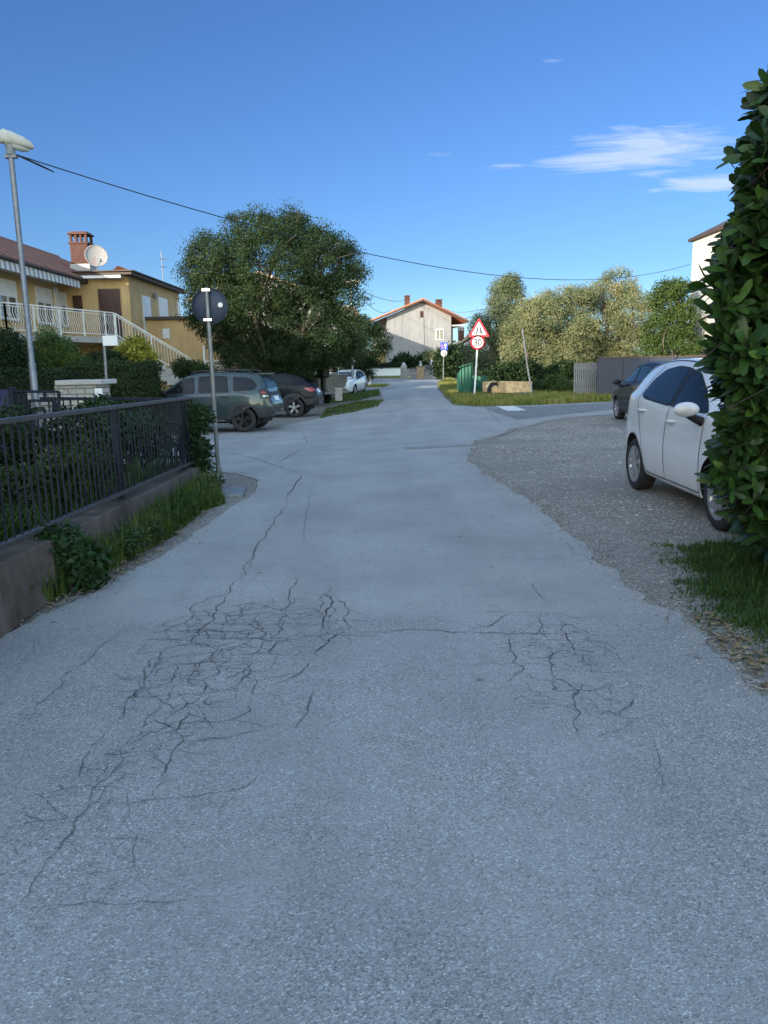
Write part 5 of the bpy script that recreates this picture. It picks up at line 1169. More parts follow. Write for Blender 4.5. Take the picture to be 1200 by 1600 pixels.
# ------------------------------------------------------------------ vehicles
def interp(tab, x):
    if x <= tab[0][0]: return tab[0][1]
    for (a, p), (c, q) in zip(tab, tab[1:]):
        if x <= c: t = (x-a)/(c-a); return p+(q-p)*t
    return tab[-1][1]
def smooth_tab(tab, n=6):
    P = sorted(tab); out = []
    for i in range(len(P)-1):
        p0 = P[max(i-1, 0)]; p1 = P[i]; p2 = P[i+1]; p3 = P[min(i+2, len(P)-1)]
        for k in range(n):
            t = k/n; m1 = (p2[1]-p0[1])/max(p2[0]-p0[0], 1e-6); m2 = (p3[1]-p1[1])/max(p3[0]-p1[0], 1e-6); h = p2[0]-p1[0]
            m = (p2[1]-p1[1])/h
            m1 = max(-3*abs(m), min(3*abs(m), m1)) if m1*m > 0 else 0; m2 = max(-3*abs(m), min(3*abs(m), m2)) if m2*m > 0 else 0
            t2, t3 = t*t, t*t*t
            out.append((p1[0]+h*t, (2*t3-3*t2+1)*p1[1]+(t3-2*t2+t)*h*m1+(-2*t3+3*t2)*p2[1]+(t3-t2)*h*m2))
    return out+[P[-1]]
def catmull(P, n=3):
    Q = []
    for i in range(len(P)-1):
        p0, p1, p2, p3 = P[max(i-1, 0)], P[i], P[i+1], P[min(i+2, len(P)-1)]
        for k in range(n):
            t = k/n; Q.append(tuple(.5*(2*b+(c-a)*t+(2*a-5*b+4*c-d)*t*t+(-a+3*b-3*c+d)*t**3) for a, b, c, d in zip(p0, p1, p2, p3)))
    return Q+[P[-1]]

def corner(P, f):
    """round the corners of a polygon but keep its sides straight"""
    P = [Vector((p[0], p[1])) for p in P]; Q = []
    for i, m_ in enumerate(P):
        a, d = P[i-1], P[(i+1) % len(P)]; ra, rd = min(.5, .05/max((a-m_).length, .01)), min(.5, .05/max((d-m_).length, .01))
        p, q = m_.lerp(a, ra), m_.lerp(d, rd); Q += [p, (p+q)/4+m_*.5, q]
    return Q
def car(label, sp, loc, heading, paint, group=None):
    t = thing('parked_car', label, 'car', loc, heading, group)
    top, bot, plan, belt = smooth_tab(sp['top']), smooth_tab(sp['bot'], 3), smooth_tab(sp['plan']), smooth_tab(sp['belt'], 3)
    H_ = max(z for _, z in top); x0, x1 = top[0][0], top[-1][0]
    # stations: dense where the outline is steep
    xs = set()
    for (a, p), (c, q) in zip(top, top[1:]):
        n = max(1, int(math.hypot(c-a, q-p)/.05))
        for k in range(n): xs.add(round(a+(c-a)*k/n, 5))
    xs = sorted(xs | {x1})
    rings = []
    for x in xs:
        zt, zb, W, zl = interp(top, x), interp(bot, x), interp(plan, x), interp(belt, x)
        zt = max(zt, zb+.12); zbl = min(zl, zt-.05); f = max(0, min(1, (zt-zl)/max(H_-zl, .1)))
        rw = W*(.90+(sp['roofw']-.90)*(f**.6)); zm = min(sp.get('zmid', .55), zb+(zbl-zb)*.55)
        P = [(0, zb), (.55*W, zb), (.86*W, zb+.005), (.935*W, zb+.035), (.975*W, zb+(zm-zb)*.45), (W, zm), (.995*W, zm+(zbl-zm)*.4), (.972*W, zm+(zbl-zm)*.82), (.945*W, zbl)]
        e = zt-zbl
        P += [((.935*W)*.67+rw*.33, zbl+e*.30), (rw*.72+.935*W*.28, zbl+e*.62), (rw*.985, zbl+e*.84), (rw*.93, zbl+e*.945), (rw*.78, zbl+e*.982), (rw*.45, zt-.004*f), (0, zt)]
        rings.append([(x, y, z) for y, z in catmull(P, 3)])
    n = len(rings[0]); full = []
    for r_ in rings: full.append(r_+[(x, -y, z) for x, y, z in r_[-2:0:-1]])
    k = len(full[0]); V = [p for r_ in full for p in r_]
    F = [(i*k+j, i*k+(j+1) % k, (i+1)*k+(j+1) % k, (i+1)*k+j) for i in range(len(full)-1) for j in range(k)]
    F += [tuple(range(k))[::-1], tuple((len(full)-1)*k+j for j in range(k))]
    b = MB(); b.add(V, F, 0, True); me = b.mesh('body_shell', [paint, MT['black'], MT['darkint']])
    bm = bmesh.new(); bm.from_mesh(me); bm.normal_update(); bvh = BVHTree.FromBMesh(bm); bm.free()
    # wheel arches
    body = bpy.data.objects.new('body', me); COL.objects.link(body); cut = MB()
    for ax in sp['axles']: cut.lathe([(.001, -1.5), (sp['arch'], -1.5), (sp['arch'], 1.5), (.001, 1.5)], 40, (ax, 0, sp['tyre']+.015), 'Y')
    co = cut.build('cutter', MT['black']); bo = body.modifiers.new('arch', 'BOOLEAN'); bo.operation = 'DIFFERENCE'; bo.object = co; bo.solver = 'EXACT'
    bpy.context.view_layer.update(); me2 = bpy.data.meshes.new_from_object(body.evaluated_get(bpy.context.evaluated_depsgraph_get()))
    body.modifiers.clear(); body.data = me2; me2.name = 'body'; bpy.data.objects.remove(co)
    me2.materials.clear()
    for q in (paint, MT['black'], MT['darkint']): me2.materials.append(q)
    for p in me2.polygons:
        c_ = p.center; nr = min(abs(math.hypot(c_.x-ax, c_.z-sp['tyre']-.015)-sp['arch']) for ax in sp['axles'])
        flat = all(min(abs(math.hypot(me2.vertices[v].co.x-ax, me2.vertices[v].co.z-sp['tyre']-.015)-sp['arch']) for ax in sp['axles']) < .004 for v in p.vertices)
        p.use_smooth = not flat; p.material_index = 2 if (flat and abs(p.normal.y) < .6) else 0
    body.parent = t
    # arch liners
    b = MB()
    for ax in sp['axles']:
        for sg in (-1, 1):
            W = interp(plan, ax)
            b.lathe([(sp['arch']-.004, sg*(W-.04)), (sp['arch']-.004, sg*(W-.42)), (.001, sg*(W-.42))], 22, (ax, 0, sp['tyre']+.015), 'Y', a0=R(-20), a1=R(200))
    b.bb(sp['axles'][1]-.5, sp['axles'][0]+.5, -interp(plan, 0)*.6, interp(plan, 0)*.6, interp(bot, 0)-.04, interp(bot, 0)+.25)
    b.build('underbody', MT['darkint'], t, local=True)
    def cast(o_, d_):
        h = bvh.ray_cast(Vector(o_), Vector(d_)); return h
    def patch(name, poly, side, m, off=.004, step=.06, parent=body, smooth=0, closed_round=0):
        if closed_round: poly = [(p.x, p.y) for p in chaikin(poly, closed_round)]
        V2, F2 = sheet2d(poly, step); V3 = []; N3 = []
        for a, c in V2:
            o_, d_ = {'L': ((a, 3, c), (0, -1, 0)), 'R': ((a, -3, c), (0, 1, 0)), 'F': ((4, a, c), (-1, 0, 0)), 'B': ((-4, a, c), (1, 0, 0)), 'T': ((a, c, 4), (0, 0, -1))}[side]
            h = cast(o_, d_)
            if h[0] is None: V3.append(None); N3.append(None); continue
            nn = h[1] if h[1].dot(Vector(d_)) < 0 else -h[1]
            V3.append(h[0]+nn*off); N3.append(nn)
        idx = {}; b_ = MB(); Vv = []
        for i, p in enumerate(V3):
            if p is not None: idx[i] = len(Vv); Vv.append(p)
        Ff = [tuple(idx[i] for i in f) for f in F2 if all(i in idx for i in f)]
        if not Ff: return None
        b_.add(Vv, Ff, 0, True); return b_.build(name, m, parent, local=True)
    def seam(P, side, wd=.011, off=.0035):
        # dark joint line following the panel
        P = chaikin([Vector((p[0], p[1])) for p in P], 2, False); Q = []
        for a, c in zip(P, P[1:]):
            k_ = max(1, int((c-a).length/.04)); Q += [a.lerp(c, i/k_) for i in range(k_)]
        Q.append(P[-1]); V3 = []
        for i, p in enumerate(Q):
            tt = (Q[min(i+1, len(Q)-1)]-Q[max(i-1, 0)]).normalized(); nn = Vector((-tt.y, tt.x))*wd/2
            for sg in (1, -1):
                q = p+nn*sg; h = cast((q.x, 3 if side == 'L' else -3, q.y), (0, -1 if side == 'L' else 1, 0)) if side in 'LR' else cast((-4 if side == 'B' else 4, q.x, q.y), (1 if side == 'B' else -1, 0, 0))
                V3.append(None if h[0] is None else h[0]+(Vector((0, 1 if side == 'L' else -1, 0)) if side in 'LR' else Vector((-1 if side == 'B' else 1, 0, 0)))*off)
        Fs = [(2*i, 2*i+1, 2*i+3, 2*i+2) for i in range(len(Q)-1) if all(V3[j] is not None for j in (2*i, 2*i+1, 2*i+2, 2*i+3))]
        return [v or Vector((0, 0, .5)) for v in V3], Fs
    sb = MB()
    for s_ in 'LR':
        for w_ in sp['windows']:
            patch('window_trim', [(p.x, p.y) for p in corner(w_, .10)], s_, MT['black'], .003)
            cx, cz = sum(p[0] for p in w_)/len(w_), sum(p[1] for p in w_)/len(w_)
            inn = [(cx+(p[0]-cx)*.94+(0 if abs(p[0]-cx) < .01 else 0), cz+(p[1]-cz)*.91) for p in w_]
            patch('side_window', [(p.x, p.y) for p in corner(inn, .10)], s_, MT['carglass'], .007)
        for P in sp['seams']: V3, Fs = seam(P, s_); sb.add(V3, Fs, 0, False)
        for nm, poly, m in sp.get('side_patches', []): patch(nm, poly, s_, m, .009)
        for hx, hz in sp['handles']:
            h = cast((hx, 3 if s_ == 'L' else -3, hz), (0, -1 if s_ == 'L' else 1, 0))
            b = MB(); sg = 1 if s_ == 'L' else -1; y = h[0].y
            b.tube([(hx-.10, y-sg*.01, hz-.004), (hx-.07, y+sg*.032, hz), (hx+.06, y+sg*.034, hz+.004), (hx+.10, y-sg*.01, hz+.004)], .014, 6); b.build('door_handle', sp.get('handle_m', paint), body, local=True)
        # mirror
        mx, mz = sp['mirror']; sg = 1 if s_ == 'L' else -1; h = cast((mx, 3*sg, mz-.1), (0, -sg, 0)); y = h[0].y
        b = MB(); prof = []
        for i in range(9):
            a = math.pi*i/8; prof.append((math.sin(a), -math.cos(a)))
        V_ = []
        for r_, hh in prof:
            for j in range(14): g = 2*math.pi*j/14; V_.append((mx+.07*r_*math.cos(g)*(1 if math.cos(g) > 0 else .45)*1.25, y+sg*(.145+.118*hh), mz+.070*r_*math.sin(g)))
        b.add(V_, [(i*14+j, i*14+(j+1) % 14, (i+1)*14+(j+1) % 14, (i+1)*14+j) for i in range(8) for j in range(14)], 0, True)
        mo = b.build('wing_mirror', sp.get('mirror_m', paint), body, local=True)
        b = MB(); b.tube([(mx+.02, y-sg*.04, mz-.13), (mx, y+sg*.07, mz-.08), (mx, y+sg*.13, mz-.05)], [.05, .035, .03], 8); b.build('mirror_arm', MT['black'], mo, local=True)
    for P, s_ in sp.get('end_seams', []): V3, Fs = seam(P, s_); sb.add(V3, Fs)
    for nm, poly, side, m in sp.get('end_patches', []): patch(nm, poly, side, m, .008)
    sb.build('panel_gap', MT['black'], body, local=True)['kind'] = 'stuff'
    # wheels
    for ax in sp['axles']:
        W = interp(plan, ax)
        for sg in (-1, 1):
            r_ = sp['tyre']; tw = sp.get('tw', .195); yc = sg*(W-.025-tw/2)
            b = MB(); rr = r_*sp.get('rimr', .68)
            b.lathe([(rr-.01, -tw*.42), (rr+.02, -tw*.5), (r_-.03, -tw*.5), (r_-.006, -tw*.4), (r_, -tw*.25), (r_, tw*.25), (r_-.006, tw*.4), (r_-.03, tw*.5), (rr+.02, tw*.5), (rr-.01, tw*.42)], 40, (ax, yc, r_), 'Y')
            wo_ = b.build('wheel', MT['rubber'], t, local=True)
            b = MB(); o_ = sg*tw*.5; b.lathe([(rr+.012, o_*.97), (rr-.012, o_*.98), (rr-.03, o_*.8), (rr-.03, -o_*.2)], 40, (ax, yc, r_), 'Y', 0)
            b.lathe([(rr-.03, -o_*.1), (.001, -o_*.1)], 24, (ax, yc, r_), 'Y', 1)
            ns = sp['spokes']
            for q in range(ns):
                a = 2*math.pi*q/ns+.3
                for da in sp.get('split', (0,)):
                    c0_, c1_ = math.cos(a+da*.3), math.sin(a+da*.3); e0, e1 = math.cos(a+da), math.sin(a+da)
                    b.bar((ax+c0_*.03, yc+o_*.80, r_+c1_*.03), (ax+e0*(rr-.012), yc+o_*.9, r_+e1*(rr-.012)), .022, sp['spokew'], 2)
            b.lathe([(.001, o_*.9), (.05, o_*.88), (.062, o_*.72), (.062, 0)], 16, (ax, yc, r_), 'Y', 2)
            b.build('rim', [sp['rim_m'], MT['darkint'], sp['spoke_m']], wo_, local=True)
    return t, body, patch, cast
def paintm(name, c, rough=.32, metal=0.0, coat=1.0):
    m, nt, P = newmat(name); v = pos(nt); n = noise(nt, v, 2.5, 6, .65)
    dust = ramp(nt, n, [(.4, 0.0), (.8, .10)])
    nt.links.new(mixc(nt, dust, c, (.20, .185, .165)), P.inputs['Base Color']); P.inputs['Metallic'].default_value = metal
    nt.links.new(math_n(nt, 'ADD', rough, math_n(nt, 'MULTIPLY', dust, .5)), P.inputs['Roughness'])
    P.inputs['Coat Weight'].default_value = coat; P.inputs['Coat Roughness'].default_value = .04; P.inputs['Specular IOR Level'].default_value = .5 if coat > .5 else .15; return m
MT['paint_white'] = paintm('white_car_paint', (.70, .71, .70)); MT['paint_black'] = paintm('black_car_paint', (.010, .010, .013)); MT['paint_teal'] = paintm('dark_teal_car_paint', (.019, .043, .049), .32, .45, .7); MT['paint_dark'] = paintm('anthracite_car_paint', (.006, .008, .012), .35, 0, .3); MT['paint_navy'] = paintm('midnight_car_paint', (.005, .006, .011), .35, 0, .12)
MT['cladding'] = mat('grey_plastic_cladding', (.028, .03, .032), .6, .15, 10)
MT['greyskid'] = mat('grey_skid_plate', (.24, .25, .26), .5, .08, metal=.3)
MT['blackalloy'] = mat('black_alloy', (.015, .015, .016), .35, .1, metal=.4)

hatch_top = [(2.0, .50), (1.975, .66), (1.86, .78), (1.5, .92), (1.05, 1.02), (.70, 1.20), (.30, 1.375), (-.05, 1.455), (-.55, 1.49), (-1.05, 1.47), (-1.5, 1.39), (-1.72, 1.27), (-1.88, 1.05), (-1.97, .84), (-2.02, .66), (-2.03, .50)]
hatch_bot = [(2.0, .30), (1.8, .20), (1.0, .20), (-.9, .21), (-1.7, .26), (-2.03, .34)]
hatch_plan = [(2.0, .52), (1.9, .66), (1.7, .76), (1.3, .825), (.6, .842), (-.6, .845), (-1.3, .835), (-1.7, .79), (-1.9, .72), (-2.03, .60)]
hatch_belt = [(2.0, .86), (.9, .955), (-.3, 1.0), (-1.2, 1.05), (-2.03, 1.08)]
def hatch(**k):
    d = dict(top=hatch_top, bot=hatch_bot, plan=hatch_plan, belt=hatch_belt, roofw=.70, axles=(1.24, -1.27), arch=.345, tyre=.30, tw=.185, rimr=.66, spokes=9, spokew=.045, rim_m=MT['silver'], spoke_m=MT['silver'],
        windows=[[(.84, .985), (.50, 1.19), (.16, 1.345), (-.06, 1.385), (-.10, 1.00)], [(-.17, 1.005), (-.13, 1.392), (-.50, 1.41), (-.86, 1.37), (-1.10, 1.24), (-1.20, 1.09), (-1.02, 1.05)]],
        seams=[[(.86, .97), (.86, .7), (.84, .45), (.80, .27)], [(-.13, 1.42), (-.135, 1.0), (-.15, .6), (-.15, .27)], [(-.95, 1.41), (-1.18, 1.25), (-1.25, 1.08), (-1.10, .88), (-.94, .66), (-.88, .45), (-.86, .27)], [(.82, .265), (0, .268), (-.86, .27)], [(.95, 1.09), (.5, 1.335), (.2, 1.415), (-.1, 1.447), (-.6, 1.468), (-1.1, 1.44), (-1.45, 1.36), (-1.62, 1.27)]],
        handles=[(.02, .87), (-.98, .93)], mirror=(.78, 1.03),
        side_patches=[('pillar_trim', [(-.09, 1.01), (-.05, 1.375), (-.14, 1.385), (-.18, 1.015)], MT['black']), ('headlight', [(1.86, .66), (1.90, .73), (1.55, .85), (1.36, .87), (1.5, .74)], MT['clearlens']), ('tail_light', [(-1.80, 1.0), (-1.9, .98), (-1.93, .78), (-1.82, .72), (-1.76, .85)], MT['redlens'])],
        end_patches=[('windshield', [(-.66, 1.06), (.66, 1.06), (.54, 1.36), (-.54, 1.36)], 'F', MT['carglass']), ('rear_window', [(-.55, 1.06), (.55, 1.06), (.47, 1.36), (-.47, 1.36)], 'B', MT['rearglass']), ('number_plate', [(-.26, .52), (.26, .52), (.26, .63), (-.26, .63)], 'B', MT['plate']), ('number_plate', [(-.26, .42), (.26, .42), (.26, .53), (-.26, .53)], 'F', MT['plate']), ('grille', [(-.45, .33), (.45, .33), (.5, .40), (-.5, .40)], 'F', MT['black'])])
    d.update(k); return d
def place(px, Y, axle_local, heading, py=700, tyre_edge=0):
    """car origin such that its local point axle_local=(x,y) stands under image column px at depth Y"""
    p = on(px, Y, 0, py); c, s_ = math.cos(heading), math.sin(heading); x, y = axle_local
    o = Vector((p.x-(x*c-y*s_), p.y-(x*s_+y*c), 0)); return o
def ground_car(o, *a): o.z = min(gz(o.x, o.y), gz(o.x, o.y+1)) if not a else a[0]; return o
# white hatchback behind the laurel: nose towards the camera, right flank to the road
hd = R(-90)
def shorten(d, f):
    d = dict(d); sc = lambda P: [(a*f, b_) for a, b_ in P]
    for k in ('top', 'bot', 'plan', 'belt', 'handles'): d[k] = sc(d[k])
    d['windows'] = [sc(q) for q in d['windows']]; d['seams'] = [sc(q) for q in d['seams']]; d['side_patches'] = [(a, sc(q), m_) for a, q, m_ in d['side_patches']]
    d['axles'] = tuple(a*f for a in d['axles']); d['mirror'] = (d['mirror'][0]*f, d['mirror'][1]); return d
o = place(986, 8.8, (-1.27*.885, -.83), hd, 760); o.z = gz(o.x, o.y)+.008
wc, wb, wpatch, wcast = car('white five door hatchback half hidden by the laurel hedge', shorten(hatch(), .885), o, hd, MT['paint_white'], None)
b = MB(); b.tube([(-.8, 0, 1.46), (-.98, 0, 1.70)], [.012, .006], 6); b.tube([(-.78, 0, 1.462), (-.82, 0, 1.478)], .03, 8); b.build('antenna', MT['black'], wb, local=True)
# dark hatchback further back, nose away
hd = R(90)
o = place(961, 21.2, (1.24, .83), hd, 650); o.z = gz(o.x, o.y)+.008
sp_d = hatch(windows=[[(.9, 1.01), (.55, 1.22), (.22, 1.39), (-.06, 1.43), (-.10, 1.03)], [(-.17, 1.035), (-.13, 1.437), (-.6, 1.45), (-1.0, 1.40), (-1.25, 1.22), (-1.2, 1.07)]], top=[(x, z*1.045 if z > .9 else z) for x, z in hatch_top], spokes=7, spokew=.05, mirror_m=MT['paint_dark'])
dc_, db, _, _ = car('dark grey hatchback parked with its nose to the side street', sp_d, o, hd, MT['paint_dark'])
b = MB(); b.tube([(-1.25, .2, 1.50), (-1.55, .2, 1.80)], [.012, .006], 6); b.build('antenna', MT['black'], db, local=True)
# teal off-roader
suv_top = [(2.17, .62), (2.13, .80), (2.05, .93), (1.75, 1.03), (1.15, 1.10), (.95, 1.14), (.66, 1.33), (.32, 1.55), (0, 1.63), (-.7, 1.655), (-1.4, 1.63), (-1.80, 1.575), (-1.93, 1.38), (-2.02, 1.13), (-2.08, .95), (-2.16, .76), (-2.17, .58)]
suv_bot = [(2.17, .40), (2.0, .30), (1.2, .28), (-1.0, .29), (-1.9, .38), (-2.17, .48)]
suv_plan = [(2.17, .58), (2.05, .74), (1.8, .83), (1.35, .895), (.6, .89), (-.6, .89), (-1.3, .90), (-1.75, .87), (-2.0, .80), (-2.17, .68)]
suv_belt = [(2.17, 1.0), (1.0, 1.04), (0, 1.06), (-1.4, 1.10), (-2.17, 1.12)]
tyre = .35
def ring(ax, r0, r1, z0, n=18, a0=-14, a1=194):
    P = [(ax+r1*math.cos(R(a0+(a1-a0)*i/n)), z0+r1*math.sin(R(a0+(a1-a0)*i/n))) for i in range(n+1)]
    return P+[(ax+r0*math.cos(R(a0+(a1-a0)*i/n)), z0+r0*math.sin(R(a0+(a1-a0)*i/n))) for i in range(n, -1, -1)]
sp_s = dict(top=suv_top, bot=suv_bot, plan=suv_plan, belt=suv_belt, roofw=.72, zmid=.66, axles=(1.33, -1.34), arch=.415, tyre=tyre, tw=.215, rimr=.66, spokes=5, spokew=.075, split=(-.12, .12), rim_m=MT['blackalloy'], spoke_m=MT['blackalloy'],
    windows=[[(.98, 1.08), (.66, 1.28), (.36, 1.49), (.04, 1.545), (-.01, 1.085)], [(-.09, 1.09), (-.07, 1.555), (-.62, 1.57), (-.90, 1.55), (-.97, 1.10)], [(-1.08, 1.125), (-1.05, 1.53), (-1.40, 1.515), (-1.62, 1.46), (-1.76, 1.27), (-1.66, 1.15)]],
    seams=[[(.95, 1.08), (.93, .8), (.9, .38)], [(-.06, 1.53), (-.06, 1.1), (-.08, .38)], [(-.97, 1.52), (-1.02, 1.12), (-.92, .85), (-.86, .6), (-.84, .38)], [(.9, .375), (-.84, .375)], [(-1.2, 1.10), (-1.55, 1.06), (-1.75, 1.02)]],
    handles=[(.08, .97), (-.84, 1.0)], mirror=(.80, 1.13), mirror_m=MT['black'],
    side_patches=[('wheel_arch_trim', ring(1.33, .418, .485, tyre+.015), MT['cladding']), ('wheel_arch_trim', ring(-1.34, .418, .485, tyre+.015), MT['cladding']), ('sill_trim', [(.85, .30), (.85, .46), (-.86, .46), (-.86, .31)], MT['cladding']), ('sill_strip', [(.75, .315), (.75, .345), (-.8, .345), (-.8, .32)], MT['greyskid']), ('rear_bumper', [(-1.80, .42), (-1.78, .64), (-2.12, .66), (-2.14, .5)], MT['cladding']), ('tail_light', [(-1.80, 1.16), (-1.99, 1.16), (-2.07, .93), (-1.86, .93)], MT['black']), ('tail_light', [(-1.85, 1.12), (-1.96, 1.12), (-2.0, 1.07), (-1.88, 1.06)], MT['redlens']), ('tail_light', [(-1.89, 1.02), (-2.02, 1.02), (-2.05, .96), (-1.91, .96)], MT['clearlens']), ('headlight', [(2.05, .82), (2.06, .95), (1.7, .99), (1.75, .86)], MT['clearlens']), ],
    end_patches=[('windshield', [(-.68, 1.17), (.68, 1.17), (.56, 1.5), (-.56, 1.5)], 'F', MT['carglass']), ('rear_window', [(-.60, 1.19), (.60, 1.19), (.55, 1.50), (-.55, 1.50)], 'B', MT['rearglass']), ('rear_bumper', [(-.72, .50), (.72, .50), (.76, .70), (-.76, .70)], 'B', MT['cladding']), ('skid_plate', [(-.42, .49), (.42, .49), (.5, .60), (-.5, .60)], 'B', MT['greyskid']), ('number_plate', [(-.27, .84), (.27, .84), (.27, .96), (-.27, .96)], 'B', MT['plate']), ('tail_light', [(.52, .92), (.80, .92), (.80, 1.14), (.54, 1.14)], 'B', MT['black']), ('tail_light', [(-.52, .92), (-.80, .92), (-.80, 1.14), (-.54, 1.14)], 'B', MT['black']), ('tailgate_trim', [(-.48, .985), (.48, .985), (.5, 1.09), (-.5, 1.09)], 'B', MT['black'])],
    end_seams=[([(-.78, 1.14), (-.74, .9), (-.7, .72), (.7, .72), (.74, .9), (.78, 1.14)], 'B')])
hd = R(180-5)
o = place(381, 21.4, (-1.34, .87), hd, 672); o.z = gz(o.x+1.3, o.y)+.012
du, dub, dpatch, dcast = car('dark teal off-road car with black wheels and roof rails by the fence', sp_s, o, hd, MT['paint_teal'])
for sg in (-1, 1):
    b = MB(); P = [(.15, sg*.60, 1.58), (.05, sg*.60, 1.67), (-.6, sg*.605, 1.715), (-1.4, sg*.60, 1.69), (-1.6, sg*.595, 1.60)]; b.tube([tuple(p) for p in catmull(P, 3)], .02, 8); b.build('roof_rail', MT['black'], dub, local=True)
b = MB(); b.prism([(-1.70, -.58), (-1.70, .58), (-1.95, .53), (-1.95, -.53)], 1.575, 1.61); b.build('roof_spoiler', MT['paint_teal'], dub, local=True, bevel=.012)
for sg in (-1, 1):
    for (a, c) in (((-2.035, .58, 1.09), (-2.055, .78, 1.03)), ((-2.085, .58, .95), (-2.055, .78, 1.02))):
        pass
b = MB(); b.tube([(-1.3, 0, 1.6), (-1.5, 0, 1.78)], [.012, .006], 6); b.build('antenna', MT['black'], dub, local=True)
# black crossover behind it
sp_c = dict(sp_s); sp_c['spoke_m'] = MT['silver']; sp_c['spokew'] = .05; sp_c['split'] = (-.1, .1); sp_c['top'] = [(2.17, .62), (2.13, .80), (2.05, .93), (1.75, 1.02), (1.15, 1.08), (.95, 1.12), (.62, 1.30), (.25, 1.48), (-.1, 1.54), (-.7, 1.55), (-1.2, 1.50), (-1.55, 1.40), (-1.80, 1.22), (-1.98, 1.04), (-2.08, .92), (-2.16, .74), (-2.17, .58)]; sp_c['belt'] = [(2.17, 1.0), (1.0, 1.06), (0, 1.09), (-1.4, 1.13), (-2.17, 1.16)]; sp_c['mirror_m'] = MT['paint_navy']
sp_c['windows'] = [[(.92, 1.10), (.60, 1.26), (.30, 1.41), (.02, 1.45), (-.02, 1.11)], [(-.10, 1.115), (-.08, 1.455), (-.62, 1.47), (-.98, 1.43), (-1.3, 1.25), (-1.2, 1.15)]]
sp_c['side_patches'] = [q for q in sp_s['side_patches'] if q[0] not in ('sill_strip', 'tail_light')]+[('tail_light', [(-1.70, 1.02), (-1.95, 1.04), (-2.05, .90), (-1.9, .90)], MT['redlens'])]
sp_c['end_patches'] = [q for q in sp_s['end_patches'] if q[0] not in ('tailgate_trim', 'tail_light')]+[('tail_light', [(.40, .96), (.80, .90), (.80, 1.02), (.4, 1.02)], 'B', MT['redlens']), ('tail_light', [(-.40, .96), (-.80, .90), (-.80, 1.02), (-.4, 1.02)], 'B', MT['redlens'])]
hd = R(180-4)
o = place(460, 27.2, (-1.34, .87), hd, 650); o.z = gz(o.x+1.3, o.y)+.012
car('black crossover car with silver spoke wheels behind the teal one', sp_c, o, hd, MT['paint_navy'])
# far white car facing the camera
hd = R(-90-13)
o = place(556, 46.0, (1.24, .83), hd, 617); o.z = gz(o.x, o.y)+.008
car('white hatchback facing the camera beyond the boat', hatch(spokes=6, mirror_m=MT['black']), o, hd, MT['paint_white'])
# ------------------------------------------------------------------ vegetation
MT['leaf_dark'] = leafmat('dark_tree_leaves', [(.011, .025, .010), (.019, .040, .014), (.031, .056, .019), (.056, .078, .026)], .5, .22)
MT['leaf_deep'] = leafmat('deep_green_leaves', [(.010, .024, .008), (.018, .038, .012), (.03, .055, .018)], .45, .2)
MT['leaf_olive'] = leafmat('olive_leaves', [(.078, .108, .052), (.14, .165, .080), (.21, .22, .108), (.31, .28, .135)], .6, .25, .3)
MT['leaf_poplar'] = leafmat('grey_green_leaves', [(.065, .09, .045), (.115, .145, .075), (.17, .19, .10)], .6, .25, .3)
MT['leaf_fresh'] = leafmat('fresh_green_leaves', [(.030, .055, .014), (.052, .088, .022), (.085, .12, .032)], .5, .25)
MT['leaf_hedge'] = leafmat('hedge_leaves', [(.016, .032, .010), (.028, .050, .014), (.05, .08, .022)], .5, .2)
MT['leaf_thuja'] = leafmat('conifer_sprays', [(.034, .075, .018), (.06, .115, .026), (.09, .15, .036)], .6, .15)
MT['leaf_sunlit'] = leafmat('sunlit_shrub_leaves', [(.11, .13, .02), (.28, .28, .04), (.50, .45, .09)], .5, .3)  # the sun on this shrub is painted into its yellow leaf colour
MT['leaf_laurel'] = leafmat('laurel_leaves', [(.010, .028, .008), (.017, .045, .011), (.028, .070, .015), (.055, .115, .022)],   .42, .12, .28)
MT['leaf_ivy'] = leafmat('ivy_leaves', [(.014, .036, .014), (.026, .058, .020), (.045, .082, .032)], .42, .15)
MT['twig'] = mat('twig_bark', (.042, .036, .028), .9, .3, 12)

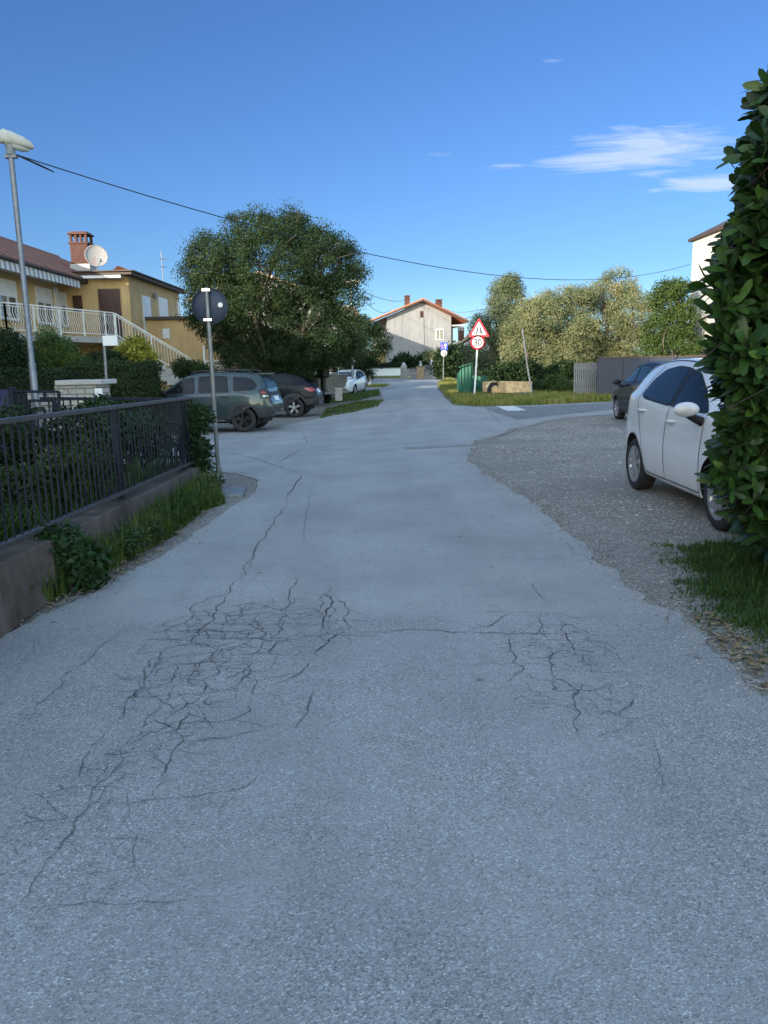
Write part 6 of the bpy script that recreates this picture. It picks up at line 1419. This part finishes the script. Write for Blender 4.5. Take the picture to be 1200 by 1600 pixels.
def crown(blobs, n_cl, per, cr, L, W, shell=(.45, 1.04), flat=.85, tone_spread=.22, up=.35, zmin=None):
    """leaf clumps spread through the volume of a set of blobs [(centre, radius)]; returns V, F, tone"""
    C = np.array([tuple(c) for c, r in blobs]); Rr = np.array([r for c, r in blobs]); wgt = Rr**2.2; wgt /= wgt.sum()
    i = rng.choice(len(blobs), n_cl, p=wgt); d = unit(rng.normal(0, 1, (n_cl, 3))); rad = Rr[i]*rng.uniform(shell[0]**2, shell[1]**2, n_cl)**.5
    cc = C[i]+d*rad[:, None]*np.array([1, 1, flat])
    # clumps deep inside the union add nothing
    dist = np.linalg.norm(cc[:, None]-C[None], axis=2)/Rr[None]; deep = (dist < .55).sum(1); keep = (deep == 0) | (rng.random(n_cl) < .25)
    if zmin is not None: keep &= cc[:, 2] > zmin
    cc = cc[keep]; d = d[keep]; n = len(cc)
    ct = np.clip(rng.normal(.45, tone_spread, n), 0, 1); cs = cr*rng.uniform(.6, 1.45, n)
    m = n*per; j = np.repeat(np.arange(n), per)
    off = rng.normal(0, 1, (m, 3)); off = unit(off)*(rng.random(m)**.45)[:, None]
    p = cc[j]+off*cs[j][:, None]*np.array([1, 1, .75])
    if zmin is not None: p[:, 2] = np.maximum(p[:, 2], zmin*.5)
    nn = unit(off*.55+d[j]*.5+rng.normal(0, .75, (m, 3))+np.array([0, 0, up])); dd = perp(nn, off*.8+rng.normal(0, .7, (m, 3))+np.array([0, 0, -.15]))
    V, F, k = leaves(p, dd, nn, L*rng.uniform(.6, 1.35, m), W*rng.uniform(.6, 1.35, m))
    t = np.clip(ct[j]+rng.normal(0, .12, m), 0, 1); return V, F, np.repeat(t, k)
def blobs_px(L, Y, seed=0, dy=.55):
    rr = random.Random(seed); out = []
    for px, py, r in L:
        rad = r*Y/FPX; Yo = Y+rr.uniform(-dy, dy)*rad; out.append((at(px, py, Yo), rad))
    return out
def limbs(root, blobs, r0, name='trunk', tops=.8, parent=None, seed=1, fork=.35, m='bark'):
    rr = random.Random(seed); b = MB(); base = Vector(root); zc = max(c.z for c, r in blobs); cen = sum((c for c, r in blobs), Vector())/len(blobs)
    fk = base+(Vector((cen.x, cen.y, cen.z))-base)*fork+Vector((rr.uniform(-.2, .2), rr.uniform(-.2, .2), 0))
    mid = base.lerp(fk, .5)+Vector((rr.uniform(-.12, .12), rr.uniform(-.12, .12), 0))
    b.tube([base-Vector((0, 0, .2)), base+(mid-base)*.15, mid, fk], [r0*1.35, r0*1.05, r0*.9, r0*.75], 10)
    for c, r in blobs:
        e = c+Vector((0, 0, r*.35)); m1 = fk.lerp(e, .4)+Vector((rr.uniform(-1, 1), rr.uniform(-1, 1), rr.uniform(-.3, .6)))*.18*(e-fk).length
        b.tube([fk-Vector((0, 0, .1)), m1, e], [r0*.5, r0*.3, r0*.08], 6, cap=False)
        for _ in range(5):
            q = c+Vector((rr.gauss(0, 1), rr.gauss(0, 1), rr.gauss(.3, .8))).normalized()*r*.95; s_ = m1.lerp(e, rr.uniform(.2, .9)); b.tube([s_, s_.lerp(q, .5)+Vector((0, 0, .08*r)), q], [r0*.14, r0*.09, r0*.03], 4, cap=False)
    return b.build(name, MT[m], parent)
def tree(name, label, cat, blobs, root, r0, lm, n_cl, per, cr, L, W, group=None, seed=1, fork=.35, **k):
    t = thing(name, label, cat, root, 0, group)
    limbs(root, blobs, r0, 'trunk', parent=t, seed=seed, fork=fork)
    V, F, tn = crown(blobs, n_cl, per, cr, L, W, **k); o = link('crown', np_mesh('crown', V, F, MT[lm], tn), t); o.matrix_parent_inverse = Matrix.Translation(t.location).inverted(); return t
# the big tree on the left
Yt = 33.0
BL = blobs_px([(425, 425, 88), (345, 440, 52), (330, 398, 34), (392, 372, 40), (458, 372, 42), (512, 415, 48), (532, 468, 36), (400, 505, 80), (482, 515, 74), (335, 490, 44), (440, 555, 58), (375, 555, 40), (500, 540, 40), (462, 572, 30), (525, 520, 38), (520, 545, 30), (490, 556, 24), (452, 585, 24), (425, 585, 26), (540, 545, 26), (540, 398, 18), (305, 425, 22), (372, 347, 16), (462, 345, 20), (300, 470, 18), (405, 342, 14), (452, 336, 14), (500, 368, 20), (318, 382, 18), (548, 430, 22), (525, 385, 26)], Yt, 3, .5)
bt = tree('tree', 'big dense dark green tree towering over the parked cars on the left', 'tree', BL, on(430, 33.5, 0, 620), .26, 'leaf_dark', 2000, 120, .42, .085, .05, 'trees along the street', 4, .25)
b = MB(); rr = random.Random(9)
for px, py in ((290, 372), (315, 352), (382, 332), (400, 325), (376, 338), (452, 328), (300, 395), (352, 352), (470, 326), (286, 410)):
    e = at(px, py, Yt+rr.uniform(-1, 1)); s_ = at(px+(400-px)*.35, py+70, Yt); m1 = s_.lerp(e, .6)+Vector((rr.uniform(-.15, .15), 0, rr.uniform(-.1, .15))); b.tube([s_, m1, e], [.035, .02, .006], 5)
    for k in range(5):
        f = rr.uniform(.35, .95); q = s_.lerp(e, f); b.tube([q, q+Vector((rr.uniform(-.4, .4), rr.uniform(-.3, .3), rr.uniform(.05, .45)))], [.012, .004], 4)
b.build('bare_twigs', MT['twig'], bt)
BL2 = blobs_px([(576, 535, 34), (556, 560, 32), (588, 556, 18), (560, 512, 22), (566, 578, 20), (540, 575, 26), (582, 515, 16)], 50, 5)
tree('tree', 'smaller near black tree right of the big one above the far white car', 'tree', BL2, on(546, 51, 0, 612), .14, 'leaf_deep', 460, 60, .36, .11, .065, 'trees along the street', 6, .25)
# row of olives and others on the right
OL = [('tree', 'tall slim grey green tree above the warning sign', [(790, 470, 30), (793, 450, 20), (795, 440, 12), (772, 508, 34), (762, 545, 34), (806, 505, 28), (752, 575, 22), (783, 585, 26)], 42, 'leaf_poplar', 784),
      ('olive_tree', 'broad silvery olive tree behind the old box trailer', [(840, 495, 34), (846, 540, 38), (815, 530, 34), (806, 565, 28), (858, 575, 28), (860, 472, 18), (828, 480, 18)], 40, 'leaf_olive', 836),
      ('olive_tree', 'ochre tinged olive tree with low branches over the picket fence', [(900, 480, 32), (894, 520, 40), (880, 560, 36), (920, 545, 34), (880, 462, 18), (912, 460, 16), (905, 578, 26)], 41, 'leaf_olive', 896),
      ('olive_tree', 'tallest olive tree with pale top right of centre in the row', [(962, 438, 20), (978, 450, 18), (955, 470, 34), (988, 492, 38), (948, 520, 38), (985, 535, 36), (955, 562, 34), (938, 455, 14), (1000, 470, 20)], 42, 'leaf_olive', 966)]
for i, (nm, lb, L, Y, lm, tx) in enumerate(OL):
    tree(nm, lb, 'tree', blobs_px(L, Y, 20+i, .6), on(tx, Y, 0, 605), .17, lm, 620, 90, .40, .11, .042, 'trees in the row across the side street', 30+i, .22, up=.2, tone_spread=.25)
LG = blobs_px([(1050, 468, 30), (1042, 510, 34), (1022, 545, 28), (1062, 545, 32), (1058, 450, 16), (1040, 448, 12), (1065, 500, 26)], 38, 44)
tree('tree', 'leafy bright green tree with upright shoots beside the cream house', 'tree', LG, on(1048, 38, 0, 605), .12, 'leaf_fresh', 430, 50, .32, .12, .07, 'trees in the row across the side street', 45, .2)

def shrub(name, label, cat, blobs, root, lm, n_cl, per, cr, L, W, group=None, seed=1, stems=7, **k):
    t = thing(name, label, cat, root, 0, group); rr = random.Random(seed); b = MB()
    for c, r in blobs:
        for _ in range(max(2, stems//len(blobs)+1)):
            q = c+Vector((rr.uniform(-1, 1), rr.uniform(-1, 1), rr.uniform(-.2, .9)))*r*.8; s_ = Vector(root)+Vector((rr.uniform(-1, 1)*r*.3+(c.x-root[0])*.6, rr.uniform(-1, 1)*r*.3+(c.y-root[1])*.6, -.05)); b.tube([s_, s_.lerp(q, .5)+Vector((rr.uniform(-.1, .1), rr.uniform(-.1, .1), .1))*r, q], [.02, .014, .005], 5, cap=False)
    b.build('stem', MT['twig'], t)['kind'] = 'stuff'
    V, F, tn = crown(blobs, n_cl, per, cr, L, W, **k); o = link('foliage', np_mesh('foliage', V, F, MT[lm], tn), t); o.matrix_parent_inverse = Matrix.Translation(t.location).inverted(); return t
def hedge_box(name, label, x0, x1, y0, y1, z0, z1, lm, n, L, W, cat='hedge', rz=.05):
    """clipped hedge: leaves in a rough shell of a box over a core of twigs"""
    t = thing(name, label, cat, ((x0+x1)/2, (y0+y1)/2, z0)); A = [(x1-x0)*(z1-z0)*2, (y1-y0)*(z1-z0)*2, (x1-x0)*(y1-y0)]; A = np.array(A)/sum(A)
    f = rng.choice(3, n, p=A); u, v = rng.random(n), rng.random(n); sd_ = np.where(rng.random(n) < .5, 0., 1.); P = np.zeros((n, 3)); N = np.zeros((n, 3))
    for k, (ux, uy, uz, ax, val) in enumerate((('u', 's', 'v', 1, 0), ('s', 'u', 'v', 0, 0), ('u', 'v', 't', 2, 0))):
        i = f == k; g = {'u': u[i], 'v': v[i], 's': sd_[i], 't': np.ones(i.sum())}
        P[i] = np.stack([x0+(x1-x0)*g[ux], y0+(y1-y0)*g[uy], z0+(z1-z0)*g[uz]], -1); N[i, ax] = np.where(sd_[i] > .5, 1, -1) if ax < 2 else 1
    P += N*(rz*(np.sin(P[:, 0]*3.1+P[:, 2]*4)+np.sin(P[:, 1]*2.7-P[:, 2]*3+P[:, 0]))+rng.normal(0, .05, n)-.02)[:, None]+rng.normal(0, .02, (n, 3))
    nn = unit(N*.8+rng.normal(0, .6, (n, 3))+np.array([0, 0, .2])); dd = perp(nn, rng.normal(0, 1, (n, 3))+np.array([0, 0, .3]))
    V, F, k = leaves(P, dd, nn, L*rng.uniform(.6, 1.4, n), W*rng.uniform(.6, 1.4, n)); tn = np.clip(.42+.18*np.sin(P[:, 0]*1.9+P[:, 2]*2)+rng.normal(0, .18, n), 0, 1)
    o = link('foliage', np_mesh('foliage', V, F, MT[lm], np.repeat(tn, k)), t); o.matrix_parent_inverse = Matrix.Translation(t.location).inverted()
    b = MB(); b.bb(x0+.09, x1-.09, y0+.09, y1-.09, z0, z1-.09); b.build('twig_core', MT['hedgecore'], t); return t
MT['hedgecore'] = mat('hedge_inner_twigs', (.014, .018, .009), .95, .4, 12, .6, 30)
# trimmed hedge and shrubs of the left garden
a, c = at(88, 600, 20), at(268, 600, 22.5)
hedge_box('hedge', 'long clipped dark green hedge below the balcony stairs', a.x, c.x, 20.5, 21.6, -.35, at(180, 570, 20.5).z, 'leaf_hedge', 15000, .07, .045)
a, c = at(-40, 600, 19), at(90, 600, 19)
hedge_box('hedge', 'lower dark hedge behind the stone wall and gate', a.x, c.x, 19, 19.9, -.35, at(45, 583, 19).z, 'leaf_deep', 9000, .07, .045)
shrub('bush', 'dark rounded bush at the left edge below the balcony', 'bush', blobs_px([(5, 555, 34), (28, 565, 26), (10, 535, 22)], 20.8, 1), on(12, 20.8, -.1, 620), 'leaf_deep', 300, 22, .2, .09, .05, None, 2)
shrub('conifer_shrub', 'soft light green conifer shrub in front of the balcony', 'shrub', blobs_px([(75, 545, 26), (100, 560, 26), (60, 568, 22), (72, 525, 14), (120, 572, 18), (95, 540, 16)], 22.3, 2), on(85, 22.3, -.1, 620), 'leaf_thuja', 420, 24, .2, .11, .025, None, 3)
shrub('sunlit_shrub', 'round shrub with yellow sunlit top beside the white stairs', 'shrub', blobs_px([(212, 550, 22), (195, 552, 14), (230, 556, 15), (212, 540, 14)], 23.3, 3), on(212, 23.3, -.1, 620), 'leaf_sunlit', 260, 22, .15, .09, .05, None, 4)
shrub('bush', 'low dark bush between the conifer shrub and the sunlit shrub', 'bush', blobs_px([(150, 562, 14), (168, 560, 16), (140, 572, 14), (185, 565, 12)], 22.8, 4), on(160, 22.8, -.1, 620), 'leaf_deep', 200, 20, .16, .08, .045, None, 5)
shrub('bush', 'dark bush at the foot of the white stairs behind the teal car', 'bush', blobs_px([(285, 575, 15), (305, 577, 14), (322, 582, 12)], 26.5, 5), on(300, 26.5, -.1, 620), 'leaf_hedge', 220, 20, .18, .09, .05, None, 6)
# raised planting behind the fence
ground_sheet('garden_bed', [Vector((-2.45, 2.0)), Vector((-2.45, 9.7)), Vector((-4.5, 10.0)), Vector((-9.5, 10.2)), Vector((-9.5, 2.0))], .26, MT['soil'])
gz_bed = lambda x, y: .26
x, y = scatter([Vector((-2.5, 3)), Vector((-2.5, 9.6)), Vector((-8, 10)), Vector((-8, 3))], 15000); hh = rng.uniform(.08, .4, len(x)); kk = (np.sin(x*2.1+1)+np.sin(y*1.7)+rng.normal(0, .5, len(x))) > -.7
grass('grass', x[kk], y[kk], hh[kk], MT['grass_lush'], gz_bed, wd=.008, lean=.5)
GB = [('leafy dark shrub with reddish tips pressed against the fence bars', [(-2.75, 6.6, .62, .30), (-2.8, 7.2, .58, .28), (-3.0, 6.0, .52, .26)], 'leaf_hedge', 150, .075, .038),
      ('fine leaved green shrub in the near part of the fenced garden', [(-2.9, 4.9, .55, .28), (-3.2, 4.5, .5, .26), (-3.1, 5.4, .5, .25)], 'leaf_ivy', 150, .07, .035),
      ('tall dark shrub deep in the fenced garden before the stone pillar', [(-3.9, 8.2, .85, .36), (-4.3, 7.6, .75, .36), (-3.5, 8.9, .8, .34)], 'leaf_deep', 170, .08, .045),
      ('bushy green shrub spilling over the fence near its far end', [(-3.0, 8.8, .82, .32), (-2.75, 9.2, .70, .26), (-3.4, 9.4, .92, .28)], 'leaf_ivy', 170, .085, .04),
      ('low dense shrub in the left corner of the fenced garden', [(-4.6, 5.8, .65, .4), (-5.2, 6.6, .7, .45), (-4.4, 6.9, .6, .36)], 'leaf_deep', 180, .08, .045)]
for i, (lb, L, lm, ncl, l_, w_) in enumerate(GB):
    shrub('garden_shrub', lb, 'shrub', [(Vector((a, c, d)), r) for a, c, d, r in L], Vector((sum(q[0] for q in L)/len(L), sum(q[1] for q in L)/len(L), .26)), lm, ncl, 22, .13, l_, w_, 'shrubs in the fenced garden', 50+i, 9)
shrub('climbing_plant', 'long leaved climbing plant wrapping the far fence end beside the round sign', 'plant', blobs_px([(303, 665, 17), (296, 690, 16), (312, 705, 14), (318, 650, 10), (300, 640, 10), (318, 728, 11), (290, 650, 10)], 9.75, 6, .3), Vector((-2.45, 9.7, .3)), 'leaf_ivy', 190, 16, .085, .085, .032, None, 61, 9)
shrub('ivy', 'ivy clump hanging over the low wall into the grass strip', 'ivy', blobs_px([(95, 862, 42), (70, 850, 30), (125, 880, 34), (85, 900, 30), (140, 905, 24), (55, 835, 16)], 5.15, 7, .12), Vector((-2.12, 5.1, .0)), 'leaf_ivy', 210, 16, .07, .06, .05, None, 62, 6)
x_, y_ = [], []
shrub('weed', 'taller leafy weeds growing along the foot of the low wall', 'weed', [(Vector((-2.05, 6.0+.5*i, .12)), .13) for i in range(7)], Vector((-2.05, 7.4, 0)), 'leaf_ivy', 120, 12, .07, .07, .025, None, 63, 14)
# wild plants on the sunny verge and beneath the trees
VB = [(868, 598, 16, 35), (886, 606, 13, 34), (905, 604, 12, 34.5), (928, 606, 12, 33.8), (846, 604, 12, 35.4), (945, 610, 9, 33.2), (915, 592, 12, 36.5)]
for i, (px, py, r, Y) in enumerate(VB):
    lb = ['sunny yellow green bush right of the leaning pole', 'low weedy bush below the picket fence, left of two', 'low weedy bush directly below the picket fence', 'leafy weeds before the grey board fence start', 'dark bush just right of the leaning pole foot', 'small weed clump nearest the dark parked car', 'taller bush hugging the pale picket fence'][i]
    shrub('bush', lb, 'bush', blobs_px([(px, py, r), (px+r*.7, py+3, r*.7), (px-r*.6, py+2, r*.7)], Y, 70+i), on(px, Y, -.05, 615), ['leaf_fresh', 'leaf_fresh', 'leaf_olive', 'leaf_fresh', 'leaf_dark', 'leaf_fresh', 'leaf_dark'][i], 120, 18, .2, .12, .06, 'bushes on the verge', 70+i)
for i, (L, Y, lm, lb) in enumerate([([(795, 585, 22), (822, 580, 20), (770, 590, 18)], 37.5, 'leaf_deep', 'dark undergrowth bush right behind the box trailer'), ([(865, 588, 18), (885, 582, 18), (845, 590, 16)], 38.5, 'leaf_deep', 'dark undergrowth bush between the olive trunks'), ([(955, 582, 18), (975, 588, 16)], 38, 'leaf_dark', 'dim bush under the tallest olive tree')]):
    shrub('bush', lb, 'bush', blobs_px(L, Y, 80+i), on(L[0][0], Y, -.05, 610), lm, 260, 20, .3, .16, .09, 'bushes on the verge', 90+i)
shrub('bush', 'tall rounded dark bush beside the blue arrow sign', 'bush', blobs_px([(706, 562, 24), (722, 568, 20), (696, 575, 18), (735, 572, 14), (712, 548, 12)], 69, 91), on(710, 69, -.1, 592), 'leaf_deep', 420, 24, .5, .28, .16, None, 92)
a, c = at(566, 575, 89), at(629, 575, 89)
hedge_box('hedge', 'clipped dark hedge rising behind the white wall', a.x, c.x, 89, 90, 0, at(600, 568.5, 89).z, 'leaf_deep', 5000, .2, .12)
for i, (L, lb) in enumerate([([(632, 562, 9), (622, 566, 7), (640, 568, 8)], 'small dark garden tree before the gable, left of two'), ([(662, 563, 10), (678, 566, 9), (650, 567, 8), (686, 571, 7)], 'small dark garden tree before the gable, right of two')]):
    tree('garden_tree', lb, 'tree', blobs_px(L, 92, 95+i), on(L[0][0], 92, 0, 590), .1, 'leaf_deep', 150, 20, .55, .35, .2, None, 96+i)
shrub('bush', 'pale dry bush beside the yellow pillar at the road end', 'bush', blobs_px([(672, 556, 7), (680, 560, 6)], 86, 99), on(675, 86, 0, 590), 'leaf_olive', 60, 16, .4, .3, .16, None, 99)

# laurel hedge close by on the right: whorls of long glossy leaves on many shoots
def laurel():
    t = thing('laurel_hedge', 'tall glossy laurel hedge in the right foreground hiding the white car', 'hedge', (2.9, 4.9, 0))
    prof = [(.10, 2.56), (.28, 2.46), (.45, 2.36), (.62, 2.18), (.85, 2.13), (1.05, 2.11), (1.28, 2.10), (1.55, 2.04), (1.8, 2.00), (2.1, 2.01), (2.4, 2.13), (2.75, 2.22), (3.05, 2.32), (3.3, 2.47), (3.5, 2.57), (3.65, 2.70)]
    edge = lambda z: interp(prof, z)
    sh = []; rr = random.Random(3)
    for i in range(2100):
        z = rr.uniform(.06, 3.62); xe = edge(z); g = rr.random(); stick = abs(rr.gauss(0, .07))
        if g < .42: x, y = xe+rr.uniform(.0, .14)+.03-stick*.6, rr.uniform(4.55, 5.5); nrm = Vector((-1, rr.uniform(-.6, .3), 0))
        elif g < .9: x, y = xe+rr.uniform(.02, 1.0)**1.3, 4.54+rr.uniform(0, .16)-stick; nrm = Vector((rr.uniform(-.5, .3), -1, 0))
        else: x, y = xe+rr.uniform(0, 1.0), rr.uniform(4.7, 5.4); nrm = Vector((-.5, -.5, .3))
        x += (y-4.55)*.44; y += .12*math.sin(x*5+z*3)+.10*math.sin(z*5.3+x*2); x += .06*math.sin(z*7.1+y*4)
        if math.sin(x*9+z*6.3)+math.sin(z*11-y*7) < -1.35: continue
        sh.append((Vector((x, y, z)), (nrm.normalized()+Vector((rr.uniform(-.5, .5), rr.uniform(-.5, .5), rr.uniform(.1, 1.3)))).normalized(), rr.random()))
    for i in range(26): z = 3.45+rr.uniform(0, .35); sh.append((Vector((edge(z)+rr.uniform(0, .7), rr.uniform(4.6, 5.2), z)), Vector((rr.uniform(-.3, .3), rr.uniform(-.3, .3), 1)).normalized(), rr.random()))
    C = []; D = []; N = []; Ls = []; Ws = []; T = []; b = MB()
    for p, d, q in sh:
        s0 = d.orthogonal().normalized(); s1 = d.cross(s0); nl = rr.randint(5, 9); Lsh = rr.uniform(.08, .17); young = q > .86; szf = rr.uniform(.7, 1.2)
        b.tube([p-d*.16, p+d*Lsh], [.006, .003], 4, cap=False)
        for k in range(nl):
            a = k*2.4+q*6; f = k/nl; op = 1.15-.75*f; out = s0*math.cos(a)+s1*math.sin(a)
            dd = (out*math.sin(op)+d*math.cos(op)+Vector((0, 0, -.10+.1*f))).normalized(); nn = (d-dd*d.dot(dd)); nn = nn.normalized()
            C.append(p+d*(Lsh*f-.03)); D.append(dd); N.append(nn); Ls.append(szf*rr.uniform(.115, .175)*(.75 if f > .8 else 1)); Ws.append(szf*rr.uniform(.042, .058)); T.append(min(1, max(0, rr.gauss(.36, .17)+(.38 if young else 0)+.12*f)))
    V, F, k = leaves(np.array([tuple(c) for c in C]), np.array([tuple(c) for c in D]), np.array([tuple(c) for c in N]), np.array(Ls), np.array(Ws), .16, True, .16)
    o = link('foliage', np_mesh('foliage', V, F, MT['leaf_laurel'], np.repeat(T, k), True), t); o.matrix_parent_inverse = Matrix.Translation(t.location).inverted()
    # inner branches
    for i in range(60):
        x0_ = rr.uniform(2.75, 3.5); y0_ = rr.uniform(4.75, 5.3); P = [Vector((x0_, y0_, -.05))]
        for z in (.6, 1.2, 1.9, 2.6, 3.2): P.append(Vector((max(edge(z)+.15, P[-1].x+rr.uniform(-.12, .14)), P[-1].y+rr.uniform(-.1, .1), z)))
        b.tube(P, [.02, .018, .015, .012, .008, .004], 6, cap=False)
    b.build('branch', MT['twig'], t)['kind'] = 'stuff'
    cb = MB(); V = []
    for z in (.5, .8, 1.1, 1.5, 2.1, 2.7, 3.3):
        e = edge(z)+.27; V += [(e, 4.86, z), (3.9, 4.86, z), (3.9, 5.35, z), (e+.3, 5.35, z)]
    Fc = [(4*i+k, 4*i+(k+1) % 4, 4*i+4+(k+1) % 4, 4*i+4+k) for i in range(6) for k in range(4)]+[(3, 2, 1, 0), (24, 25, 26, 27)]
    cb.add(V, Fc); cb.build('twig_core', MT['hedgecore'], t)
laurel()
